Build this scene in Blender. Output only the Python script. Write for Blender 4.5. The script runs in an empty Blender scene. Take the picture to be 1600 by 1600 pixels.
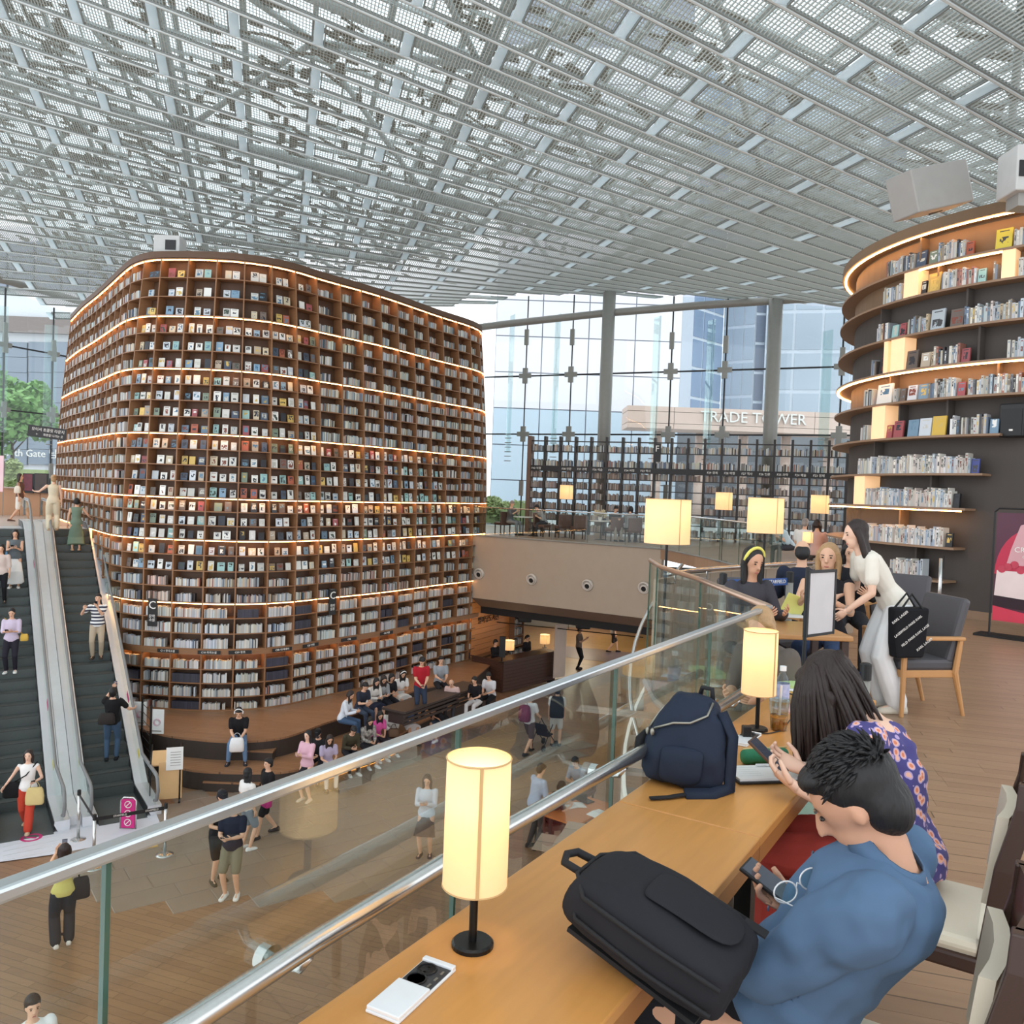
import bpy, bmesh, math, random
import numpy as np
from mathutils import Vector, Matrix, Quaternion
from math import sin, cos, pi, sqrt, atan2, radians

random.seed(7)
sc = bpy.context.scene
COL = sc.collection

# ------------------------------------------------------------------ camera
FPX, HOR, ROLL, CZ = 1300.0, 768.0, 0.037, 1.72      # focal length in px of a 1600 px frame, horizon row, roll, eye height
PITCH = math.atan((800 - HOR) / FPX)
FW = Vector((0, cos(PITCH), -sin(PITCH)))
R0 = Vector((1, 0, 0)); U0 = Vector((0, sin(PITCH), cos(PITCH)))
RC = R0 * cos(ROLL) + U0 * sin(ROLL); UC = U0 * cos(ROLL) - R0 * sin(ROLL)
cam = bpy.data.cameras.new('camera'); cam_o = bpy.data.objects.new('camera', cam); COL.objects.link(cam_o)
cam.sensor_width = 36; cam.lens = 36 * FPX / 1600; cam.clip_start = 0.05; cam.clip_end = 1000
cam_o.matrix_world = Matrix(((RC.x, UC.x, -FW.x, 0), (RC.y, UC.y, -FW.y, 0), (RC.z, UC.z, -FW.z, CZ), (0, 0, 0, 1)))
sc.camera = cam_o

# ------------------------------------------------------------------ world (bright overcast sky) and exposure
w = bpy.data.worlds.new('overcast_sky'); sc.world = w; w.use_nodes = True
nt = w.node_tree
bg = nt.nodes['Background']
sky = nt.nodes.new('ShaderNodeTexSky'); sky.sky_type = 'HOSEK_WILKIE'; sky.turbidity = 6; sky.ground_albedo = 0.4
sky.sun_direction = Vector((0.25, 0.35, 0.9)).normalized()
mx = nt.nodes.new('ShaderNodeMix'); mx.data_type = 'RGBA'; mx.inputs[0].default_value = 0.8
mx.inputs[7].default_value = (0.90, 0.935, 0.97, 1)
nt.links.new(sky.outputs[0], mx.inputs[6]); nt.links.new(mx.outputs[2], bg.inputs[0])
bg.inputs[1].default_value = 2.6
vs = sc.view_settings
vs.view_transform = 'Standard'; vs.look = 'None'; vs.exposure = 0.0; vs.gamma = 1.0; vs.use_curve_mapping = False
cy = sc.cycles
cy.max_bounces = 7; cy.diffuse_bounces = 4; cy.glossy_bounces = 3; cy.transmission_bounces = 4; cy.transparent_max_bounces = 16
cy.caustics_reflective = False; cy.caustics_refractive = False; cy.sample_clamp_indirect = 6.0
cy.use_denoising = True
cy.use_light_tree = False; cy.use_fast_gi = True; cy.ao_bounces = 2; cy.ao_bounces_render = 2; cy.adaptive_threshold = 0.04
w.light_settings.distance = 12.0

# ------------------------------------------------------------------ survey helpers: where a sight line meets a level, a depth or a vertical plane
def sight(u, v): return RC * ((u - 800) / FPX) - UC * ((v - 800) / FPX) + FW
EYE = Vector((0, 0, CZ))
def atz(u, v, z): d = sight(u, v); return EYE + d * ((z - CZ) / d.z)
def aty(u, v, y): d = sight(u, v); return EYE + d * (y / d.y)
def onplane(u, v, p, q):
    d = sight(u, v); n = Vector((q[1] - p[1], -(q[0] - p[0]), 0)); return EYE + d * ((n.dot(Vector((p[0], p[1], 0)))) / n.dot(d))

# ------------------------------------------------------------------ materials
MATS = {}
def lin(c):
    return tuple(((x / 255) / 12.92 if x / 255 <= 0.04045 else ((x / 255 + 0.055) / 1.055) ** 2.4) for x in c) + (1,)
def mat(name, rgb, rough=0.55, metal=0.0, var=0.08, scale=6.0, bump=0.0, bscale=40.0, emit=None, estr=0.0, kind='noise', stretch=(1, 1, 1), rgb2=None, spec=0.5, sheen=0.0, coord='Object', trans=0.0):
    """a procedural material; rgb is the surface's own colour in 0-255 sRGB"""
    if name in MATS: return MATS[name]
    m = bpy.data.materials.new(name); m.use_nodes = True; t = m.node_tree; N = t.nodes; L = t.links
    b = N['Principled BSDF']; c = lin(rgb)
    b.inputs['Roughness'].default_value = rough; b.inputs['Metallic'].default_value = metal
    b.inputs['Specular IOR Level'].default_value = spec
    if sheen: b.inputs['Sheen Weight'].default_value = sheen
    if trans: b.inputs['Transmission Weight'].default_value = trans
    tc = N.new('ShaderNodeTexCoord'); mp = N.new('ShaderNodeMapping'); mp.inputs['Scale'].default_value = stretch
    L.new(tc.outputs[coord], mp.inputs[0])
    if kind == 'wave':
        tx = N.new('ShaderNodeTexWave'); tx.inputs['Scale'].default_value = scale; tx.inputs['Distortion'].default_value = 6; tx.inputs['Detail'].default_value = 3
        fac = tx.outputs['Fac']
    elif kind == 'voronoi':
        tx = N.new('ShaderNodeTexVoronoi'); tx.inputs['Scale'].default_value = scale; fac = tx.outputs['Distance']
    else:
        tx = N.new('ShaderNodeTexNoise'); tx.inputs['Scale'].default_value = scale; tx.inputs['Detail'].default_value = 4; fac = tx.outputs['Fac']
    L.new(mp.outputs[0], tx.inputs['Vector'])
    mr = N.new('ShaderNodeMix'); mr.data_type = 'RGBA'
    if rgb2 is None:
        lo = tuple(max(0, x * (1 - var)) for x in c[:3]) + (1,); hi = tuple(min(1, x * (1 + var)) for x in c[:3]) + (1,)
    else: lo, hi = c, lin(rgb2)
    mr.inputs[6].default_value = lo; mr.inputs[7].default_value = hi
    L.new(fac, mr.inputs[0]); L.new(mr.outputs[2], b.inputs['Base Color'])
    if bump:
        t2 = N.new('ShaderNodeTexNoise'); t2.inputs['Scale'].default_value = bscale; L.new(mp.outputs[0], t2.inputs['Vector'])
        bp = N.new('ShaderNodeBump'); bp.inputs['Strength'].default_value = bump; bp.inputs['Distance'].default_value = 0.02
        L.new(t2.outputs['Fac'], bp.inputs['Height']); L.new(bp.outputs[0], b.inputs['Normal'])
    if emit is not None:
        b.inputs['Emission Color'].default_value = lin(emit); b.inputs['Emission Strength'].default_value = estr
    MATS[name] = m
    return m

def glass_mat(name, tint, refl=0.08, rough=0.02, clear=0.9):
    """thin architectural glass: mostly see-through, a fresnel share of mirror"""
    if name in MATS: return MATS[name]
    m = bpy.data.materials.new(name); m.use_nodes = True; t = m.node_tree; N = t.nodes; L = t.links
    for n in list(N): N.remove(n)
    o = N.new('ShaderNodeOutputMaterial'); tr = N.new('ShaderNodeBsdfTransparent'); gl = N.new('ShaderNodeBsdfGlossy'); mx = N.new('ShaderNodeMixShader')
    no = N.new('ShaderNodeTexNoise'); no.inputs['Scale'].default_value = 0.4
    mc = N.new('ShaderNodeMix'); mc.data_type = 'RGBA'
    c = lin(tint); mc.inputs[6].default_value = tuple(x * clear for x in c[:3]) + (1,); mc.inputs[7].default_value = tuple(min(1, x * clear * 1.04) for x in c[:3]) + (1,)
    L.new(no.outputs['Fac'], mc.inputs[0]); L.new(mc.outputs[2], tr.inputs[0])
    gl.inputs['Roughness'].default_value = rough; gl.inputs[0].default_value = (0.95, 0.97, 0.97, 1)
    fr = N.new('ShaderNodeLayerWeight'); fr.inputs[0].default_value = 0.25
    mu = N.new('ShaderNodeMath'); mu.operation = 'MULTIPLY_ADD'; mu.inputs[1].default_value = 0.28; mu.inputs[2].default_value = refl
    L.new(fr.outputs['Fresnel'], mu.inputs[0]); L.new(mu.outputs[0], mx.inputs[0])
    L.new(tr.outputs[0], mx.inputs[1]); L.new(gl.outputs[0], mx.inputs[2]); L.new(mx.outputs[0], o.inputs[0])
    MATS[name] = m
    return m

def colour_mat(name, source, rough=0.6, art=False):
    """colour comes from the object ('object') or from the mesh colour attribute 'Col'; art prints a simple cover picture"""
    if name in MATS: return MATS[name]
    m = bpy.data.materials.new(name); m.use_nodes = True; t = m.node_tree; N = t.nodes; L = t.links
    b = N['Principled BSDF']; b.inputs['Roughness'].default_value = rough
    if source == 'object':
        oi = N.new('ShaderNodeObjectInfo'); colr = oi.outputs['Color']; rnd = oi.outputs['Random']
    else:
        at = N.new('ShaderNodeAttribute'); at.attribute_name = 'Col'; colr = at.outputs['Color']
        a2 = N.new('ShaderNodeAttribute'); a2.attribute_name = 'Rnd'; rnd = a2.outputs['Fac']
    if art:
        uv = N.new('ShaderNodeTexCoord'); sp = N.new('ShaderNodeSeparateXYZ'); L.new(uv.outputs['UV'], sp.inputs[0])
        def math_(op, a, bb=None, c=None):
            n = N.new('ShaderNodeMath'); n.operation = op
            for i, x in enumerate((a, bb, c)):
                if x is None: continue
                if isinstance(x, (int, float)): n.inputs[i].default_value = x
                else: L.new(x, n.inputs[i])
            return n.outputs[0]
        # picture box: |u-.5| < w , |v-c| < h ; with a wobbly inner shape
        wq = math_('MULTIPLY_ADD', rnd, 0.22, 0.2)
        cv = math_('MULTIPLY_ADD', math_('FRACT', math_('MULTIPLY', rnd, 7.3)), 0.4, 0.3)
        hh = math_('MULTIPLY_ADD', math_('FRACT', math_('MULTIPLY', rnd, 13.7)), 0.26, 0.08)
        du = math_('ABSOLUTE', math_('SUBTRACT', sp.outputs[0], 0.5)); dv = math_('ABSOLUTE', math_('SUBTRACT', sp.outputs[1], cv))
        inside = math_('MULTIPLY', math_('LESS_THAN', du, wq), math_('LESS_THAN', dv, hh))
        wn = N.new('ShaderNodeTexNoise'); wn.inputs['Scale'].default_value = 4.0
        ad = N.new('ShaderNodeVectorMath'); ad.operation = 'ADD'; L.new(uv.outputs['UV'], ad.inputs[0])
        cb = N.new('ShaderNodeCombineXYZ'); L.new(math_('MULTIPLY', rnd, 50.0), cb.inputs[2]); L.new(cb.outputs[0], ad.inputs[1]); L.new(ad.outputs[0], wn.inputs['Vector'])
        shape = math_('MULTIPLY', inside, math_('GREATER_THAN', wn.outputs['Fac'], 0.46))
        rp = N.new('ShaderNodeValToRGB'); rp.color_ramp.interpolation = 'CONSTANT'
        cols = [(40, 45, 55), (70, 110, 140), (60, 60, 62), (190, 190, 180), (120, 60, 45), (95, 130, 150), (40, 40, 48), (200, 170, 90), (55, 70, 60), (225, 225, 220)]
        el = rp.color_ramp.elements
        el[0].color = lin(cols[0]); el[1].position = 0.1; el[1].color = lin(cols[1])
        for i in range(2, len(cols)):
            e = el.new(i / len(cols)); e.color = lin(cols[i])
        L.new(math_('FRACT', math_('MULTIPLY', rnd, 29.1)), rp.inputs[0])
        mixn = N.new('ShaderNodeMix'); mixn.data_type = 'RGBA'; L.new(shape, mixn.inputs[0]); L.new(colr, mixn.inputs[6]); L.new(rp.outputs[0], mixn.inputs[7])
        # title line near the top
        tl = math_('MULTIPLY', math_('LESS_THAN', du, 0.3), math_('LESS_THAN', math_('ABSOLUTE', math_('SUBTRACT', sp.outputs[1], 0.88)), 0.025))
        mix2 = N.new('ShaderNodeMix'); mix2.data_type = 'RGBA'; L.new(tl, mix2.inputs[0]); L.new(mixn.outputs[2], mix2.inputs[6]); L.new(rp.outputs[0], mix2.inputs[7])
        L.new(mix2.outputs[2], b.inputs['Base Color'])
    else:
        no = N.new('ShaderNodeTexNoise'); no.inputs['Scale'].default_value = 12
        mixn = N.new('ShaderNodeMix'); mixn.data_type = 'RGBA'; mixn.blend_type = 'MULTIPLY'; mixn.inputs[0].default_value = 0.25
        L.new(colr, mixn.inputs[6]); L.new(no.outputs['Color'], mixn.inputs[7]); L.new(mixn.outputs[2], b.inputs['Base Color'])
    MATS[name] = m
    return m

# ------------------------------------------------------------------ mesh collector
class MB:
    def __init__(s): s.v = []; s.f = []; s.m = []; s.c = []; s.uv = []; s.r = []; s.usec = False
    def add(s, vs, fs, mi=0, col=None, uvs=None, rnd=0.0):
        o = len(s.v); s.v.extend([tuple(x) for x in vs])
        for k, f in enumerate(fs):
            s.f.append(tuple(i + o for i in f)); s.m.append(mi); s.c.append(col); s.r.append(rnd)
            s.uv.append(uvs[k] if uvs else None)
        if col is not None: s.usec = True
        return s
    def box(s, c, size, ax=None, mi=0, col=None):
        """box about c; ax: three axis vectors (default world)"""
        a = ax or (Vector((1, 0, 0)), Vector((0, 1, 0)), Vector((0, 0, 1)))
        h = [x / 2 for x in size]; c = Vector(c)
        vs = [c + a[0] * h[0] * i + a[1] * h[1] * j + a[2] * h[2] * k for k in (-1, 1) for j in (-1, 1) for i in (-1, 1)]
        return s.add(vs, [(0, 2, 3, 1), (4, 5, 7, 6), (0, 1, 5, 4), (2, 6, 7, 3), (0, 4, 6, 2), (1, 3, 7, 5)], mi, col)
    def bar(s, p, q, w, h, up=(0, 0, 1), mi=0, col=None):
        p = Vector(p); q = Vector(q); d = (q - p); L = d.length
        if L < 1e-6: return s
        d = d / L; u = Vector(up); x = d.cross(u)
        if x.length < 1e-4: x = d.cross(Vector((1, 0, 0)))
        x.normalize(); u = x.cross(d)
        return s.box((p + q) / 2, (w, L, h), (x, d, u), mi, col)
    def tube(s, path, r, n=8, mi=0, col=None, cap=True, closed=False):
        P = [Vector(p) for p in path]; R = r if isinstance(r, (list, tuple)) else [r] * len(P)
        rings = []; prev = None
        for i, p in enumerate(P):
            if closed: d = P[(i + 1) % len(P)] - P[i - 1]
            else: d = P[min(i + 1, len(P) - 1)] - P[max(i - 1, 0)]
            if d.length < 1e-9: d = Vector((0, 0, 1))
            d.normalize()
            if prev is None:
                x = d.orthogonal().normalized()
            else:
                x = prev - d * prev.dot(d)
                x = x.normalized() if x.length > 1e-6 else d.orthogonal().normalized()
            prev = x; y = d.cross(x)
            rings.append([p + (x * cos(2 * pi * k / n) + y * sin(2 * pi * k / n)) * R[i] for k in range(n)])
        return s.loft(rings, mi, col, cap and not closed, closed)
    def loft(s, rings, mi=0, col=None, cap=True, closed=False):
        n = len(rings[0]); vs = [v for rg in rings for v in rg]; fs = []
        m = len(rings)
        for i in range(m if closed else m - 1):
            a = i * n; b = ((i + 1) % m) * n
            for k in range(n):
                fs.append((a + k, a + (k + 1) % n, b + (k + 1) % n, b + k))
        if cap: fs.append(tuple(range(n - 1, -1, -1))); fs.append(tuple((m - 1) * n + k for k in range(n)))
        return s.add(vs, fs, mi, col)
    def lathe(s, prof, c=(0, 0, 0), n=24, mi=0, col=None, ax=None, cap=True):
        """prof: [(r, h)...] about the axis ax (default z) at c"""
        c = Vector(c); z = Vector(ax).normalized() if ax else Vector((0, 0, 1)); x = z.orthogonal().normalized() if ax else Vector((1, 0, 0)); y = z.cross(x)
        return s.loft([[c + z * h + (x * cos(2 * pi * k / n) + y * sin(2 * pi * k / n)) * max(r, 1e-4) for k in range(n)] for r, h in prof], mi, col, cap)
    def prism(s, poly, z0, z1, mi=0, col=None):
        n = len(poly); vs = [(x, y, z0) for x, y in poly] + [(x, y, z1) for x, y in poly]
        fs = [tuple(range(n - 1, -1, -1)), tuple(range(n, 2 * n))] + [(k, (k + 1) % n, n + (k + 1) % n, n + k) for k in range(n)]
        return s.add(vs, fs, mi, col)
    def extrude(s, poly, d, mi=0, col=None):
        """closed 3-D polygon swept by the vector d"""
        n = len(poly); d = Vector(d); vs = [Vector(p) for p in poly] + [Vector(p) + d for p in poly]
        fs = [tuple(range(n - 1, -1, -1)), tuple(range(n, 2 * n))] + [(k, (k + 1) % n, n + (k + 1) % n, n + k) for k in range(n)]
        return s.add(vs, fs, mi, col)
    def ellipsoid(s, c, r, ax=None, n=14, m=8, mi=0, col=None):
        a = ax or (Vector((1, 0, 0)), Vector((0, 1, 0)), Vector((0, 0, 1))); c = Vector(c)
        rings = []
        for j in range(m + 1):
            th = -pi / 2 + pi * j / m; rr = max(cos(th), 0.02); h = sin(th)
            rings.append([c + a[0] * (r[0] * rr * cos(2 * pi * k / n)) + a[1] * (r[1] * rr * sin(2 * pi * k / n)) + a[2] * (r[2] * h) for k in range(n)])
        return s.loft(rings, mi, col, True)
    def mesh(s, name, mats, smooth=False):
        me = bpy.data.meshes.new(name); me.from_pydata(s.v, [], s.f)
        for m in (mats if isinstance(mats, (list, tuple)) else [mats]): me.materials.append(m)
        if len(me.materials) > 1: me.polygons.foreach_set('material_index', s.m)
        if s.usec:
            at = me.color_attributes.new('Col', 'FLOAT_COLOR', 'CORNER'); rn = me.attributes.new('Rnd', 'FLOAT', 'FACE')
            cc = []
            for p, c in zip(s.f, s.c):
                c = c or (0.5, 0.5, 0.5, 1)
                for _ in p: cc.extend(c)
            at.data.foreach_set('color', cc); rn.data.foreach_set('value', s.r)
        if any(u is not None for u in s.uv):
            ul = me.uv_layers.new(name='UVMap'); uu = []
            for p, u in zip(s.f, s.uv):
                for k in range(len(p)): uu.extend(u[k] if u else (0.0, 0.0))
            ul.data.foreach_set('uv', uu)
        if smooth: me.polygons.foreach_set('use_smooth', [True] * len(me.polygons))
        me.update(); return me
    def build(s, name, mats, parent=None, smooth=False, **tags):
        return link(s.mesh(name, mats, smooth), name, parent, **tags)

PM = {}
def link(me, name, parent=None, local=False, **tags):
    """an object for a mesh; vertices are in world space unless local"""
    o = bpy.data.objects.new(name, me); COL.objects.link(o)
    if parent is not None:
        o.parent = parent
        if not local: o.matrix_parent_inverse = PM.get(parent.name, Matrix.Identity(4)).inverted()
    for k, v in tags.items():
        if v: o[k] = v
    return o
def thing(name, label, category, loc=(0, 0, 0), rotz=0.0, group=None, kind=None):
    o = bpy.data.objects.new(name, None); COL.objects.link(o); o.empty_display_size = 0.1
    o.location = loc; o.rotation_euler = (0, 0, rotz)
    PM[o.name] = Matrix.Translation(Vector(loc)) @ Matrix.Rotation(rotz, 4, 'Z')
    if label: o['label'] = label
    if category: o['category'] = category
    if group: o['group'] = group
    if kind: o['kind'] = kind
    return o
def tag(o, label=None, category=None, group=None, kind=None):
    for k, v in (('label', label), ('category', category), ('group', group), ('kind', kind)):
        if v: o[k] = v
    return o
def copy_tree(o, parent=None):
    c = o.copy(); COL.objects.link(c); c.parent = parent
    if parent is not None: c.matrix_parent_inverse = o.matrix_parent_inverse.copy()
    if o.name in PM: PM[c.name] = PM[o.name].copy()
    for ch in [x for x in KIDS(o)]: copy_tree(ch, c)
    return c
def KIDS(o): return [x for x in o.children]
def bevel(o, wd=0.005, seg=2, angle=0.6):
    b = o.modifiers.new('bevel', 'BEVEL'); b.width = wd; b.segments = seg; b.limit_method = 'ANGLE'; b.angle_limit = angle
    return o
TEXTS = []
def text(name, body, mat_, loc, xdir, updir, size, parent=None, depth=0.004, align='CENTER', shear=0.0, fit=None, **tags):
    """flat lettering; all texts become meshes together in finish_texts()"""
    cu = bpy.data.curves.new(name, 'FONT'); cu.body = body; cu.size = size; cu.extrude = depth; cu.align_x = align; cu.align_y = 'CENTER'; cu.resolution_u = 2; cu.shear = shear
    tmp = bpy.data.objects.new('tmp_' + name, cu); COL.objects.link(tmp)
    x = Vector(xdir).normalized(); y = Vector(updir); y = (y - x * y.dot(x)).normalized(); z = x.cross(y); l = Vector(loc)
    TEXTS.append((tmp, name, Matrix(((x.x, y.x, z.x, l.x), (x.y, y.y, z.y, l.y), (x.z, y.z, z.z, l.z), (0, 0, 0, 1))), mat_, parent, tags, fit))
def finish_texts():
    bpy.context.view_layer.update(); dg = bpy.context.evaluated_depsgraph_get()
    for tmp, name, mw, mat_, parent, tags, fit in TEXTS:
        me = bpy.data.meshes.new_from_object(tmp.evaluated_get(dg))
        if fit and len(me.vertices):
            xs = [v.co.x for v in me.vertices]; k = fit / max(1e-6, max(xs) - min(xs)); me.transform(Matrix.Scale(k, 4))
        me.transform(mw); me.materials.clear(); me.materials.append(mat_); link(me, name, parent, **tags)
    for tmp, *_ in TEXTS:
        cu = tmp.data; bpy.data.objects.remove(tmp); bpy.data.curves.remove(cu)
def quad_interp(P, u, v):
    return (P[0] * (1 - u) * (1 - v) + P[1] * u * (1 - v) + P[2] * u * v + P[3] * (1 - u) * v)
ORD = ['first', 'second', 'third', 'fourth', 'fifth', 'sixth', 'seventh', 'eighth', 'ninth', 'tenth', 'eleventh', 'twelfth', 'thirteenth', 'fourteenth', 'fifteenth', 'sixteenth',
       'seventeenth', 'eighteenth', 'nineteenth', 'twentieth', 'twenty-first', 'twenty-second', 'twenty-third', 'twenty-fourth', 'twenty-fifth', 'twenty-sixth', 'twenty-seventh',
       'twenty-eighth', 'twenty-ninth', 'thirtieth', 'thirty-first', 'thirty-second', 'thirty-third', 'thirty-fourth', 'thirty-fifth', 'thirty-sixth', 'thirty-seventh', 'thirty-eighth', 'thirty-ninth', 'fortieth']
# ================================================================== materials of the room
ZL = -5.7            # level of the lower hall floor (the mezzanine floor is z = 0)
ZP = -4.75           # level of the wooden platform in front of the tall shelf
m_ceil_frame = mat('painted_ceiling_steel', (210, 217, 216), 0.45, 0.0, 0.05)
m_ceil_dark = mat('ceiling_panel_edge', (132, 138, 135), 0.6)
m_blade = mat('ceiling_blade', (178, 184, 180), 0.5, 0.0, 0.06)
m_bar = bpy.data.materials.new('translucent_cross_bar'); m_bar.use_nodes = True      # cross bars made translucent so they look as bright as the sky
_N = m_bar.node_tree.nodes; _L = m_bar.node_tree.links; _N.remove(_N['Principled BSDF']); _d = _N.new('ShaderNodeBsdfDiffuse'); _t = _N.new('ShaderNodeBsdfTranslucent'); _x = _N.new('ShaderNodeMixShader'); _o = _N['Material Output']; _v = _N.new('ShaderNodeTexNoise'); _v.inputs['Scale'].default_value = 1.5; _c = _N.new('ShaderNodeMix'); _c.data_type = 'RGBA'
_c.inputs[6].default_value = lin((226, 238, 242)); _c.inputs[7].default_value = lin((250, 253, 255)); _L.new(_v.outputs['Fac'], _c.inputs[0]); _L.new(_c.outputs[2], _d.inputs[0]); _L.new(_c.outputs[2], _t.inputs[0]); _x.inputs[0].default_value = .75; _L.new(_d.outputs[0], _x.inputs[1]); _L.new(_t.outputs[0], _x.inputs[2]); _L.new(_x.outputs[0], _o.inputs[0])
m_roof_steel = mat('roof_steel', (200, 208, 206), 0.6)
m_mottle_slat = mat('mottle_slat', (150, 144, 130), 0.8, 0, 0.25, 2.0)
m_glass_roof = glass_mat('roof_glass', (236, 246, 247), 0.02, 0.02, 0.96)
m_glass_fac = glass_mat('facade_glass', (246, 250, 250), 0.012, 0.02, 0.98)
m_glass_fin = glass_mat('fin_glass', (240, 248, 247), 0.03, 0.02, 0.985)
m_glass_rail = glass_mat('railing_glass', (244, 249, 247), 0.012, 0.01, 0.985)
m_glass_edge = mat('green_glass_edge', (58, 88, 76), 0.2, 0, 0.15)
m_steel_grey = mat('grey_painted_steel', (140, 138, 132), 0.5, 0.2)
m_black = mat('black_paint', (22, 22, 24), 0.5)
m_blacksteel = mat('black_steel', (18, 17, 17), 0.35, 0.3)
m_chrome = mat('brushed_stainless', (200, 200, 198), 0.22, 0.95, 0.06, 30)
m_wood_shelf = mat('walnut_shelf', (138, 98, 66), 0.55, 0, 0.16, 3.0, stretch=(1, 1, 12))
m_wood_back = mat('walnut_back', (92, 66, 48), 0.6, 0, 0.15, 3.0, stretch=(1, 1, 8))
m_led = mat('warm_led', (255, 220, 170), 0.5, emit=(255, 186, 112), estr=24.0)
m_beige = mat('beige_plaster_panel', (160, 145, 128), 0.75, 0, 0.05, 3, bump=0.05, bscale=120)
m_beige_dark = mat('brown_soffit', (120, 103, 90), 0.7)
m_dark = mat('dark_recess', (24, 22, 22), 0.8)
m_tower = mat('charcoal_wall', (72, 66, 62), 0.8, 0, 0.06, 2.0)
m_stone = mat('grey_brown_stone', (133, 117, 103), 0.35, 0, 0.16, 1.1, bump=0.03, bscale=8)

def planks(name, c1, c2, bw, bh, rough=0.35, ang=0.0):
    if name in MATS: return MATS[name]
    m = bpy.data.materials.new(name); m.use_nodes = True; t = m.node_tree; N = t.nodes; L = t.links; b = N['Principled BSDF']
    tc = N.new('ShaderNodeTexCoord'); mp = N.new('ShaderNodeMapping'); mp.inputs['Rotation'].default_value = (0, 0, ang); L.new(tc.outputs['Object'], mp.inputs[0])
    br = N.new('ShaderNodeTexBrick'); br.inputs['Scale'].default_value = 1; br.inputs['Brick Width'].default_value = bw; br.inputs['Row Height'].default_value = bh
    br.inputs['Mortar Size'].default_value = 0.004; br.inputs['Color1'].default_value = lin(c1); br.inputs['Color2'].default_value = lin(c2); br.inputs['Mortar'].default_value = lin([x * 0.6 for x in c1])
    L.new(mp.outputs[0], br.inputs['Vector'])
    m2 = N.new('ShaderNodeMapping'); m2.inputs['Rotation'].default_value = (0, 0, ang); m2.inputs['Scale'].default_value = (1.2, 14, 1); L.new(tc.outputs['Object'], m2.inputs[0])
    no = N.new('ShaderNodeTexNoise'); no.inputs['Scale'].default_value = 2; no.inputs['Detail'].default_value = 5; L.new(m2.outputs[0], no.inputs['Vector'])
    mx = N.new('ShaderNodeMix'); mx.data_type = 'RGBA'; mx.blend_type = 'MULTIPLY'; mx.inputs[0].default_value = 0.45
    rp = N.new('ShaderNodeValToRGB'); rp.color_ramp.elements[0].color = (0.55, 0.55, 0.55, 1); rp.color_ramp.elements[1].color = (1.25, 1.2, 1.15, 1); L.new(no.outputs['Fac'], rp.inputs[0])
    L.new(br.outputs['Color'], mx.inputs[6]); L.new(rp.outputs[0], mx.inputs[7]); L.new(mx.outputs[2], b.inputs['Base Color'])
    b.inputs['Roughness'].default_value = rough
    MATS[name] = m; return m
m_floor_low = planks('lower_wood_floor', (148, 114, 86), (134, 101, 76), 1.3, 0.14, 0.32, 0.35)
m_plat = planks('platform_wood', (150, 112, 82), (138, 101, 72), 1.6, 0.12, 0.4, 0.15)
m_plank = planks('mezzanine_plank_wood', (160, 130, 105), (144, 115, 93), 3.0, 1.0, 0.34, 0.0)

# ================================================================== ceiling: running-bond louvre panels on a gently warped roof plane
cx0, cy0, cth, cla, clb, cg1, cg2, cq1, cq2, cq3, cz0, csk = -5.16795, 20.68694, 0.23924, 2.03718, 0.93702, -0.2511, -0.13257, 0.00173, 0.0135, 0.00237, 11.07484, -0.03196
def ceil_z(X, Y):
    dx, dy = X - cx0, Y - cy0; u = dx * cos(cth) + dy * sin(cth); v = -dx * sin(cth) + dy * cos(cth)
    z = cz0 + CZ + cg1 * u + cg2 * v + cq1 * u * u + cq2 * u * v + cq3 * v * v
    return max(z, 8.1 + 0.12 * (z - 8.1)) if z < 8.1 else z
def ceil_p(c, k, dz=0.0):
    u = c * cla + k * csk; v = k * clb
    X = cx0 + u * cos(cth) - v * sin(cth); Y = cy0 + u * sin(cth) + v * cos(cth)
    return Vector((X, Y, ceil_z(X, Y) + dz))
FAC_R = [(-1.6, 41.7), (14.6, 33.9)]        # plan line of the right glass facade
FAC_L = [(-25.2, 37.8), (-22.3, 44.6)]      # plan line of the left glass facade
def inside(p):
    (ax, ay), (bx, by) = FAC_R
    if (bx - ax) * (p.y - ay) - (by - ay) * (p.x - ax) > -0.3 and p.x > -3: return False
    (ax, ay), (bx, by) = FAC_L
    if (bx - ax) * (p.y - ay) - (by - ay) * (p.x - ax) > -0.2: return False
    return p.y < 45 and p.x < 19 and p.y > -9 and p.x > -30
ceiling = thing('ceiling', 'slanting white steel ceiling of slatted panels laid in staggered rows', None, (0, 0, 0), kind='structure')
panels = []; bars = []
KR = range(-34, 42); CR = range(-16, 16)
def pix(p):
    q = p - EYE; d = q.dot(FW)
    return (800 + FPX * q.dot(RC) / d, 800 - FPX * q.dot(UC) / d, d) if d > 0.3 else (9e9, 9e9, d)
for k in KR:
    for c in CR:
        if (c + k) % 2: continue
        p = ceil_p(c + 1, k)
        if not inside(p): continue
        u, v, d = pix(p)
        vis = d > 0.3 and -250 < u < 1850 and -160 < v < 620
        if not vis and (p.y < -4 or p.x > 16): continue
        panels.append((d if vis else 999, c, k, vis))
panels.sort()
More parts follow.
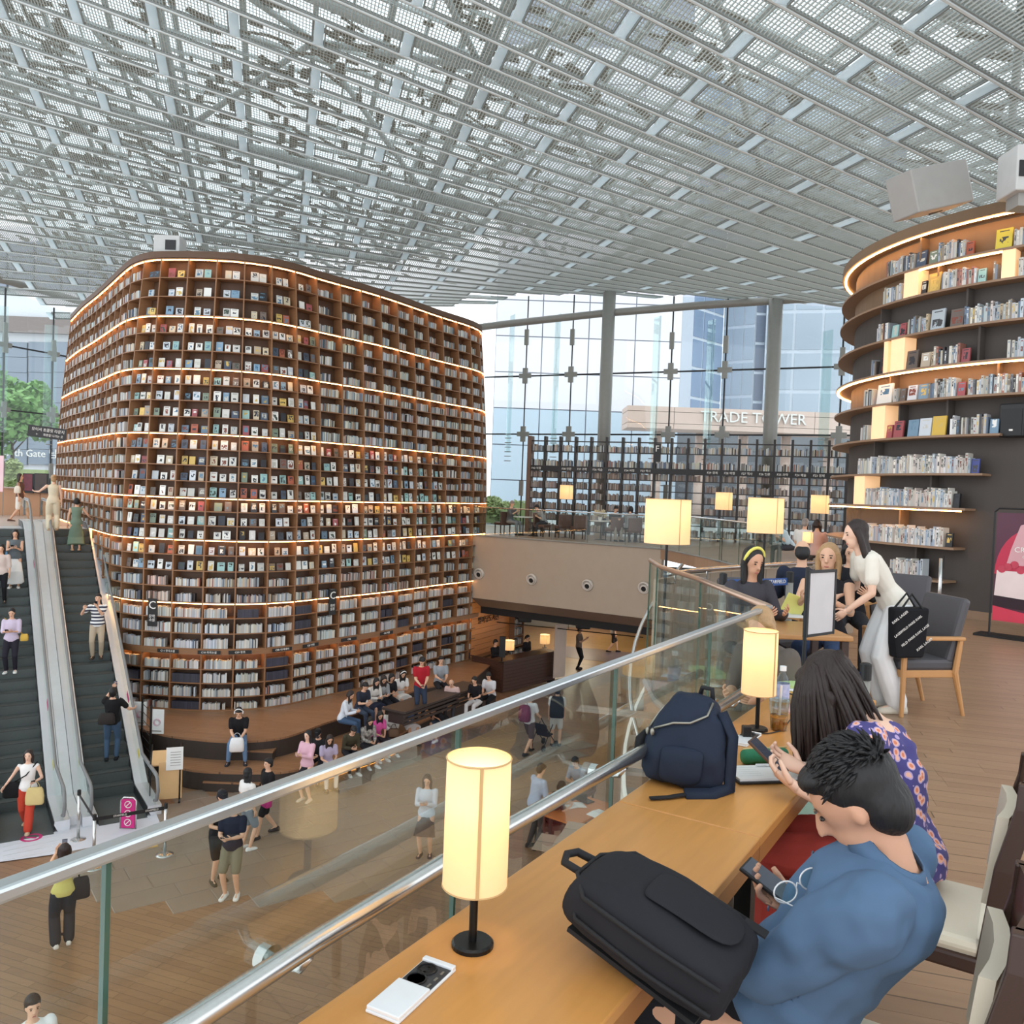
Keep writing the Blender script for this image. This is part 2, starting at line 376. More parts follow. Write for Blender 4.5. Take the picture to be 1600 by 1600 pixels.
def panel_mesh(c, k, mb, nb, nl):
    """frame of four bars, nb cross blades, nl long wires"""
    g = 0.055
    a0 = c + 0.075; a1 = c + 2 - 0.075
    P = [ceil_p(a0, k - 0.5 + g), ceil_p(a1, k - 0.5 + g), ceil_p(a1, k + 0.5 - g), ceil_p(a0, k + 0.5 - g)]
    for i in range(4): mb.bar(P[i], P[(i + 1) % 4], 0.035, 0.06, mi=0)
    up = Vector((0, 0, 1))
    for i in range(1, nb):
        t = i / nb; p = P[0].lerp(P[1], t); q = P[3].lerp(P[2], t); mb.bar(p, q, 0.018, 0.036, mi=1)
    for j in range(1, nl):
        t = j / nl; p = P[0].lerp(P[3], t); q = P[1].lerp(P[2], t); mb.bar(p + up * 0.03, q + up * 0.03, 0.012, 0.012, mi=1)
rest = MB(); nvis = 0
for d, c, k, vis in panels:
    if vis and nvis < 300:
        mb = MB(); panel_mesh(c, k, mb, 48, 7); mb.build('ceiling_panel', [m_ceil_dark, m_blade], ceiling); nvis += 1
    else:
        panel_mesh(c, k, rest, 44 if vis else 22, 6 if vis else 3)
rest.build('ceiling_panel_field', [m_ceil_dark, m_blade], ceiling, kind='stuff')
barrest = MB(); nb = 0
for d, c, k, vis in panels:
    p = ceil_p(c, k - 0.46, -0.02); q = ceil_p(c, k + 0.46, -0.02)
    mb = MB() if (vis and nb < 300) else barrest
    mb.bar(p, q, 0.235, 0.05)
    if mb is not barrest: mb.build('cross_bar', m_bar, ceiling); nb += 1
barrest.build('cross_bar_field', m_bar, ceiling, kind='stuff')
for k in KR:                       # the long rails between the rows
    pts = [ceil_p(c * 0.5, k + 0.5, -0.015) for c in range(-32, 32)]
    pts = [p for p in pts if inside(p)]
    if len(pts) < 3: continue
    mb = MB(); w_, h_ = 0.026, 0.035; rings = []
    for i, p in enumerate(pts):
        dd = (pts[min(i + 1, len(pts) - 1)] - pts[max(i - 1, 0)]).normalized(); x = dd.cross(Vector((0, 0, 1))).normalized(); z = x.cross(dd)
        rings.append([p - x * w_ - z * h_, p + x * w_ - z * h_, p + x * w_ + z * h_, p - x * w_ + z * h_])
    mb.loft(rings); mb.build('ceiling_rail', m_ceil_frame, ceiling)

# glass roof and its steel above the louvres
roof = thing('roof', 'glass roof carried by white steel above the slatted ceiling', None, kind='structure')
mb = MB(); C2 = list(range(-14, 16, 2)); K2 = list(range(-36, 42, 6))
gv = []; gf = []
for k in K2:
    for c in C2: gv.append(ceil_p(c, k, 3.2))
nC = len(C2)
for i in range(len(K2) - 1):
    for j in range(nC - 1):
        if inside(ceil_p(C2[j] + 1, K2[i] + 3)): gf.append((i * nC + j, i * nC + j + 1, (i + 1) * nC + j + 1, (i + 1) * nC + j))
MB().add(gv, gf).build('roof_glass', m_glass_roof, roof)
purl = MB(); pr = MB()
for c in range(-28, 32):
    for i in range(-36, 40, 4):
        p = ceil_p(c * 0.5, i, 2.9); q = ceil_p(c * 0.5, i + 4, 2.9)
        if inside((p + q) / 2): purl.bar(p, q, 0.05 if c % 2 else 0.16, 0.12)
for k in range(-36, 42, 1):
    for c in range(-14, 15, 2):
        p = ceil_p(c, k * 1.0, 2.75); q = ceil_p(c + 2, k * 1.0, 2.75)
        if inside((p + q) / 2): pr.bar(p, q, 0.05 if k % 3 else 0.14, 0.1)
purl.build('glazing_bar_field', m_roof_steel, roof, kind='stuff'); pr.build('purlin_field', m_roof_steel, roof, kind='stuff')
for c in range(-14, 16, 4):          # big tubular trusses
    for k in range(-36, 40, 9):
        p = ceil_p(c, k, 0.75); q = ceil_p(c, k + 9, 0.75); r_ = ceil_p(c + 2, k + 4.5, 2.4); s_ = ceil_p(c + 4, k, 0.75)
        if not (inside(p) and inside(q)): continue
        for a, b, rr in ((p, q, 0.14), (p, r_, 0.09), (q, r_, 0.09), (s_, r_, 0.09), (ceil_p(c + 4, k + 9, 0.75), r_, 0.09), (p, s_, 0.16)):
            MB().tube([a, b], rr, 8).build('truss_tube', m_roof_steel, roof, True)
sh = MB(); rr = random.Random(3)
for i in range(9500):                 # irregular slats added to imitate mottled light, thick towards the tall shelf
    c = rr.uniform(-14, 12); k = rr.uniform(-20, 40)
    p = ceil_p(c, k, rr.uniform(1.2, 2.3))
    dens = 0.95 if c < 0.2 else max(0.12, 0.95 - (c - 0.2) * 0.16)
    if rr.random() > dens or not inside(p): continue
    L_ = rr.uniform(0.3, 1.0); W_ = rr.uniform(0.08, 0.28); a = cth + rr.choice((0.0, 0.5, -0.35, 1.57)) + rr.gauss(0, 0.1)
    x = Vector((cos(a), sin(a), -0.15)).normalized(); y = Vector((0, 0, 1)).cross(x).normalized(); z = x.cross(y)
    sh.box(p, (L_, W_, 0.02), (x, y, z))
sh.build('added_mottle_slats', m_mottle_slat, roof, kind='stuff')
# ================================================================== lower hall floor, platform and seating steps
fl = MB().prism([(-40, 4), (14, 4), (26, 26), (26, 62), (-10, 62), (-40, 40)], ZL - 0.3, ZL).build('floor', m_floor_low, kind='structure', label='brown wooden floor of the lower hall')
# stone band: loose grid of slabs, each its own piece
TA = Vector((0.80, 0.60, 0)); TB = Vector((-0.60, 0.80, 0))
tile_meshes = {}
def slab_mesh(L_, W_):
    key = (round(L_, 2), round(W_, 2))
    if key not in tile_meshes:
        mb = MB(); e = 0.012
        lo = [(-L_ / 2, -W_ / 2, 0), (L_ / 2, -W_ / 2, 0), (L_ / 2, W_ / 2, 0), (-L_ / 2, W_ / 2, 0)]; hi = [(x * (1 - e * 2 / L_), y * (1 - e * 2 / W_), 0.016) for x, y, z in lo]
        mb.loft([[Vector(p) for p in lo], [Vector(p) for p in hi]])
        tile_meshes[key] = mb.mesh('stone_slab', m_stone)
    return tile_meshes[key]
def in_poly(x, y, P):
    r = False
    for i in range(len(P)):
        (x1, y1), (x2, y2) = P[i], P[i - 1]
        if (y1 > y) != (y2 > y) and x < (x2 - x1) * (y - y1) / (y2 - y1) + x1: r = not r
    return r
stone_zone = [(-9.0, 15.6), (-6.2, 14.3), (-1.6, 15.2), (1.2, 19.5), (2.5, 24.5), (1.2, 28.5), (-0.4, 28.2), (-1.4, 25.0), (-2.6, 22.9), (-4.2, 20.6), (-6.0, 19.5), (-7.6, 19.6), (-8.3, 17.8)]
rt = random.Random(5); n = 0
for j in range(-26, 46):
    x = -20.0 + rt.uniform(-.4, .4); w_ = 0.56
    while x < 26:
        L_ = rt.choice((0.78, 0.95, 1.12)); c = Vector((-4, 19, ZL)) + TA * (x + L_ / 2) + TB * (j * w_)
        if in_poly(c.x, c.y, stone_zone) and n < 300:
            o = link(slab_mesh(L_, w_), 'stone_slab', fl, local=True); o.location = c + Vector((0, 0, rt.uniform(-0.006, 0.001))); o.rotation_euler = (0, 0, atan2(TA.y, TA.x)); n += 1
        x += L_
# platform and step edges, surveyed
plat_edge = [atz(u, v, ZP) for u, v in ((236, 1143), (262, 1149), (300, 1154), (350, 1158), (400, 1157), (450, 1150), (506, 1130), (560, 1113), (600, 1100), (660, 1075), (735, 1065))]
step_edge = [atz(u, v, ZL + 0.47) for u, v in ((268, 1196), (300, 1203), (340, 1206), (400, 1207), (450, 1205), (500, 1193), (545, 1178), (600, 1160), (660, 1128), (720, 1100), (775, 1080))]
def smooth_path(P, n=4):
    out = []
    for i in range(len(P) - 1):
        p0, p1, p2, p3 = P[max(i - 1, 0)], P[i], P[i + 1], P[min(i + 2, len(P) - 1)]
        for j in range(n):
            t = j / n
            out.append(0.5 * ((2 * p1) + (p2 - p0) * t + (2 * p0 - 5 * p1 + 4 * p2 - p3) * t * t + (3 * p1 - p0 - 3 * p2 + p3) * t ** 3))
    out.append(P[-1]); return out
pe = smooth_path(plat_edge); se = smooth_path(step_edge)
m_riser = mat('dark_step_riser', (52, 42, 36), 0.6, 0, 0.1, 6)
m_warmline = mat('warm_step_light', (255, 190, 110), 0.5, emit=(255, 170, 80), estr=1.6)
back = [Vector((0.5, 36, ZP)), Vector((-12, 37, ZP)), Vector((-12.5, 26, ZP)), Vector((-11.4, 22.2, ZP))]
seating = thing('seating_steps', 'curved wooden platform with dark stepped seating below the tall bookshelf', 'seating', (pe[12].x, pe[12].y, ZL))
MB().prism([(p.x, p.y) for p in pe + back], ZP - 0.05, ZP).build('platform_deck', m_plat, seating)
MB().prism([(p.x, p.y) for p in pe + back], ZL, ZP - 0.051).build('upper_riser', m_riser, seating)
ring = [(p.x, p.y) for p in se] + [(p.x, p.y) for p in reversed(pe)]
MB().prism(ring, ZL + 0.42, ZL + 0.47).build('step_deck', m_plat, seating)
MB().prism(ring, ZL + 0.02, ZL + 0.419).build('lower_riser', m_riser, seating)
mb = MB()
pp = [Vector((p.x, p.y, ZL + 0.03)) + (Vector((0.03, -0.03, 0))) for p in se[14:]]
mb.tube(pp, 0.012, 6); mb.build('step_light', m_warmline, seating)
for (u, v, wd) in ((362, 1172, 1.0), (338, 1222, 1.0)):             # loose half-height step blocks
    z = ZL + (0.71 if v < 1200 else 0.24); c = atz(u, v, z)
    t = thing('step_block', 'small dark wooden step block ' + ('on the lower tread under the man with headphones' if v < 1200 else 'on the floor against the curved seating'), 'step', (c.x, c.y, z - 0.24), -0.05)
    MB().box((c.x + 0.35, c.y + 0.25, z - 0.02), (1.35, 0.5, 0.04)).build('tread', m_plat, t)
    MB().box((c.x + 0.35, c.y + 0.25, z - 0.14), (1.33, 0.48, 0.199)).build('riser', m_riser, t)
# long dark bench behind the sitters, to the information desk
bench = thing('long_bench', 'long dark bench with a low back on the wooden platform beside the information desk', 'bench', tuple(atz(660, 1075, ZP)))
b0 = atz(610, 1108, ZP + 0.42); b1 = atz(735, 1066, ZP + 0.42); dd = (b1 - b0).normalized(); nn = Vector((dd.y, -dd.x, 0))
m_bench = mat('dark_bench', (58, 48, 43), 0.5)
MB().bar(b0 + nn * .1 - Vector((0, 0, .03)), b1 + nn * .1 - Vector((0, 0, .03)), 0.8, 0.06).build('bench_seat', m_bench, bench)
for zz in (-.13, -.25, -.36): MB().bar(b0 + nn * .45 + Vector((0, 0, zz)), b1 + nn * .45 + Vector((0, 0, zz)), 0.03, 0.07).build('slat', m_bench, bench)
for t_ in (0.05, 0.5, 0.95): MB().box(b0.lerp(b1, t_) + nn * .1 - Vector((0, 0, .24)), (0.06, 0.6, 0.36), (dd, nn, Vector((0, 0, 1)))).build('bench_support', m_bench, bench)

# ================================================================== mezzanine slabs
A = Vector((1.45, 4.62, 0)); RB = Vector((-2.3, -1.5, 0))
PAR = smooth_path([Vector(p + (0,)) for p in ((1.30, 7.75), (1.62, 9.0), (2.5, 10.6), (3.7, 12.6), (4.9, 15.2), (5.6, 17.4), (5.9, 20.5), (5.7, 24.0), (5.0, 27.74))], 3)
MEZ = [(RB.x - .1, RB.y), (A.x - .07, A.y + .07)] + [(p.x, p.y) for p in PAR] + [(-2.15, 32.27), (-2.6, 37), (-1.6, 41.7), (14.6, 33.9), (24, 29), (24, -5), (-2.3, -5)]
mez = MB().prism(MEZ, -0.35, -0.003).build('floor_mezzanine', m_plank, kind='structure', label='brown plank floor of the mezzanine')
# planks of the mezzanine floor, a piece each where they are seen
pm = MB(); e = 0.0008; hl, hw = 0.9, 0.1
pm.loft([[Vector((-hl + e, -hw + e, -0.003)), Vector((hl - e, -hw + e, -0.003)), Vector((hl - e, hw - e, -0.003)), Vector((-hl + e, hw - e, -0.003))],
         [Vector((-hl + e, -hw + e, 0)), Vector((hl - e, -hw + e, 0)), Vector((hl - e, hw - e, 0)), Vector((-hl + e, hw - e, 0))]])
pmesh = pm.mesh('plank', m_plank)
rp = random.Random(9); cnt = 0; PX = Vector((0.96, -0.28, 0)); PY = Vector((0.28, 0.96, 0))
seen_floor = [(0.2, 0.6), (1.6, 3.2), (2.2, 6.0), (4.6, 9.6), (6.2, 13.2), (8.2, 12.4), (7.6, 10.5), (4.6, 5.5), (2.4, 1.6), (1.6, 0.3)]
for j in range(-20, 80):
    off = rp.uniform(0, 1.8)
    for i in range(-6, 8):
        c = Vector((3, 2, 0)) + PX * (i * 1.8 + off) + PY * (j * 0.2)
        if any(in_poly(c.x + PX.x * q, c.y + PX.y * q, seen_floor) for q in (-0.9, -0.45, 0, 0.45, 0.9)) and cnt < 300:
            o = link(pmesh, 'plank', mez, local=True); o.location = c; o.rotation_euler = (0, 0, atan2(PX.y, PX.x)); cnt += 1
# landing at the head of the escalators
EE = Vector((-0.56, 0.8285, 0)); EQ = Vector((0.8285, 0.56, 0))
def ep(s, w_, z=0.0): p = EE * s + EQ * w_; return Vector((p.x, p.y, z))
m_landing = mat('pale_stone_landing', (176, 160, 148), 0.4, 0, 0.1, 2)
poly = [ep(30.9, -9), ep(30.9, 4.05), ep(33.0, 4.1), ep(52, 4.1), ep(52, -9)]
MB().prism([(p.x, p.y) for p in poly], -0.45, 0.0).build('floor_landing', m_landing, kind='structure', label='pale landing floor at the head of the escalators')

# far mezzanine front: tilted beige fascia, brown soffit, dark slot
D_ = Vector((5.05, 27.70, 0)); E_ = Vector((-2.2, 32.3, 0)); dv = (D_ - E_).normalized(); nv = Vector((dv.y, -dv.x, 0))
def fp(t, off, z): p = E_ + dv * t + nv * off; return Vector((p.x, p.y, z))
Lf = (D_ - E_).length
fas = MB().extrude([fp(0, 0.0, -0.02), fp(0, 0.10, -2.38), fp(0, -0.1, -2.38), fp(0, -0.25, -0.02)], dv * Lf).build('wall_mezzanine_front', m_beige, kind='structure', label='beige fascia wall below the far mezzanine railing')
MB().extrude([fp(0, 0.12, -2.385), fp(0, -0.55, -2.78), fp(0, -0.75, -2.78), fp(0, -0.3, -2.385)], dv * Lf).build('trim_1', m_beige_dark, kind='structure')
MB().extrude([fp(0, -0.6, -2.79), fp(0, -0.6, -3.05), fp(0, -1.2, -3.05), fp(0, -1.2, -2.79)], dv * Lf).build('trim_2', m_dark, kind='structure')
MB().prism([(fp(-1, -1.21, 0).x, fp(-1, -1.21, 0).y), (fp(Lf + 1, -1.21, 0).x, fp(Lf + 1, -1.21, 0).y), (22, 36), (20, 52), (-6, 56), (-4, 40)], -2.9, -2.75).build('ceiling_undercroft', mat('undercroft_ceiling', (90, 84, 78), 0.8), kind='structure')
mn = mat('nozzle_white', (196, 188, 178), 0.5); mk = mat('nozzle_black', (15, 14, 14), 0.7)
for i, (u, v) in enumerate(((751, 896), (833, 905), (920, 914), (1008, 918))):
    p = onplane(u, v, (E_.x, E_.y), (D_.x, D_.y)); p += nv * 0.12; dn = (nv + Vector((0, 0, -0.25))).normalized()
    t = thing('air_nozzle', ('first', 'second', 'third', 'fourth')[i] + ' round air nozzle on the beige fascia, counted from the tall bookshelf', 'air nozzle', tuple(p), group='round air nozzles on the beige fascia')
    MB().lathe([(0.20, -0.06), (0.21, 0.03), (0.18, 0.05), (0.155, 0.0), (0.10, -0.05)], p, 20, ax=dn, cap=False).build('outer_ring', mn, t, True)
    MB().lathe([(0.14, -0.06), (0.13, 0.04), (0.115, 0.06), (0.09, 0.05)], p + dn * 0.02 + Vector((0.02, 0, -0.02)), 20, ax=dn, cap=False).build('swivel_ring', mn, t, True)
    MB().lathe([(0.10, 0.0), (0.095, 0.05)], p + dn * 0.02 + Vector((0.02, 0, -0.02)), 20, ax=dn).build('opening', mk, t)

# railing of the far mezzanine
def glass_run(name, label, P, z0, z1, joints, rail_r=0.025, rail=True, rail_mat=None, foot=0.0, cat='railing', edge=0.007):
    """P: plan polyline; joints: list of parameters (arc length) where panes meet"""
    seg = [0.0]
    for i in range(len(P) - 1): seg.append(seg[-1] + (P[i + 1] - P[i]).length)
    def at(s):
        for i in range(len(P) - 1):
            if s <= seg[i + 1] + 1e-6: return P[i].lerp(P[i + 1], (s - seg[i]) / max(1e-6, seg[i + 1] - seg[i]))
        return P[-1].copy()
    t = thing(name, label, cat, tuple(P[len(P) // 2] + Vector((0, 0, z0))))
    J = [0.0] + [j for j in joints if 0 < j < seg[-1]] + [seg[-1]]
    for a, b in zip(J[:-1], J[1:]):
        p, q = at(a + 0.004), at(b - 0.004); mb = MB(); mb.bar(p + Vector((0, 0, (z0 + z1) / 2)), q + Vector((0, 0, (z0 + z1) / 2)), 0.012, z1 - z0); pane = mb.build('pane', m_glass_rail, t)
        MB().box(q + Vector((0, 0, (z0 + z1) / 2)), (edge, 0.0125, z1 - z0), ((q - p).normalized(), Vector((-(q - p).y, (q - p).x, 0)).normalized(), Vector((0, 0, 1)))).build('pane_edge', m_glass_edge, pane)
    if rail:
        pts = [x + Vector((0, 0, z1)) for x in P]
        MB().tube(pts, rail_r, 10).build('handrail', rail_mat or m_chrome, t, True)
    MB().tube([x + Vector((0, 0, z0)) for x in P], 0.03, 6).build('base_channel', m_steel_grey, t)
    return t
far_line = [E_ + nv * 0.02, D_ + nv * 0.02]
glass_run('far_railing', 'long glass railing with steel handrail along the far mezzanine edge', far_line, 0.0, 1.08, [k * 1.45 for k in range(1, 7)])
glass_run('parapet_glass', 'glass railing following the mezzanine edge between stair and far fascia', PAR[12:], 0.0, 1.15, [k * 1.6 for k in range(1, 12)])
# ================================================================== the tall curved bookshelf
PLAN = smooth_path([Vector((x, y, 0)) for x, y in ((-18.6, 33.7), (-17.84, 32.6), (-16.5, 30.7), (-15.1, 28.85), (-13.85, 27.15), (-12.25, 24.95), (-11.5, 24.05), (-10.7, 23.45), (-9.8, 23.25), (-8.8, 23.17),
        (-7.85, 23.27), (-6.9, 23.68), (-6.2, 24.35), (-5.62, 25.2), (-5.08, 25.87), (-4.56, 26.55), (-4.02, 27.32), (-3.52, 28.15), (-2.62, 29.72), (-2.12, 30.5), (-1.62, 31.25), (-1.2, 32.1), (-1.02, 33.0), (-1.25, 34.1), (-2.1, 34.9))], 6)
PL = [0.0]
for i in range(len(PLAN) - 1): PL.append(PL[-1] + (PLAN[i + 1] - PLAN[i]).length)
def plan(s):
    s = min(max(s, 0), PL[-1] - 1e-4)
    lo = 0
    import bisect
    lo = min(bisect.bisect_right(PL, s) - 1, len(PLAN) - 2)
    p, q = PLAN[lo], PLAN[lo + 1]; t = (s - PL[lo]) / (PL[lo + 1] - PL[lo])
    a = PLAN[max(lo - 1, 0)]; b = PLAN[min(lo + 2, len(PLAN) - 1)]
    d = ((q - a).normalized() * (1 - t) + (b - p).normalized() * t).normalized()
    return p.lerp(q, t), d, Vector((d.y, -d.x, 0))        # point, direction, outward normal
def lean(z): return -0.45 * max(0.0, (z - 1.0) / 7.0) ** 1.5
def sp(s, depth, z, up=0.0):
    """a point on the shelf: s along the front, depth behind it"""
    p, d, n_ = plan(s); q = p + n_ * (lean(z) - depth); return Vector((q.x, q.y, z))
TIERS = [(7.96, 6.34, 3), (6.34, 4.85, 3), (4.85, 3.03, 4), (3.03, 1.25, 4), (1.25, 0.07, 3), (0.07, -1.70, 4), (-1.70, -3.0, 3), (-3.18, -4.75, 4)]
ROWS = []                                  # (z of the board under the row, z of the board over it, tier, row in tier)
for ti, (zt, zb, n_) in enumerate(TIERS):
    for r_ in range(n_): ROWS.append((zt - (zt - zb) * (r_ + 1) / n_, zt - (zt - zb) * r_ / n_, ti, r_))
COLW = 0.872
# a divider stands where the survey saw one: the one at plan point (-6.9, 23.68)
s_anchor = min(range(len(PLAN)), key=lambda i: (PLAN[i] - Vector((-6.88, 23.7, 0))).length); s_anchor = PL[s_anchor]
i0 = -int(s_anchor / COLW); NCOL = int((PL[-1] - 1.2 - s_anchor) / COLW) - i0
DIV = [s_anchor + (i0 + i) * COLW for i in range(NCOL + 1)]
DEP = 0.36
shelf = thing('tall_bookshelf', 'towering curved walnut bookshelf wall with warm light strips over each tier', 'bookshelf', (-9.0, 25.0, ZP))
def strip(name, s0, s1, prof, m_, step=0.29, parent=shelf, **k):
    """sweep prof [(depth, z)...] along the shelf front"""
    n_ = max(2, int((s1 - s0) / step)); mb = MB()
    mb.loft([[sp(s0 + (s1 - s0) * i / n_, d_, z_) for d_, z_ in prof] for i in range(n_ + 1)])
    return mb.build(name, m_, parent, **k)
S0, S1 = DIV[0], DIV[-1]
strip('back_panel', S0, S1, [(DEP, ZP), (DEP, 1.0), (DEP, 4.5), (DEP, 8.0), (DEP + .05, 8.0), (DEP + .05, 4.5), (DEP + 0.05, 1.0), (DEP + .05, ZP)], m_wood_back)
th = 0.028
zs = sorted(({round(r[0], 4) for r in ROWS} | {round(r[1], 4) for r in ROWS}) - {-3.18})
for z in zs:
    big = any(abs(z - t[0]) < 1e-3 for t in TIERS)
    strip('shelf_board', S0, S1, [(0.0 if not big else -0.015, z - th), (0.0 if not big else -0.015, z), (DEP, z), (DEP, z - th)], m_wood_shelf)
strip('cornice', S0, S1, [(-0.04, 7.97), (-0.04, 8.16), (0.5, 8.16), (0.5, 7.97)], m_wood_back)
strip('sign_fascia', S0, S1, [(-0.03, -3.17), (-0.03, -3.02), (0.1, -3.02), (0.1, -3.17)], m_wood_shelf)
strip('plinth', S0, S1, [(-0.02, ZP), (-0.02, ZP + 0.03), (DEP, ZP + 0.03), (DEP, ZP)], m_wood_shelf)
for s in DIV:                                # uprights follow the lean of the wall
    p, d, n_ = plan(s); mb = MB(); zz = [ZP, -1.5, 1.0, 2.8, 4.6, 6.4, 7.98]
    mb.loft([[sp(s - 0.02, -0.006, z), sp(s + 0.02, -0.006, z), sp(s + 0.02, DEP, z), sp(s - 0.02, DEP, z)] for z in zz]); mb.build('upright', m_wood_shelf, shelf)
for ti, (zt, zb, n_) in enumerate(TIERS):
    z, q_ = (zt - 0.03, 0.005) if ti < 7 else (zt + 0.07, .13)      # the lowest strip hides behind the sign fascia
    strip('light_strip', S0, S1, [(q_, z - 0.022), (q_, z - 0.004), (q_ + .025, z - 0.004), (q_ + .025, z - 0.022)], m_led, 0.6)

# ------------------------------------------------------------------ its books
PAL_COVER = [(222, 222, 216), (205, 205, 198), (190, 200, 206), (128, 160, 184), (96, 122, 142), (52, 58, 66), (40, 40, 44), (210, 196, 168), (176, 160, 140), (208, 176, 96), (178, 96, 70), (150, 74, 78), (120, 136, 118), (150, 190, 186), (200, 206, 212), (70, 84, 104), (110, 96, 88)]
PAL_SPINE = [(214, 210, 200), (200, 198, 190), (188, 184, 172), (206, 200, 184), (170, 176, 176), (150, 160, 168), (120, 124, 128), (70, 74, 82), (52, 48, 48), (190, 170, 140), (160, 110, 96), (104, 120, 140), (176, 190, 196), (196, 196, 198), (140, 128, 112)]
PAL_PINKISH = [(214, 190, 172), (196, 168, 150), (180, 140, 122), (206, 200, 190), (120, 84, 70), (150, 140, 130), (90, 80, 76)]
NAMES = {}
def cname(c):
    r_, g_, b_ = c; mxv, mnv = max(c), min(c)
    if mxv - mnv < 26: return 'white' if mnv > 196 else 'pale grey' if mnv > 160 else 'grey' if mnv > 95 else 'charcoal' if mnv > 46 else 'black'
    if b_ == mxv: return 'pale blue' if mxv > 170 else 'blue' if mxv > 110 else 'dark blue'
    if r_ == mxv: return 'cream' if mnv > 150 else 'yellow' if g_ > 150 and b_ < 120 else 'tan' if g_ > 115 else 'red' if g_ < 80 else 'orange' if b_ < 90 else 'brown'
    return 'green'
m_cover_o = colour_mat('printed_cover', 'object', 0.5, art=True)
m_cover_v = colour_mat('printed_cover_rows', 'mesh', 0.5, art=True)
m_spine_v = colour_mat('book_spine_rows', 'mesh', 0.6)
UVF = [(0, 0), (1, 0), (1, 1), (0, 1)]
def book_geom(mb, c, x, n_, w_, h_, t_, col, tilt=0.0, rnd=0.0):
    """book of width w along x, thickness t along n (front face towards n), standing at c"""
    up = (Vector((0, 0, 1)) - n_ * tilt + x * 0).normalized(); nn = (n_ + Vector((0, 0, 1)) * tilt).normalized()
    a = [c + x * (w_ / 2 * i) + nn * (t_ * j) + up * (h_ * k) for k in (0, 1) for j in (0, 1) for i in (-1, 1)]
    # 0:(-,back,0) 1:(+,back,0) 2:(-,front,0) 3:(+,front,0) 4..7 top
    mb.add(a, [(2, 3, 7, 6), (1, 0, 4, 5), (0, 2, 6, 4), (3, 1, 5, 7), (4, 6, 7, 5), (0, 1, 3, 2)], 0, col, [UVF, None, None, None, None, None], rnd)
def face_books_mode(col, tier, row):
    s = (DIV[col] + DIV[col + 1]) / 2; p, d, n_ = plan(s); x = p.x
    right = x > -5.95
    if tier <= 2: return not right
    if tier == 3: return x < -2.3
    if tier == 4: return True
    if tier == 5: return row < 2
    return False
rb = random.Random(21); cand = []; stuff_f = MB(); stuff_s = MB()
for ci in range(NCOL):
    sa, sb = DIV[ci] + 0.03, DIV[ci + 1] - 0.03; sm = (sa + sb) / 2; pm_, dm, nm = plan(sm)
    for ri, (zb, zt, ti, r_) in enumerate(ROWS):
        H = zt - zb - th
        left_wall = pm_.x < -11.3
        if left_wall:
            s = sa + rb.uniform(0, .06); hh = rb.uniform(.2, .27)
            while s < sa + (sb - sa) * rb.uniform(.7, .95):
                t_ = rb.uniform(.03, .06); jt = rb.uniform(.85, 1.1); col = rb.choice(PAL_SPINE); base = sp(s + t_ / 2, .24, zb); _, d, n_ = plan(s); book_geom(stuff_s, base, d, n_, t_ * .94, min(H * .84, hh + rb.uniform(-.03, .02)), .2, lin([min(250, c * jt) for c in col]), 0.0, rb.random()); s += t_ + (.12 if rb.random() < .12 else 0)
        elif face_books_mode(ci, ti, r_):
            nb_ = 2 if ti == 0 else 3
            if rb.random() < 0.05: nb_ -= 1
            for b_ in range(nb_):
                s = sa + (sb - sa) * ((b_ + 0.5) / nb_ if nb_ > 2 else (0.36 + 0.34 * b_) if nb_ == 2 else 0.5) + rb.uniform(-.02, .02)
                w_ = rb.uniform(0.15, 0.2) if nb_ > 2 else rb.uniform(0.16, 0.22); h_ = min(H * 0.8, rb.uniform(0.2, 0.28)); col = rb.choice(PAL_COVER)
                if rb.random() < 0.3: col = (216, 216, 210)
                jit = rb.uniform(0.9, 1.08); col = tuple(min(250, c * jit) for c in col)
                dep = rb.uniform(0.1, 0.16); base = sp(s, dep, zb); _, d, n_ = plan(s)
                u, v, dist = pix(base + Vector((0, 0, .12))); area = w_ * h_ * max(0.0, n_.dot((EYE - base).normalized())) / dist ** 2
                cand.append((area, ci, ri, ti, r_, b_, nb_, base, d, n_, w_, h_, col))
        else:
            s = sa + rb.uniform(0, .05); full = rb.uniform(0.72, 1.0); gaps = rb.random() < 0.15
            pal = PAL_PINKISH if (ti in (5,) and rb.random() < 0.35) else PAL_SPINE
            hh = rb.uniform(0.2, 0.27)
            if ti <= 1: full = rb.uniform(0.4, 0.9)
            dark_series = ti >= 6 and rb.random() < 0.1
            while s < sa + (sb - sa) * full:
                t_ = rb.uniform(0.022, 0.05); h_ = min(H * 0.86, hh + rb.uniform(-.03, .02)); col = rb.choice(pal)
                if dark_series: col = (62, 62, 76); h_ = min(H * .8, .24)
                elif ti >= 6 and rb.random() < 0.72: col = rb.choice(((214, 212, 206), (200, 202, 204), (206, 198, 188), (190, 200, 206)))
                base = sp(s + t_ / 2, 0.17, zb); _, d, n_ = plan(s)
                if rb.random() < 0.02: s += t_ * 2
                jit = rb.uniform(0.85, 1.1)
                book_geom(stuff_s, base, d, n_, t_ * 0.94, h_, 0.13, lin([min(250, c * jit) for c in col]), 0.0, rb.random()); s += t_
cand.sort(key=lambda q: -q[0])
book_cache = {}
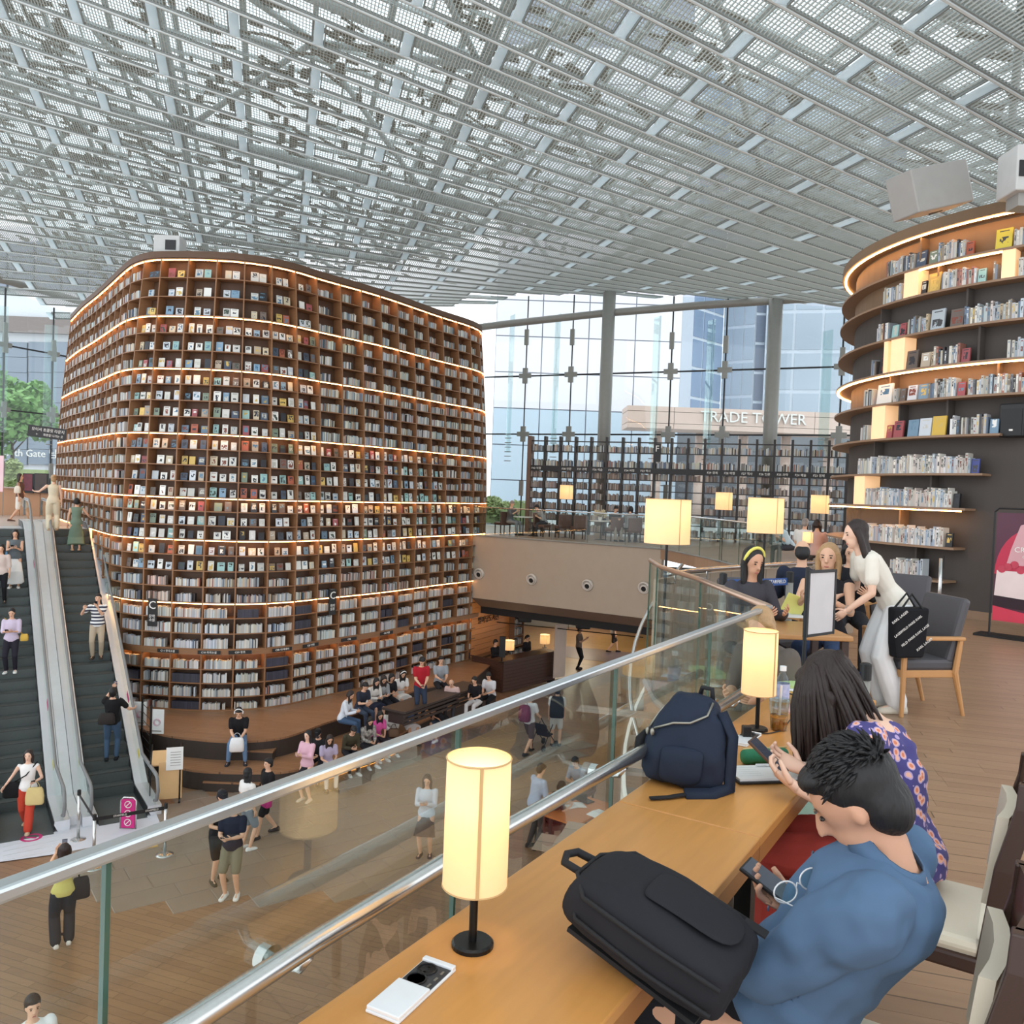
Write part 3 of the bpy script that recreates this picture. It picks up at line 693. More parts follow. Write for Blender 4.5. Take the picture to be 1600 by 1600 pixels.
for i, (area, ci, ri, ti, r_, b_, nb_, base, d, n_, w_, h_, col) in enumerate(cand):
    if i >= 300:
        book_geom(stuff_f, base, d, n_, w_, h_, 0.025, lin(col), 0.12, rb.random()); continue
    mb = MB(); kw, kh = round(w_, 2), round(h_, 2)
    if (kw, kh) not in book_cache:
        book_geom(mb, Vector((0, 0, 0)), Vector((1, 0, 0)), Vector((0, -1, 0)), kw, kh, 0.025, None, 0.12); mb.uv[0] = UVF
        book_cache[(kw, kh)] = mb.mesh('cover_book', m_cover_o)
    o = link(book_cache[(kw, kh)], 'cover_book'); o.location = base; o.rotation_euler = (0, 0, atan2(d.y, d.x)); o.color = lin(col)
    bay = ci - (NCOL - 1 - 30)
    tag(o, f'{cname(col)} book facing out, {ORD[b_]} in its bay, {ORD[ri]} row from the cornice, {ORD[ci]} bay', 'book', 'books displayed cover out on the tall bookshelf')
stuff_f.build('displayed_books', m_cover_v, label='remaining books displayed cover out on the tall bookshelf', category='books', kind='stuff')
stuff_s.build('shelved_books', m_spine_v, label='rows of spine-out books filling the tall bookshelf', category='books', kind='stuff')

# section signs: "C" plates and shelf-number strips
m_signtxt = mat('sign_white', (235, 232, 226), 0.6); m_sign = mat('sign_black', (26, 24, 24), 0.5)
def s_at(u, v):                          # arc length where the sight line to a point of the shelf front crosses the plan
    return min((i for i in range(len(PLAN))), key=lambda i: abs(pix(PLAN[i] + Vector((0, 0, atz(u, v, ZP).z * 0 - 1.5)))[0] - u) + (1000 if PLAN[i].x < -12 else 0))
for (u, v, h_, lab, lines) in ((244, 957, 0.78, 'black section sign with a white letter C beside the escalators', ['C', '문학', '소설']), (520, 941, 0.78, 'black section sign with a white letter C near the middle of the tall bookshelf', ['C', '취미', '실용'])):
    s = PL[s_at(u, v)]; p = sp(s, -0.05, -1.7); _, d, n_ = plan(s); zc = CZ - (v - pix(Vector((p.x, p.y, CZ)))[1]) * pix(p)[2] / FPX
    t = thing('section_sign', lab, 'sign', (p.x, p.y, zc))
    c = Vector((p.x, p.y, zc)); MB().box(c, (0.27, 0.02, h_), (d, n_, Vector((0, 0, 1)))).build('plate', m_sign, t)
    f0 = c + n_ * 0.015
    text('letter', 'C', m_signtxt, f0 + Vector((0, 0, .2)), d, (0, 0, 1), 0.32, t)
    text('caption', lines[1] + '\n' + lines[2], m_signtxt, f0 + Vector((0, 0, -.16)), d, (0, 0, 1), 0.1, t)
for i, (u, body) in enumerate(((262, 'C11 한국소설'), (330, 'C10 외국소설'), (380, 'C09 장르'), (440, 'C08 시/에세이'), (487, 'C07 만화'), (547, 'C06'), (606, 'C05 여행'), (648, 'C04'), (673, 'C03'))):
    s = PL[s_at(u, 1020)]; p = sp(s, -0.045, -3.09); _, d, n_ = plan(s)
    t = thing('shelf_label', f'black strip label reading {body.split()[0]} on the fascia over the lowest tier', 'sign', tuple(p), group='strip labels on the tall bookshelf')
    MB().box(p, (0.62, 0.015, 0.1), (d, n_, Vector((0, 0, 1)))).build('plate', m_sign, t); text('lettering', body, m_signtxt, p + n_ * 0.012, d, (0, 0, 1), 0.075, t)
# ================================================================== glass facades with steel, and what stands outside
def facade(name, P, Q, cols, trans, label, zbase=0.0):
    P = Vector((P[0], P[1], 0)); Q = Vector((Q[0], Q[1], 0)); d = (Q - P).normalized(); n_ = Vector((d.y, -d.x, 0)); L_ = (Q - P).length
    t = thing(name, label, None, tuple(P.lerp(Q, .5)), kind='structure')
    S = [0.0] + cols + [L_]
    def ztop(s): p = P + d * s; return ceil_z(p.x, p.y) - 0.05
    for a, b in zip(S[:-1], S[1:]):
        Z = [zbase] + trans + [None]
        for z0, z1 in zip(Z[:-1], Z[1:]):
            a_, b_ = P + d * (a + .01), P + d * (b - .01)
            za = ztop(a) if z1 is None else z1 - .01; zb_ = ztop(b) if z1 is None else z1 - .01
            mb = MB(); mb.extrude([Vector((a_.x, a_.y, z0 + .01)), Vector((b_.x, b_.y, z0 + .01)), Vector((b_.x, b_.y, zb_)), Vector((a_.x, a_.y, za))], -n_ * 0.02); mb.build('pane', m_glass_fac, t)
    for z in trans:
        MB().bar(P + Vector((0, 0, z)) + n_ * .03, Q + Vector((0, 0, z)) + n_ * .03, 0.05, 0.07).build('transom_cable', m_black, t)
    for s in cols:
        p = P + d * s + n_ * 0.06; zt = ztop(s)
        MB().bar(Vector((p.x, p.y, zbase)), Vector((p.x, p.y, zt)), 0.06, 0.06).build('mullion_cable', m_black, t)
        f0 = p + n_ * 0.55 - d * 0.55
        MB().box(f0 + Vector((0, 0, (3.6 + zt - 1.0) / 2)), (0.55, 0.03, zt - 1.0 - 3.6), ((d * 0.75 + n_ * 0.66).normalized(), Vector((0.66, -0.75, 0)), Vector((0, 0, 1)))).build('glass_fin', m_glass_fin, t)
        for k in range(6):
            MB().box(f0 + Vector((0, 0, 3.2 + k * 0.22)), (0.34, 0.04, 0.035), (d, n_, Vector((0, 0, 1)))).build('fin_clamp', m_steel_grey, t)
        for z in trans:
            q = p + n_ * .06 + Vector((0, 0, z)); mb = MB(); mb.box(q, (0.62, 0.1, 0.22), (d, n_, Vector((0, 0, 1)))); mb.box(q, (0.24, 0.11, 0.75), (d, n_, Vector((0, 0, 1)))); mb.build('spider_clamp', m_steel_grey, t)
        for z in (zt - 2.0, 1.9):
            MB().box(p + n_ * .05 + Vector((0, 0, z)), (0.2, 0.1, 0.75), (d, n_, Vector((0, 0, 1)))).build('cable_turnbuckle', m_steel_grey, t)
    return t, P, d, n_, ztop
def s_on(u, P, Q):
    p = onplane(u, 700, P, Q); return (Vector((p.x, p.y, 0)) - Vector((P[0], P[1], 0))).length
Pf, Qf = FAC_R; ztr = [onplane(950, 584, Pf, Qf).z, onplane(950, 679, Pf, Qf).z]
fac, FP, Fd, Fn, fzt = facade('window_1', Pf, Qf, [s_on(u, Pf, Qf) for u in (818, 889, 1044, 1128, 1310)], [ztr[1], ztr[0]], 'tall cable-stayed glass facade behind the far mezzanine')
for u in (957, 1212):
    p = onplane(u, 600, Pf, Qf) + Fn * 0.9; MB().tube([Vector((p.x, p.y, -0.02)), Vector((p.x, p.y, ceil_z(p.x, p.y)))], 0.29, 20).build('column', m_steel_grey, None, True, kind='structure', label='round grey steel column in front of the glass facade, ' + ('nearer the tall bookshelf' if u < 1000 else 'in front of the tower sign'))
bp = [onplane(u, v, Pf, Qf) + Fn * 0.75 for u, v in ((752, 517), (800, 511), (950, 495), (1100, 483), (1212, 476), (1380, 465))]
MB().tube(bp, 0.17, 14).build('tie_beam', m_steel_grey, None, True, kind='structure', label='horizontal grey steel tube across the glass facade')
Pl, Ql = FAC_L; zl = [onplane(60, 549, Pl, Ql).z, onplane(60, 646, Pl, Ql).z]
facl, LP, Ld, Ln, lzt = facade('window_2', Pl, Ql, [s_on(u, Pl, Ql) for u in (2, 78)], [zl[1], zl[0]], 'glass facade behind the head of the escalators')
bp = [onplane(u, v, Pl, Ql) + Ln * 0.6 for u, v in ((-40, 432), (0, 441), (60, 457), (132, 478))]
MB().tube(bp, 0.17, 12).build('tie_beam', m_steel_grey, None, True, kind='structure', label='horizontal grey steel tube under the ceiling edge by the escalators')

# ---- outside, right: pale panelled building, glass tower, stone canopy
m_pale = mat('pale_cladding', (242, 239, 246), 0.6, 0, 0.02); m_joint = mat('cladding_joint', (150, 152, 165), 0.7); m_pale2 = mat('pale_blue_cladding', (206, 222, 236), 0.5, 0, 0.03)
ground = MB().prism([(-90, 45), (-90, 160), (120, 160), (120, 30), (30, 27), (14.6, 33.95), (-1.6, 41.75), (-22, 45)], -0.5, -0.1).build('ground', mat('outdoor_paving', (170, 168, 165), 0.8), kind='structure', label='paving outside the glass facades')
pb = thing('panelled_building', 'pale building with large cladding panels behind the facade by the tall bookshelf', 'building', (4, 66, -0.1))
bx0, bx1 = aty(772, 600, 64).x, aty(1062, 600, 64).x
MB().box(((bx0 + bx1) / 2, 69.5, 20), (bx1 - bx0, 11, 40.2)).build('core', m_joint, pb)
zrow = [1.2, 4.0, 6.6] + [6.6 + 3.1 * k for k in range(1, 10)]
xs = [bx0 + (bx1 - bx0) * k / 4 for k in range(5)]
zz = [-0.1, 2.6, 5.3, 8.1] + [8.1 + 2.75 * k for k in range(1, 11)]
for za, zb in zip(zz[:-1], zz[1:]):
    for xa, xb in zip(xs[:-1], xs[1:]): MB().box(((xa + xb) / 2, 63.95, (za + zb) / 2), (xb - xa - 0.08, 0.1, zb - za - 0.08)).build('panel', m_pale2 if zb < 8.2 else m_pale, pb)
tw = thing('glass_tower', 'blue glass office tower with pale mullions behind the stone canopy', 'building', (24, 86, -0.1))
m_tg = mat('tower_glass', (136, 154, 180), 0.12, 0.0, 0.25, 0.25); m_tg2 = mat('tower_glass_light', (176, 188, 200), 0.3, 0.0, 0.15, 0.2); m_tm = mat('tower_mullion', (208, 216, 226), 0.5); m_tl = mat('tower_louvre', (120, 128, 146), 0.6)
def fac_bay(u0, u1, Y0, Y1, mg, ncol, nrow, z0=9.0, z1=46):
    a = aty(u0, 600, Y0); b = aty(u1, 600, Y1); a = Vector((a.x, a.y, 0)); b = Vector((b.x, b.y, 0)); d = (b - a).normalized(); n_ = Vector((d.y, -d.x, 0))
    MB().extrude([Vector((a.x, a.y, -0.1)), Vector((b.x, b.y, -0.1)), Vector((b.x, b.y, z1)), Vector((a.x, a.y, z1))], -n_ * 3).build('bay', m_tm, tw)
    for j in range(nrow):
        za = z0 + (z1 - z0) * j / nrow; zb = z0 + (z1 - z0) * (j + 1) / nrow
        for i in range(ncol):
            p = a.lerp(b, (i + .5) / ncol); L_ = (b - a).length / ncol
            MB().box(Vector((p.x, p.y, (za + zb) / 2)) + n_ * .02, (L_ * 0.9, 0.12, (zb - za) * 0.9), (d, n_, Vector((0, 0, 1)))).build('pane', mg, tw)
fac_bay(1060, 1078, 90, 90, m_tl, 1, 12); fac_bay(1079, 1126, 86, 90, m_tg, 3, 12); fac_bay(1127, 1176, 90, 88, m_tg2, 3, 10); fac_bay(1177, 1192, 88, 88, m_tl, 1, 12)
fac_bay(1193, 1328, 87, 85, m_tg2, 3, 9); fac_bay(1329, 1356, 85, 86, m_tm, 1, 9); fac_bay(1357, 1400, 86, 87, m_tl, 1, 12)
cn = thing('stone_canopy', 'pinkish stone canopy carrying the words TRADE TOWER in white letters', 'canopy', (20, 58, -0.1))
m_pink = mat('pink_granite', (216, 190, 176), 0.6, 0, 0.06, 2)
ca = aty(980, 655, 56); cb = aty(1420, 655, 56); zb_, zt_ = aty(1150, 674, 56).z, aty(1150, 639, 56).z
for j in range(3):
    for i in range(6):
        x0 = ca.x + (cb.x - ca.x) * i / 6; x1 = ca.x + (cb.x - ca.x) * (i + 1) / 6; za = zb_ + (zt_ - zb_) * (0, .24, .76)[j]; zc = zb_ + (zt_ - zb_) * (.24, .76, 1)[j]
        MB().box(((x0 + x1) / 2, 57.5, (za + zc) / 2), (x1 - x0 - .03, 3, zc - za - .03)).build('stone_slab', m_pink, cn)
text('lettering', 'TRADE TOWER', m_signtxt, Vector((aty(1177, 655, 55.9).x, 55.9, aty(1177, 654, 55.9).z)), (1, 0, 0), (0, 0, 1), 1.02, cn, 0.05)
m_lobby = mat('lobby_dark', (112, 116, 122), 0.4, 0, 0.2, 0.5)
for i in range(6):
    p = aty(1020 + i * 66, 760, 60); MB().tube([Vector((p.x, 59, -0.1)), Vector((p.x, 59, zb_))], 0.35, 10).build('canopy_column', m_pink, cn, True)
MB().box(((ca.x + cb.x) / 2 + 2, 66, 3.5), (cb.x - ca.x, 1, 7.2)).build('lobby_wall', m_lobby, cn)
# ---- outside, left: grey glazed building with a white band and entrance, tree, hedge, parked car
lb = thing('office_block', 'grey glazed office block with a broad white band behind the escalators', 'building', (-52, 78, -0.1))
m_gg = mat('grey_glazing', (128, 138, 152), 0.2, 0, 0.2, 0.3); m_wb = mat('white_band', (228, 228, 232), 0.6)
def lbox(u0, v0, u1, v1, Y, m_, name, dep=1.0):
    a = aty(u0, v1, Y); b = aty(u1, v0, Y); MB().box(((a.x + b.x) / 2, Y + dep / 2, (a.z + b.z) / 2), (abs(b.x - a.x), dep, abs(b.z - a.z))).build(name, m_, lb)
lbox(-80, 360, 190, 760, 80, m_wb, 'wall', 4)
lbox(-80, 500, 190, 515, 79, mat('band_shadow_gap', (140, 128, 124), 0.7), 'soffit', 0.5)
for j in range(3):
    for i in range(6): lbox(-70 + i * 42, 400 + j * 26 - 22, -70 + i * 42 + 38, 400 + j * 26, 79.6, m_gg, 'pane', 0.3)
for j in range(8):
    for i in range(7): lbox(-70 + i * 38, 535 + j * 24, -70 + i * 38 + 36, 535 + j * 24 + 22, 79.6, m_gg, 'pane', 0.3)
sg = aty(52, 709, 78.5); text('lettering', 'South Gate 남문', m_signtxt, sg, (1, 0, 0), (0, 0, 1), 0.95, lb, 0.05)
m_leaf = mat('tree_leaf', (124, 166, 96), 0.6, 0, 0.25, 1.5); m_leaf2 = mat('hedge_leaf', (158, 172, 116), 0.7, 0, 0.25, 1.5); m_bark = mat('bark', (84, 70, 60), 0.9)
def leaf_cloud(c, r, n_, seed, size=0.28):
    mb = MB(); q = random.Random(seed)
    blobs = [(Vector(c) + Vector((q.uniform(-1, 1) * r[0] * .6, q.uniform(-1, 1) * r[1] * .6, q.uniform(-1, 1) * r[2] * .65)), q.uniform(.35, .6)) for _ in range(9)]
    for i in range(n_):
        b_, k = q.choice(blobs); v_ = Vector((q.gauss(0, 1), q.gauss(0, 1), q.gauss(0, 1))).normalized() * (q.random() ** .4)
        p = b_ + Vector((v_.x * r[0] * k, v_.y * r[1] * k, v_.z * r[2] * k)); a = Vector((q.gauss(0, 1), q.gauss(0, 1), q.gauss(0, .6))).normalized(); b2 = a.orthogonal().normalized(); s_ = size * q.uniform(.6, 1.3)
        mb.add([p - a * s_, p + b2 * s_ * .5, p + a * s_, p - b2 * s_ * .5], [(0, 1, 2, 3)])
    return mb
tc_ = aty(20, 635, 56)
tr = thing('street_tree', 'leafy light green tree outside the facade behind the escalators', 'tree', (tc_.x, 56, -0.1))
leaf_cloud((tc_.x, 56, 5.2), (2.6, 2.4, 3.6), 5200, 4).build('crown', m_leaf, tr, kind='stuff')
MB().tube([Vector((tc_.x, 56, -0.1)), Vector((tc_.x + .1, 56, 2.2)), Vector((tc_.x - .1, 56, 4.6)), Vector((tc_.x, 56, 6.5))], [0.16, 0.13, 0.09, 0.04], 8).build('trunk', m_bark, tr, True)
for k in range(5):
    a = k * 1.3; MB().tube([Vector((tc_.x, 56, 3 + k * .5)), Vector((tc_.x + cos(a) * 1.4, 56 + sin(a) * 1.4, 4.6 + k * .6))], [0.06, 0.02], 6).build('branch', m_bark, tr)
for (u0, u1, v0, v1, Y, sd, nm) in ((12, 76, 728, 742, 49, 8, 'behind the woman in the brown top'), (757, 838, 780, 790, 46, 9, 'at the foot of the facade by the tall bookshelf')):
    a = aty(u0, v1, Y); b = aty(u1, v0, Y); h = thing('clipped_hedge', 'clipped green hedge outside, ' + nm, 'hedge', ((a.x + b.x) / 2, Y, -0.1))
    zt = b.z; c = Vector(((a.x + b.x) / 2, Y, (zt - .1) / 2)); mb = leaf_cloud(c, ((b.x - a.x) * .62, .8, (zt + .1) * .62), 3200, sd, .14); mb.build('foliage', m_leaf2, h, kind='stuff')
    MB().box((c.x, Y, (zt - .3) / 2), (b.x - a.x, .7, zt - .2)).build('hedge_body', m_leaf2, h)
cp = aty(22, 725, 60); car = thing('parked_car', 'white car parked outside beyond the hedge', 'car', (cp.x, 60, -0.1))
mcar = mat('white_car_paint', (236, 238, 242), 0.2); mcg = mat('car_glass', (40, 48, 56), 0.1)
prof = [(-2.2, .35), (-2.25, .8), (-1.9, 1.0), (-1.2, 1.1), (-.5, 1.55), (.7, 1.58), (1.5, 1.12), (2.1, 1.0), (2.25, .6), (2.2, .35)]
MB().extrude([Vector((cp.x + x, 59.2, z - .1)) for x, z in prof], (0, 1.7, 0)).build('body', mcar, car)
MB().extrude([Vector((cp.x + x, 59.15, z - .1)) for x, z in ((-.95, 1.12), (-.42, 1.48), (.62, 1.5), (1.2, 1.14))], (0, 1.8, 0)).build('window', mcg, car)
for x in (-1.4, 1.4): MB().lathe([(.33, -.1), (.33, .1)], (cp.x + x, 59.2, .23), 16, ax=(0, 1, 0)).build('wheel', m_black, car)
# ================================================================== round dark bookshelf tower on the mezzanine
TC = Vector((10.4, 15.3, 0)); RW = 3.95
def tp(a, r_, z): return Vector((TC.x + r_ * cos(a), TC.y + r_ * sin(a), z))
def t_ang(u, v, r_):                       # angle where a sight line first meets the cylinder of radius r_
    d = sight(u, v); o = Vector((-TC.x, -TC.y)); dx = Vector((d.x, d.y)); A_ = dx.dot(dx); B_ = o.dot(dx); C_ = o.dot(o) - r_ * r_; D = B_ * B_ - A_ * C_
    if D < 0: return None
    t = (-B_ - sqrt(D)) / A_; p = o + dx * t; return atan2(p.y, p.x) % (2 * pi)
m_tboard = mat('tower_board_wood', (140, 112, 88), 0.55, 0, 0.1, 4); m_tback = mat('tower_warm_brown', (120, 96, 72), 0.7, 0, 0.08, 3)
m_lightbox = mat('light_box_wood', (240, 205, 165), 0.6, emit=(255, 196, 138), estr=.55)
tower = thing('round_bookshelf', 'round charcoal bookshelf tower with curved wooden shelves and glowing strips', 'bookshelf', (TC.x, TC.y, 0))
def sector(name, r0, r1, z0, z1, a0, a1, m_, n_=40, parent=tower, smooth=False):
    mb = MB(); mb.loft([[tp(a0 + (a1 - a0) * i / n_, r_, z) for r_, z in ((r0, z0), (r1, z0), (r1, z1), (r0, z1))] for i in range(n_ + 1)]); return mb.build(name, m_, parent, smooth)
AL, AR = radians(118), radians(300)
sector('tower_wall', RW - 0.3, RW, -0.01, 6.3, AL, AR, m_tower, 60)
sector('skirting', RW, RW + 0.02, 0.0, 0.13, AL, AR, m_tboard, 60)
TZ = [6.17, 5.64, 5.18, 4.56, 3.98, 3.46, 2.86, 2.26, 1.72, 1.10, 0.57]       # shelf heights from the cornice down
TEND = {6: 1562, 7: 1535, 8: 1508, 9: 1490, 10: 1474}; TY = [357, 409, 454, 514, 571, 622, 681, 739, 792, 852, 905]
RF = [RW + 0.25 + 0.012 * i for i in range(11)]
ends = []
for i, z in enumerate(TZ):
    a1 = t_ang(TEND[i], TY[i], RF[i]) if i in TEND else AR
    ends.append(a1)
    if i == 0: sector('cornice', RW - .35, RF[0] + .02, z, z + 0.17, AL, AR, m_tback, 50)
    else: sector('shelf_board', RW, RF[i], z - 0.035, z, AL, a1, m_tboard, 44)
for i, (z0, z1) in enumerate(((5.64, 6.17), (5.18, 5.64), (3.46, 3.98))):           # backs tinted brown, the warm strip glow put into the colour
    sector('glow_tinted_back', RW, RW + 0.012, z0, z1 - .035, AL, AR if i < 3 else ends[9] + .03, m_tback, 44)
def led(i, u0, u1):
    z = TZ[i] - (0.0 if i == 0 else 0.037); r_ = RF[i] - 0.03
    a0 = t_ang(u0, TY[i], RF[i]) if u0 else AL; a1 = t_ang(u1, TY[i], RF[i]) if u1 else AR
    sector('light_strip', r_ - 0.025, r_ + 0.01, z - 0.022, z - 0.004, a0 or AL, a1 or AR, m_led, 40)
led(0, None, None); led(1, 1422, 1566); led(4, None, None); led(8, None, 1500)
for (i, u0, u1) in ((2, 1412, 1434), (2, 1563, 1584), (4, 1391, 1412), (6, 1361, 1381), (8, 1333, 1349), (4, 1380, 1386)):     # glowing timber boxes between shelves
    z0, z1 = TZ[i] + .002, TZ[i - 1] - .037
    a0 = t_ang(u0, TY[i], RF[i] - .03); a1 = t_ang(u1, TY[i], RF[i] - .03)
    if a0 is None or a1 is None: continue
    sector('light_box', RW + .02, RF[i] - .03, z0, z1, a0, a1, m_lightbox, 4)
for z0, z1, us in ((5.64, 6.17, (1452,)), (5.18, 5.64, (1478,)), (4.56, 5.18, (1392, 1520)), (3.98, 4.56, (1538,)), (3.46, 3.98, (1405, 1566)), (2.86, 3.46, (1418, 1490)), (2.26, 2.86, (1380,)), (1.72, 2.26, (1465,)), (1.10, 1.72, (1418,)), (0.13, 1.10, (1440,))):
    for u in us:
        a = t_ang(u, CZ, RW) or None
        a = t_ang(u, 768 + (CZ - z0) * 100, RW)
        if a: sector('upright', RW, RW + .18, z0, z1 - .036, a - .004, a + .004, m_tback if z0 in (5.64, 5.18, 3.46, 1.10) else m_tower, 1)  # uprights in the strip-lit rows painted browner for the glow
# books on the tower: (shelf, [(u0, u1, 's'pines or 'f'ace)...])
def ordn(i):
    if i < 40: return ORD[i]
    n_ = i + 1; w_ = {4: 'forty', 5: 'fifty', 6: 'sixty', 7: 'seventy'}[n_ // 10]
    return w_ + '-' + ORD[n_ % 10 - 1] if n_ % 10 else {5: 'fiftieth', 6: 'sixtieth', 7: 'seventieth'}.get(n_ // 10, 'fortieth')
TROWS = [(1, [(1386, 1428, 's'), (1430, 1446, 'f'), (1450, 1464, 'f'), (1466, 1506, 's'), (1507, 1520, 'f'), (1553, 1580, 'f'), (1583, 1640, 's')]),
         (2, [(1381, 1409, 's'), (1438, 1446, 'f'), (1448, 1468, 'f'), (1471, 1524, 's'), (1526, 1539, 'f'), (1551, 1556, 's'), (1590, 1640, 's')]),
         (3, [(1371, 1390, 's'), (1392, 1402, 'f'), (1404, 1414, 'f'), (1418, 1438, 's'), (1440, 1450, 's'), (1452, 1474, 'f'), (1483, 1504, 'f'), (1506, 1640, 's')]),
         (4, [(1362, 1370, 's'), (1372, 1386, 'f'), (1414, 1412, 's'), (1414, 1432, 'f'), (1437, 1452, 'f'), (1455, 1498, 's'), (1500, 1514, 'f'), (1573, 1640, 's')]),
         (5, [(1350, 1364, 's'), (1368, 1392, 'f'), (1396, 1403, 's'), (1404, 1413, 'f'), (1416, 1431, 'f'), (1433, 1449, 'f'), (1450, 1492, 's'), (1494, 1507, 'f'), (1512, 1640, 's')]),
         (6, [(1345, 1356, 's'), (1383, 1392, 'f'), (1380, 1380, 's'), (1394, 1409, 'f'), (1416, 1433, 'f'), (1434, 1453, 'f'), (1454, 1476, 'f'), (1484, 1543, 's'), (1545, 1559, 'f')]),
         (7, [(1340, 1374, 's'), (1376, 1514, 's'), (1516, 1529, 'f')]),
         (8, [(1338, 1486, 's'), (1488, 1498, 'f')]),
         (9, [(1352, 1474, 's'), (1476, 1487, 'f')]), (10, [(1390, 1440, 's')])]
WHITISH = [(214, 210, 200), (204, 200, 190), (190, 188, 180), (206, 206, 206), (176, 186, 192), (150, 164, 180), (196, 184, 176)]
rk = random.Random(33); SIDE = ['topmost', 'second', 'third', 'fourth', 'fifth', 'sixth', 'seventh', 'eighth', 'ninth', 'lowest']
mcache = {}; tb = []
for (i, groups) in TROWS:
    z = TZ[i] + .001; Hs = (TZ[i - 1] - .037 - z); k_in_row = 0
    for (u0, u1, kind) in groups:
        a0 = t_ang(u0, TY[i] - 12, RF[i] - .05); a1 = t_ang(u1, TY[i] - 12, RF[i] - .05)
        if a1 is None or a1 > radians(262): a1 = radians(262)
        if a0 is None: a0 = radians(150)
        if a0 >= a1: continue
        rr_ = RF[i] - .05; a = a0
        while a < a1 - 0.003:
            if kind == 's':
                t_ = rk.uniform(.022, .045); h_ = min(Hs * .9, rk.uniform(.22, .31)); dep = .16
                pal = WHITISH if i >= 7 or rk.random() < .3 else PAL_SPINE
            else:
                t_ = (a1 - a0) * rr_; h_ = min(Hs * .9, max(.22, min(.34, t_ * 1.3))); dep = .03 if u1 - u0 > 10 else .05; pal = PAL_COVER
            jt = rk.uniform(.85, 1.08); col = tuple(min(245, c * jt) for c in rk.choice(pal))
            if (u0, i) == (1553, 1): col = (206, 190, 70)
            if (u0, i) == (1516, 7): col = (60, 70, 130)
            if (u0, i) in ((1488, 8), (1476, 9)): col = (24, 24, 26)
            if (u0, i) == (1454, 6): col = (206, 170, 70)
            da = t_ / rr_; am = a + da / 2; n_ = Vector((cos(am), sin(am), 0)); x = Vector((-sin(am), cos(am), 0))
            b0 = tp(am, rr_ - dep - (.02 if kind == 'f' else 0), z); uu, vv, dd_ = pix(b0)
            tb.append((t_ * h_ * max(0, n_.dot((EYE - b0).normalized())) if uu < 1605 else 0, b0, x, n_, round(t_ * .95, 3), round(h_, 2), dep, kind, col,
                       f'{cname(col)} book, {ordn(k_in_row)} from the window on the {SIDE[i - 1]} shelf of the round bookshelf'))
            k_in_row += 1; a += da if kind == 's' else 9
tb.sort(key=lambda q: -q[0]); trest = MB()
for q, (ar, b0, x, n_, kt, kh, dep, kind, col, lab) in enumerate(tb):
    if q >= 300: book_geom(trest, b0, x, n_, kt, kh, dep, lin(col), 0, .5); continue
    key = (kt, kh, dep)
    if key not in mcache:
        mb = MB(); book_geom(mb, Vector((0, 0, 0)), Vector((1, 0, 0)), Vector((0, -1, 0)), kt, kh, dep, None, 0.0 if kind == 's' else .1); mcache[key] = mb.mesh('shelved_book', m_cover_o)
    o = link(mcache[key], 'shelved_book'); o.location = b0; o.rotation_euler = (0, 0, atan2(x.y, x.x)); o.color = lin(col)
    tag(o, lab, 'book', 'books on the round charcoal bookshelf')
trest.build('thin_books', m_spine_v, label='remaining thin books on the round charcoal bookshelf', category='books', kind='stuff')
# grey projector housings on top, black loudspeaker on the wall
m_case = mat('grey_housing', (150, 148, 144), 0.5, 0.1); m_case2 = mat('pale_housing', (190, 190, 188), 0.5)
c = aty(1452, 298, 12.4); t = thing('projector_housing', 'large grey projector housing tilted on top of the round bookshelf', 'projector', (c.x, c.y, 6.34))
x = Vector((0.90, 0.30, 0.30)).normalized(); y = Vector((-.3, .95, 0)).normalized(); y = (y - x * y.dot(x)).normalized(); zv = x.cross(y)
cc = Vector((c.x, c.y, c.z))
bevel(MB().box(cc, (1.05, .5, .62), (x, y, zv)).build('case', m_case, t), .02)
MB().box(cc + x * .53, (.03, .46, .56), (x, y, zv)).build('end_cap', m_case2, t); MB().box(cc + x * .55, (.02, .22, .42), (x, y, zv)).build('vent', m_black, t)
MB().bar(cc - zv * .30 + x * .1, Vector((cc.x + .1, cc.y + .1, 6.34)), .2, .2, (0, 1, 0)).build('bracket', m_black, t)
c = aty(1600, 272, 12.0); t = thing('projector_box', 'pale projector box with a black lens window standing on the round bookshelf', 'projector', (c.x, c.y, 6.34))
bevel(MB().box(c, (.5, .5, .64)).build('case', m_case2, t), .02); MB().box(c + Vector((-.13, -.26, -.02)), (.18, .02, .22)).build('lens_window', m_black, t); MB().box((c.x, c.y, c.z - .4), (.3, .3, .2)).build('foot', m_case, t)
a = t_ang(1584, 655, RW + .1); p = tp(a, RW + .1, TZ[6] + .2); n_ = Vector((cos(a), sin(a), 0))
t = thing('wall_loudspeaker', 'black loudspeaker on the charcoal wall beside the sixth shelf of the round bookshelf', 'loudspeaker', tuple(p))
xx = Vector((-n_.y, n_.x, 0)); bevel(MB().box(p, (.34, .2, .5), (xx, n_, Vector((0, 0, 1)))).build('cabinet', m_black, t), .02); MB().box(p + n_ * .105 - Vector((0, 0, .03)), (.28, .01, .4), (xx, n_, Vector((0, 0, 1)))).build('grille', m_blacksteel, t); MB().box(p + n_ * .115 - Vector((0, 0, .15)), (.05, .01, .025), (xx, n_, Vector((0, 0, 1)))).build('badge', m_signtxt, t)
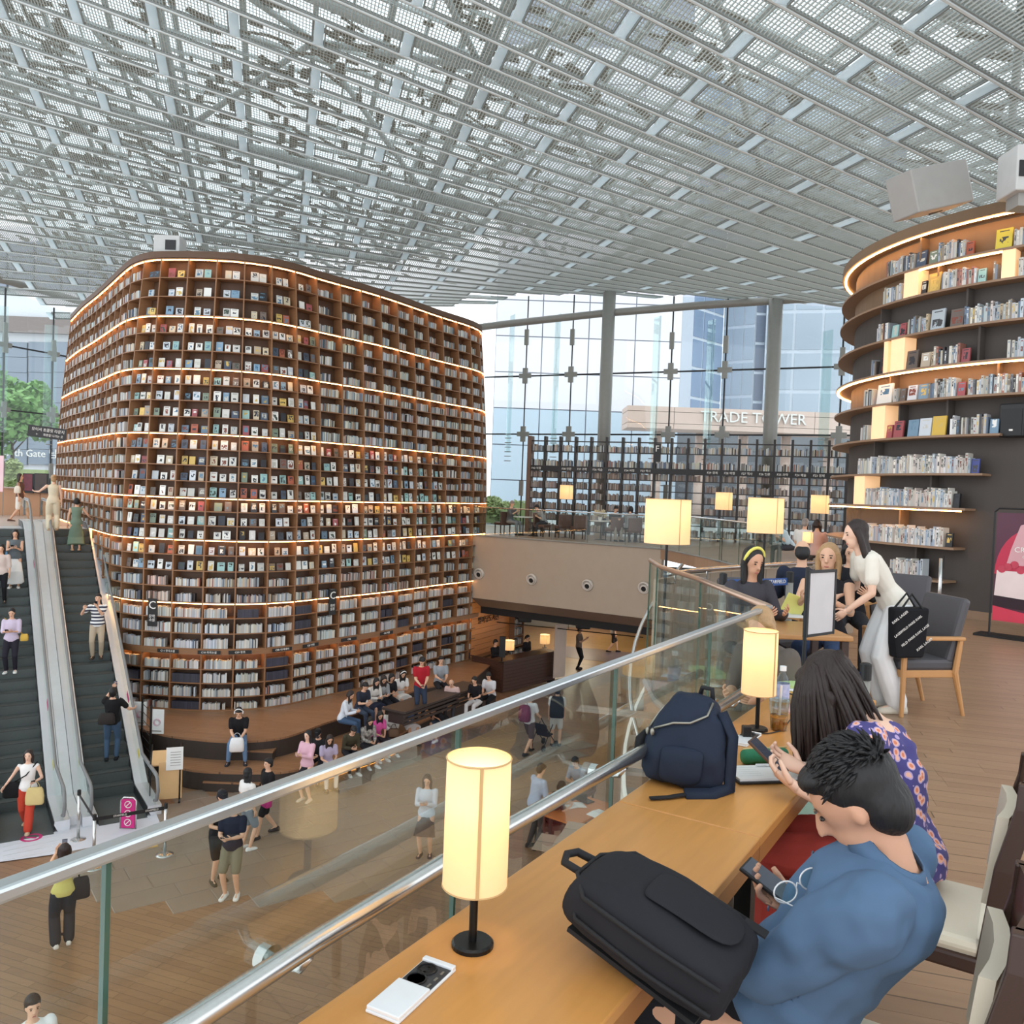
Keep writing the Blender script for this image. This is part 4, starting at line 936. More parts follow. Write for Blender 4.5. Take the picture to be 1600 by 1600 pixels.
# projector on the tall bookshelf
s_ = s_at(215, 400); c = sp(PL[s_], .45, 8.45); t = thing('projector_box', 'pale projector box with a black window on top of the tall bookshelf', 'projector', (c.x, c.y, 8.16))
bevel(MB().box(c, (.75, .5, .5)).build('case', m_case2, t), .02); MB().box(c + Vector((.12, -.26, -.03)), (.3, .02, .28)).build('lens_window', m_black, t); MB().box((c.x, c.y, 8.18), (.5, .4, .05)).build('foot', m_case, t)
# ================================================================== near balustrade, desks, lamps
GL = Vector((0.525, 0.851, 0)).normalized(); GN = Vector((GL.y, -GL.x, 0))      # along the balustrade; towards the desks
g0 = Vector((-0.62, 1.30, 0)); gstart = g0 - GL * 2.2; gend = A.copy(); Lg = (gend - gstart).length
joint_s = [2.2] + [(Vector(p + (0,)) - gstart).dot(GL) for p in ((-.14, 2.12), (.37, 2.92), (.91, 3.78))]
nr = glass_run('near_railing', 'glass balustrade with a flat metal cap running beside the long desks', [gstart, gend], 0.0, 1.118, joint_s, rail=False, edge=.009)
m_cap = mat('satin_cap_rail', (196, 202, 204), 0.3, 0.85, 0.05)
bevel(MB().bar(gstart + Vector((0, 0, 1.13)), gend + GL * .02 + Vector((0, 0, 1.13)), 0.036, 0.024).build('cap_rail', m_cap, nr), .006)
hp = [Vector(p) for p in ((-1.3, .05, .85), (-.49, 1.305, .85), (-.35, 1.555, .85), (-.13, 1.914, .85), (.217, 2.436, .85), (.794, 3.295, .85), (1.22, 3.98, .85))]
hr = MB().tube(hp, 0.021, 16).build('handrail', m_chrome, nr, True)
for k, f_ in enumerate((0.33, 0.72, 0.93)):
    i = int(f_ * (len(hp) - 1)); p = hp[i].lerp(hp[i + 1], (f_ * (len(hp) - 1)) % 1); q = p - GN * .11
    MB().tube([p - Vector((0, 0, .02)), p - Vector((0, 0, .05)) - GN * .02, q - Vector((0, 0, .06))], .011, 8).build('rail_bracket', m_chrome, nr, True)
    MB().lathe([(.028, -.012), (.028, .012)], q - Vector((0, 0, .06)), 14, ax=GN).build('glass_clamp', m_chrome, nr)
# return of the balustrade: from the corner back towards the stair
glass_run('corner_railing', 'glass balustrade turning back from the corner towards the stair with its copper-tinted cap', [A.copy(), Vector((1.38, 6.1, 0)), Vector((1.27, 7.0, 0)), Vector((1.30, 7.72, 0))], 0.0, 1.13, [1.4, 2.6], 0.02, rail_mat=mat('copper_tinted_cap', (176, 150, 132), 0.3, 0.8))
# curved stair parapet clad in beige boards, with handrails
par = thing('stair_parapet', 'curved stair parapet clad in beige vertical boards with a steel handrail on brackets', 'parapet', (2.6, 9.6, 0))
pc = smooth_path([Vector(p + (0,)) for p in ((1.42, 8.05), (1.75, 8.55), (2.3, 9.15), (3.0, 9.8), (3.8, 10.5), (4.6, 11.1))], 4)
for i in range(len(pc) - 1):
    MB().bar(pc[i] + (pc[i + 1] - pc[i]) * .02 + Vector((0, 0, .46)), pc[i + 1] - (pc[i + 1] - pc[i]) * .02 + Vector((0, 0, .46)), .05, .92).build('board', m_beige, par)
off = Vector((.25, -.33, 0)) * .3
MB().tube([p + off + Vector((0, 0, .98)) for p in pc], .024, 10).build('handrail', m_chrome, par, True)
for i in range(2, len(pc), 4): MB().tube([pc[i] + Vector((0, 0, .86)), pc[i] + off + Vector((0, 0, .88)), pc[i] + off + Vector((0, 0, .97))], .012, 6).build('rail_bracket', m_chrome, par)
# helical stair below: drum wall of beige boards, white stringer, handrail spiralling down
stair = thing('helical_stair', 'helical stair with white stringer and steel handrail dropping to the lower hall', 'stair', (2.9, 9.3, ZL))
hc = Vector((2.9, 8.9, 0))
for k in range(26):
    a = radians(150 + k * 7.0); a2 = radians(150 + (k + 1) * 7.0)
    p = hc + Vector((cos(a), sin(a), 0)) * 1.15; q = hc + Vector((cos(a2), sin(a2), 0)) * 1.15
    MB().bar(p + Vector((0, 0, (ZL - .4) / 2)), p.lerp(q, .95) + Vector((0, 0, (ZL - .4) / 2)), .05, -ZL - .4).build('board', m_beige, stair)
hl_ = []; st_ = []
for k in range(22):
    a = radians(120 + k * 7.5); z = .9 - k * .17; hl_.append(hc + Vector((cos(a) * 1.55, sin(a) * 1.55, z))); st_.append(hc + Vector((cos(a) * 1.6, sin(a) * 1.6, z - 1.15)))
MB().tube(hl_, .022, 8).build('handrail', m_chrome, stair, True)
m_wht = mat('white_stringer', (214, 210, 200), 0.5)
mb = MB(); mb.loft([[p + Vector((0, 0, -.18)), p + Vector((0, 0, .18)), p + (hc - p).normalized() * .05 + Vector((0, 0, .18)), p + (hc - p).normalized() * .05 + Vector((0, 0, -.18))] for p in st_]); mb.build('stringer', m_wht, stair)
for k in range(0, 21):
    a = radians(120 + k * 7.5); a2 = radians(120 + (k + 1) * 7.5); z = -.3 - k * .17
    mb = MB(); mb.prism([(hc.x + cos(b_) * r_, hc.y + sin(b_) * r_) for b_, r_ in ((a, 1.18), (a, 1.6), (a2, 1.6), (a2, 1.18))], z - .04, z); mb.build('tread', m_stone, stair)

# ---- desks
m_desk = mat('honey_oak', (196, 138, 74), 0.32, 0, 0.16, 2.2, kind='noise', stretch=(14, 1.2, 6), spec=0.55)
m_desk_edge = mat('honey_oak_edge', (158, 106, 56), 0.4, 0, 0.14, 3)
DL = Vector((0.533, 0.846, 0)).normalized(); DN = Vector((DL.y, -DL.x, 0)); J0 = Vector((0.37, 2.62, 0)); DW = 0.452
def desk_axes(loc): return atan2(-DN.y, -DN.x)
def make_desk(label, s0, s1, legs):
    base = J0 + DL * ((s0 + s1) / 2) + DN * DW / 2; rz = atan2(DL.y, DL.x) - pi / 2
    t = thing('reading_desk', label, 'desk', tuple(base), rz, group='long oak reading desks by the balustrade')
    L_ = s1 - s0 - .004
    o = MB().box((0, 0, .735), (DW, L_, .03)).build('tabletop', m_desk); o.parent = t; bevel(o, .004)
    for sx in (-1, 1):
        o = MB().box((sx * (DW / 2 - .012), 0, .695), (.02, L_, .05)).build('apron', m_desk_edge); o.parent = t
    for ly in legs:
        for sx in (-1, 1):
            o = MB().box((sx * (DW / 2 - .06), ly, .335), (.05, .05, .67)).build('leg', m_blacksteel); o.parent = t
        o = MB().box((0, ly, .655), (DW - .1, .04, .03)).build('cross_rail', m_blacksteel); o.parent = t
    return t
make_desk('long oak reading desk in front, carrying the black backpack and the nearest lamp', -1.9, 0.0, (-.87, -.1 + .9))
make_desk('oak reading desk beyond the seam, carrying the navy backpack and the green pencil case', 0.0, 2.05, (-.95, .95))
# ---- table lamps
def shade_mat(name, rgb, emit, estr):
    if name in MATS: return MATS[name]
    m = bpy.data.materials.new(name); m.use_nodes = True; t = m.node_tree; N = t.nodes; L = t.links
    for n_ in list(N): N.remove(n_)
    o = N.new('ShaderNodeOutputMaterial'); di = N.new('ShaderNodeBsdfDiffuse'); tl = N.new('ShaderNodeBsdfTranslucent'); mx = N.new('ShaderNodeMixShader'); em = N.new('ShaderNodeEmission'); ad = N.new('ShaderNodeAddShader')
    no = N.new('ShaderNodeTexNoise'); no.inputs['Scale'].default_value = 220; mc = N.new('ShaderNodeMix'); mc.data_type = 'RGBA'; c = lin(rgb)
    mc.inputs[6].default_value = tuple(x * .94 for x in c[:3]) + (1,); mc.inputs[7].default_value = c; L.new(no.outputs['Fac'], mc.inputs[0])
    L.new(mc.outputs[2], di.inputs[0]); L.new(mc.outputs[2], tl.inputs[0]); mx.inputs[0].default_value = .55
    L.new(di.outputs[0], mx.inputs[1]); L.new(tl.outputs[0], mx.inputs[2]); em.inputs[0].default_value = lin(emit); em.inputs[1].default_value = estr
    L.new(mx.outputs[0], ad.inputs[0]); L.new(em.outputs[0], ad.inputs[1]); L.new(ad.outputs[0], o.inputs[0]); MATS[name] = m; return m
m_shade = shade_mat('lit_linen_shade', (244, 226, 196), (255, 205, 140), 0.32)
m_bulb = mat('lamp_bulb', (255, 230, 190), 0.5, emit=(255, 210, 150), estr=6)
m_seam = mat('shade_seam', (196, 160, 110), 0.8)
def lamp(name, label, x, y, z0, zb, zt, r_, power, group, base_r=.045, seam=-1.2, cat='lamp'):
    t = thing(name, label, cat, (x, y, z0), group=group)
    MB().lathe([(base_r, 0), (base_r, .008), (base_r * .9, .012)], (x, y, z0), 24).build('base', m_blacksteel, t)
    MB().tube([Vector((x, y, z0 + .01)), Vector((x, y, zb + .06))], .009 if r_ < .1 else .014, 10).build('pole', m_blacksteel, t)
    sh_ = MB().lathe([(r_, zb), (r_, (zb + zt) / 2), (r_ * .99, zt), (r_ * .985, zt), (r_ * .985, (zb + zt) / 2), (r_ * .985, zb)], (x, y, 0), 40, cap=False).build('lamp_shade', m_shade, t, True)
    a = seam; MB().box((x + cos(a) * r_ * 1.003, y + sin(a) * r_ * 1.003, (zb + zt) / 2), (.007, .003, zt - zb), (Vector((-sin(a), cos(a), 0)), Vector((cos(a), sin(a), 0)), Vector((0, 0, 1)))).build('seam', m_seam, sh_)
    for zz in (zb, zt): MB().tube([Vector((x + cos(k * pi / 16) * r_, y + sin(k * pi / 16) * r_, zz)) for k in range(32)], .002, 5, closed=True).build('rim', m_seam, sh_)
    zc = zb + (zt - zb) * .62
    MB().ellipsoid((x, y, zc), (r_ * .32, r_ * .32, r_ * .4)).build('bulb', m_bulb, t, True); MB().lathe([(r_ * .2, 0), (r_ * .2, r_ * .4)], (x, y, zc - r_ * .7), 10).build('socket', m_blacksteel, t)
    if power:
        l = bpy.data.lights.new('lamp_light', 'POINT'); l.energy = power; l.color = (1, .76, .46); l.shadow_soft_size = .03; lo = bpy.data.objects.new('lamp_light', l); COL.objects.link(lo); lo.location = (x, y, zc + r_ * .5)
    return t
lamp('table_lamp', 'near table lamp with a tall cylindrical cream shade standing beside the socket plate', -.05, 1.75, .75, .883, 1.154, .069, 2.2, 'slim table lamps on the reading desks', seam=-1.45)
lamp('table_lamp', 'table lamp with a tall cylindrical cream shade behind the navy backpack', 1.07, 3.5, .75, .905, 1.172, .0715, 2.2, 'slim table lamps on the reading desks', seam=-.9)
p = aty(1065, 817, 7.25); lamp('floor_lamp', 'tall lamp with a wide cream drum shade behind the corner of the balustrade', p.x, 7.9, 0.0, p.z - .22, p.z + .20, .215, 6, 'drum shade lamps', .16)
p = aty(1192, 805, 9.6); lamp('floor_lamp', 'drum shade lamp standing beyond the woman with the yellow headband', p.x, 9.5, 0.0, p.z - .2, p.z + .2, .2, 6, 'drum shade lamps', .16)
for (u, v, Y, rr_, lab) in ((885, 769, 32.6, .26, 'small drum shade lamp on the far mezzanine in front of the black open bookcase'), (1131, 783, 23, .23, 'small drum shade lamp between the two tall drum shade lamps'), (1281, 788, 21, .22, 'small drum shade lamp beyond the people by the round bookshelf'), (1262, 840, 15, .09, 'slim glowing lamp on a table beyond the bald man')):
    p = aty(u, v, Y); lamp('floor_lamp', lab, p.x, Y, 0.0, p.z - rr_ * 1.05, p.z + rr_ * 1.05, rr_, 4, 'drum shade lamps', .16)
# ================================================================== escalators
m_tread = mat('ribbed_step', (82, 88, 87), 0.6, 0.3, 0.1, 20); m_deckst = mat('escalator_deck_steel', (210, 212, 216), 0.3, 0.35, 0.05, 4); m_skirt = mat('escalator_skirt', (28, 28, 30), 0.5); m_hrub = mat('grey_handrail_rubber', (120, 122, 122), 0.5)
m_yel = mat('yellow_sticker', (214, 196, 60), 0.6); m_mag = mat('magenta_sticker', (190, 40, 110), 0.6); m_pale_floor = mat('pale_floor_sticker', (205, 206, 212), 0.5, 0, .04)
SB, ST = 20.3, 30.6; SL0, SL1 = 20.9, 30.0
def ez(s):                                   # step-nose height along the escalator
    if s <= SL0: return ZL + 0.02
    if s >= SL1: return 0.0
    return ZL + 0.02 + (0 - ZL - .02) * (s - SL0) / (SL1 - SL0)
def make_escalator(w0, w1, label):
    t = thing('escalator', label, 'escalator', tuple(ep(SB, (w0 + w1) / 2, ZL)), group='pair of escalators beside the tall bookshelf')
    wi0, wi1 = w0 + .17, w1 - .17; ns = 26
    for k in range(ns):
        s0 = SL0 + (SL1 - SL0) * k / ns; s1 = SL0 + (SL1 - SL0) * (k + 1) / ns; z1 = ez(s1 - .001)
        mb = MB(); a, b, c, d = ep(s0, wi0), ep(s0, wi1), ep(s1 + .03, wi1), ep(s1 + .03, wi0)
        mb.prism([(a.x, a.y), (b.x, b.y), (c.x, c.y), (d.x, d.y)], z1 - .26, z1); mb.build('step', m_tread, t)
        MB().bar(ep(s0 + .012, wi0, z1 + .002), ep(s0 + .012, wi1, z1 + .002), .025, .006).build('step_nosing', m_skirt, t)
    a, b, c, d = ep(SB - 1.1, wi0), ep(SB - 1.1, wi1), ep(SL0, wi1), ep(SL0, wi0); MB().prism([(p.x, p.y) for p in (a, b, c, d)], ZL - .05, ZL + .025).build('comb_plate', m_tread, t)
    a, b, c, d = ep(SL1, wi0), ep(SL1, wi1), ep(31.2, wi1), ep(31.2, wi0); MB().prism([(p.x, p.y) for p in (a, b, c, d)], -.2, .012).build('comb_plate', m_deckst, t)
    for w_, sg_ in ((w0, 1), (w1, -1)):
        S = [SB - 1.0, SB, SL0, SL0 + .6] + [SL0 + (SL1 - SL0) * k / 10 for k in range(1, 10)] + [SL1 - .4, SL1 + .4, ST + 1.3]
        def rz(s): return ez(s) if SL0 + .3 < s < SL1 - .3 else (ez(s))
        # inner skirt, steel deck, glass, rubber handrail
        mb = MB(); mb.loft([[ep(s, w_ + sg_ * .16, rz(s) - .3), ep(s, w_ + sg_ * .17, rz(s) - .3), ep(s, w_ + sg_ * .17, rz(s) + .2), ep(s, w_ + sg_ * .16, rz(s) + .2)] for s in S]); mb.build('skirt', m_skirt, t)
        mb = MB(); mb.loft([[ep(s, w_ - sg_ * .13, rz(s) - .45), ep(s, w_ + sg_ * .16, rz(s) + .14), ep(s, w_ + sg_ * .15, rz(s) + .21), ep(s, w_ - sg_ * .13, rz(s) + .21)] for s in S]); mb.build('deck', m_deckst, t)
        mb = MB(); mb.loft([[ep(s, w_ - .008, rz(s) + .2), ep(s, w_ + .008, rz(s) + .2), ep(s, w_ + .008, rz(s) + .86), ep(s, w_ - .008, rz(s) + .86)] for s in S]); mb.build('glass_panel', m_glass_rail, t)
        P = [ep(s, w_, rz(s) + .9) for s in S]
        cap0 = [P[0] + Vector((0, 0, -.62)) + EE * .12, P[0] + Vector((0, 0, -.55)) - EE * .1, P[0] + Vector((0, 0, -.3)) - EE * .24, P[0] + Vector((0, 0, -.07)) - EE * .14]
        cap1 = [P[-1] + Vector((0, 0, -.07)) + EE * .14, P[-1] + Vector((0, 0, -.3)) + EE * .24, P[-1] + Vector((0, 0, -.55)) + EE * .1]
        MB().tube(cap0 + P + cap1, .036, 8).build('handrail', m_hrub, t, True)
        MB().tube([p - Vector((0, 0, .045)) for p in P], .02, 6).build('handrail_guide', m_deckst, t)
        for s, m_, n_ in ((SB + 1.0, m_yel, .22), (SB + 2.6, m_mag, .3), (SB + 7.4, m_mag, .3)):
            c = ep(s, w_ + sg_ * .012, rz(s) + .55); dz = (rz(s + .2) - rz(s - .2)) / .4; dr = (EE + Vector((0, 0, dz))).normalized()
            MB().box(c, (n_, .004, .14), (dr, EQ, EQ.cross(dr))).build('sticker', m_, t)
    return t
make_escalator(.72, 2.06, 'escalator farther from the bookshelf, carrying the woman in the white skirt')
make_escalator(2.56, 3.86, 'escalator next to the tall bookshelf, carrying the man in the striped shirt')
mb = MB(); S = [SB - .8, SL0] + [SL0 + (SL1 - SL0) * k / 8 for k in range(1, 8)] + [SL1, ST + 1.2]
mb.loft([[ep(s, 2.2, ez(s) - .3), ep(s, 2.42, ez(s) - .3), ep(s, 2.42, ez(s) + .2), ep(s, 2.2, ez(s) + .2)] for s in S]); mb.build('median_deck', mat('white_median', (214, 214, 216), 0.4), label='white metal median between the two escalators', category='median')
# side cladding of the escalator truss
mb = MB(); mb.loft([[ep(s, 3.99, min(ez(s) - .45, -.3) - .5 if s > SL0 + 1 else ZL), ep(s, 4.02, min(ez(s) - .45, -.3) - .5 if s > SL0 + 1 else ZL), ep(s, 4.02, ez(s) - .0), ep(s, 3.99, ez(s) - .0)] for s in S]); mb.build('truss_cladding', m_blacksteel, label='dark cladding along the side of the escalator next to the bookshelf', category='cladding')
# floor sticker at the foot with pink round no-entry mark
st = thing('floor_sticker', 'pale striped floor sheet with a pink ring mark at the foot of the escalators', 'floor mat', tuple(atz(60, 1315, ZL)))
q = [atz(u, v, ZL + .006) for u, v in ((-30, 1312), (92, 1291), (240, 1262), (256, 1302), (90, 1335), (-30, 1352))]
MB().prism([(p.x, p.y) for p in q], ZL + .017, ZL + .021).build('sheet', m_pale_floor, st)
c = atz(49, 1309, ZL + .02); MB().lathe([(.2, .0), (.2, .004), (.14, .004), (.14, 0)], (c.x, c.y, ZL + .021), 24, cap=False).build('ring_mark', m_mag, st); MB().box((c.x, c.y, ZL + .024), (.2, .05, .003)).build('bar_mark', m_mag, st)
for k in range(4):
    a = atz(5, 1325 + k * 7, ZL); b = atz(120, 1300 + k * 8, ZL); MB().bar(Vector((a.x, a.y, ZL + .022)), Vector((b.x, b.y, ZL + .022)), .02, .003).build('stripe', m_deckst, st)
tp_ = thing('tactile_strip', 'yellow tactile paving strip on the stone floor beside the barrier post', 'paving strip', tuple(atz(205, 1324, ZL)))
a, b = atz(178, 1330, ZL + .018), atz(245, 1318, ZL + .018); dd = (b - a).normalized(); nn = Vector((-dd.y, dd.x, 0)); m_tact = mat('yellow_tactile', (200, 160, 92), 0.7)
for k in range(6): MB().box(a.lerp(b, (k + .5) / 6) + Vector((0, 0, .0)), ((b - a).length / 6 * .96, .3, .012), (dd, nn, Vector((0, 0, 1)))).build('tile', m_tact, tp_)
# barrier posts and belts
def post(u, v, label, h=.95, base=True, zf=ZL, m_=None, wd=.03, p=None, group='belt barrier posts'):
    p = p or atz(u, v, zf); t = thing('barrier_post', label, 'barrier post', (p.x, p.y, zf), group=group)
    MB().lathe([(.17, 0), (.17, .015), (.12, .03), (.04, .045)], (p.x, p.y, zf), 24).build('base', m_chrome, t, True); MB().tube([Vector((p.x, p.y, zf + .03)), Vector((p.x, p.y, zf + h))], wd, 12).build('pole', m_ or m_chrome, t, True)
    MB().lathe([(.036, 0), (.036, .1), (.02, .11)], (p.x, p.y, zf + h - .02), 14).build('belt_head', m_black, t)
    return Vector((p.x, p.y, zf + h + .04))
h1 = post(122, 1313, 'belt barrier post between the two escalator feet'); h2 = post(146, 1357, 'belt barrier post in front of the magenta floor sign'); h3 = post(257, 1336, 'belt barrier post beside the yellow tactile strip')
def belt(a, b, label, m_, txt=None, mt=None):
    t = thing('belt', label, 'barrier belt', tuple((a + b) / 2), group='barrier belts'); d = (b - a).normalized()
    MB().bar(a, b, .004, .07).build('webbing', m_, t)
    if txt:
        n_ = Vector((d.y, -d.x, 0)); n_ = n_ if n_.dot(EYE - a) > 0 else -n_; x = n_.cross(Vector((0, 0, -1))) ; x = d if Vector((0, 0, 1)).cross(n_).dot(d) > 0 else -d
        for f_ in (.35, .8): text('lettering', txt, mt or m_signtxt, a.lerp(b, f_) + n_ * .004, x, (0, 0, 1), .05, t, .001)
belt(h1 - Vector((0, 0, .05)), h2 - Vector((0, 0, .05)), 'black belt between the two posts at the escalator feet', m_black)
belt(h2 - Vector((0, 0, .05)), h3 - Vector((0, 0, .05)), 'black belt in front of the magenta floor sign', m_black, 'STARFIELD')
# magenta sign pad, wheeled wooden notice cart
c = atz(200, 1296, ZL); t = thing('floor_sign', 'magenta standing sign with white ring symbols at the escalator foot', 'sign', (c.x, c.y, ZL))
bevel(MB().box((c.x, c.y, ZL + .34), (.30, .05, .62)).build('panel', mat('magenta_panel', (186, 20, 110), .5), t), .02)
fr = [Vector((c.x - .16, c.y, ZL + .02)), Vector((c.x - .16, c.y, ZL + .62)), Vector((c.x - .1, c.y, ZL + .68)), Vector((c.x + .1, c.y, ZL + .68)), Vector((c.x + .16, c.y, ZL + .62)), Vector((c.x + .16, c.y, ZL + .02))]
MB().tube(fr, .02, 8).build('frame', m_chrome, t, True)
for k in range(3):
    zc = ZL + .54 - k * .19; MB().lathe([(.075, -.004), (.075, .004), (.06, .004), (.06, -.004)], (c.x, c.y - .03, zc), 20, ax=(0, 1, 0), cap=False).build('symbol_ring', m_signtxt, t); MB().bar((c.x - .045, c.y - .03, zc - .045), (c.x + .045, c.y - .03, zc + .045), .014, .014, (0, 1, 0)).build('symbol_bar', m_signtxt, t)
c = atz(257, 1252, ZL); t = thing('notice_cart', 'wheeled plywood notice cart with a printed sheet beside the escalator foot', 'cart', (c.x, c.y, ZL), .35)
m_ply = mat('light_plywood', (206, 168, 120), .6, 0, .08, 3); m_sheet = mat('printed_sheet', (222, 224, 222), .6)
def loc_(x, y, z): v_ = Matrix.Rotation(.35, 3, 'Z') @ Vector((x, y, 0)); return Vector((c.x + v_.x, c.y + v_.y, ZL + z))
ax_ = (Matrix.Rotation(.35, 3, 'Z') @ Vector((1, 0, 0)), Matrix.Rotation(.35, 3, 'Z') @ Vector((0, 1, 0)), Vector((0, 0, 1)))
MB().box(loc_(.12, -.2, .55), (.5, .03, .85), ax_).build('front_panel', m_ply, t); MB().box(loc_(.0, .1, .98), (.6, .55, .03), (ax_[0], (ax_[1] + Vector((0, 0, .35))).normalized(), Vector((0, -.33, .94)))).build('sloping_top', m_ply, t)
for sx in (-.3, .32):
    MB().tube([loc_(sx, -.22, .1), loc_(sx, -.22, 1.0), loc_(sx, .3, 1.25)], .018, 8).build('frame', m_blacksteel, t, True); MB().lathe([(.06, -.02), (.06, .02)], loc_(sx, -.2, .06), 14, ax=ax_[0]).build('wheel', m_black, t)
MB().box(loc_(.2, -.235, 1.05), (.36, .012, .52), ax_).build('notice_sheet', m_sheet, t)
for k in range(6): MB().box(loc_(.22, -.243, 1.2 - k * .06), (.22, .004, .012), ax_).build('print_line', m_steel_grey, t)
# hanging direction sign over the landing, screens and low wall behind it
p0 = aty(44, 672, 31.5); p1 = aty(104, 680, 31.5); cc = (p0 + p1) / 2; hs = thing('hanging_sign', 'black hanging sign with white Korean lettering over the escalator landing', 'sign', tuple(cc))
hx = Vector((p1.x - p0.x, 0, (p1.z - p0.z))).normalized(); hz = aty(74, 666, 31.5).z - aty(74, 684, 31.5).z
MB().box(cc, ((p1 - p0).length, .06, hz), (hx, Vector((0, 1, 0)), Vector((-hx.z, 0, hx.x)))).build('panel', m_sign, hs)
text('lettering', '모이서 초콜릿 라운지', m_signtxt, cc + Vector((.05, -.04, hz * .16)), hx, (0, 0, 1), .3, hs, .003, fit=(p1 - p0).length * .84); text('lettering', '←      화장실 나가는 곳', m_signtxt, cc + Vector((.1, -.04, -hz * .26)), hx, (0, 0, 1), .15, hs, .003, fit=(p1 - p0).length * .7)
MB().tube([p1 + Vector((-.05, .02, 0)), Vector((p1.x + .75, p1.y + .55, p1.z))], .02, 6).build('wall_bracket', m_black, hs)
Yb = 34.0; a = aty(-30, 812, Yb); b = aty(98, 772, Yb); t = thing('counter_wall', 'low wooden counter behind the people at the head of the escalators', 'counter', ((a.x + b.x) / 2, Yb, 0))
m_warmwood = mat('warm_wood_panel', (172, 132, 100), .6, 0, .1, 2)
for k in range(4): MB().box((a.x + (b.x - a.x) * (k + .5) / 4, Yb, .55), ((b.x - a.x) / 4 - .02, .3, 1.1)).build('panel', m_warmwood, t)
MB().box(((a.x + b.x) / 2, Yb, 1.12), (b.x - a.x + .1, .45, .05)).build('top', m_landing, t)
for (u0, u1, lab, m_) in ((36, 53, 'dark screen showing red fruit behind the landing counter', mat('screen_berry', (120, 30, 50), .3, 0, .6, 6, rgb2=(60, 16, 30))), (54, 76, 'dark screen beside the fruit screen behind the landing counter', mat('screen_dark', (70, 50, 44), .3, 0, .5, 5, rgb2=(34, 26, 26)))):
    a = aty(u0, 770, Yb - .3); b = aty(u1, 740, Yb - .3); t = thing('display_screen', lab, 'screen', ((a.x + b.x) / 2, Yb - .3, 1.15)); zc = (a.z + b.z) / 2
    MB().box(((a.x + b.x) / 2, Yb - .3, zc), (b.x - a.x, .08, b.z - a.z)).build('frame', m_black, t); MB().box(((a.x + b.x) / 2, Yb - .345, zc + .03), ((b.x - a.x) * .86, .01, (b.z - a.z) * .84)).build('picture', m_, t); MB().box(((a.x + b.x) / 2, Yb - .3, 1.2), (.1, .1, .14)).build('foot', m_black, t)
a = aty(-8, 768, 33); b = aty(6, 712, 33); t = thing('banner', 'white banner with pink blossom print at the edge of the landing', 'banner', ((a.x + b.x) / 2, 33, 0)); MB().box(((a.x + b.x) / 2, 33, (a.z + b.z) / 2), (b.x - a.x, .03, b.z - a.z)).build('cloth', mat('blossom_cloth', (240, 232, 236), .7, 0, .2, 1.5, rgb2=(226, 170, 186)), t); MB().tube([Vector((b.x - .02, 33.03, 0)), Vector((b.x - .02, 33.03, b.z))], .015, 6).build('stand', m_steel_grey, t)
# guard rails, notice sheets and steps between escalator and platform
gr = thing('guard_rail', 'dark horizontal-bar guard rail between the escalator and the platform', 'railing', tuple(atz(238, 1180, ZL)))
a = atz(205, 1150, ZP); b = atz(252, 1147, ZP); a0 = ep(21.5, 4.15, ZL); b0 = Vector((pe[0].x - .15, pe[0].y - .2, ZL)); 
for k in range(9): MB().bar(a0 + Vector((0, 0, .12 + k * .2)), b0 + Vector((0, 0, .12 + k * .2)), .012, .012).build('bar', m_blacksteel, gr)
for q_ in (a0, b0): MB().box(q_ + Vector((0, 0, .95)), (.04, .04, 1.9)).build('post', m_blacksteel, gr)
for (u, v, lab) in ((245, 1130, 'white notice sheet with a pink ring hung on the glass by the platform edge'), (208, 1118, 'white notice sheet leaning behind the escalator handrail')):
    c = atz(u, v + 17, ZP) if u > 220 else ep(23.2, 4.2, ZP); t = thing('notice_sheet', lab, 'notice', tuple(c)); MB().box(c + Vector((0, 0, .32)), (.34, .02, .62)).build('sheet', m_sheet, t); MB().lathe([(.09, -.01), (.09, .01), (.065, .01), (.065, -.01)], c + Vector((0, -.015, .3)), 18, ax=(0, 1, 0), cap=False).build('ring_mark', m_mag, t); MB().box(c + Vector((0, -.012, .08)), (.24, .004, .03)).build('print_line', m_steel_grey, t)
# ================================================================== far mezzanine: black open bookcase, tables and chairs
m_ebony = mat('ebony_frame', (40, 34, 32), .5); m_brownend = mat('brown_end_panel', (110, 84, 70), .6)
Yb0, Yb1 = Vector((0.72, 36.4, 0)), Vector((13.6, 32.2, 0))
bd = (Yb1 - Yb0).normalized(); bn = Vector((bd.y, -bd.x, 0)); LB = (Yb1 - Yb0).length
bc = thing('open_bookcase', 'long black see-through bookcase of many bays in front of the far glass facade', 'bookcase', tuple(Yb0.lerp(Yb1, .5)))
ztop = onplane(1085, 690, (Yb0.x, Yb0.y), (Yb1.x, Yb1.y)).z; nbay = 20
zrow_ = [0.12 + (ztop - .1) * f_ for f_ in (0, .115, .23, .345, .46, .575, .70, .86)]
for i in range(nbay + 1):
    p = Yb0 + bd * (LB * i / nbay); MB().box(p + Vector((0, 0, (ztop + .12) / 2)), (.09 if i else .16, .34 if i else .5, ztop + .12), (bd, bn, Vector((0, 0, 1)))).build('upright', m_ebony if i else m_brownend, bc)
for z in zrow_ + [ztop - .08]: MB().bar(Yb0 + Vector((0, 0, z)), Yb1 + Vector((0, 0, z)), .3, .035).build('shelf_board', m_ebony, bc)
zs_ = zrow_[6] - .11; MB().bar(Yb0 + bn * .18 + Vector((0, 0, zs_)), Yb1 + bn * .18 + Vector((0, 0, zs_)), .03, .22).build('sign_fascia', m_sign, bc)
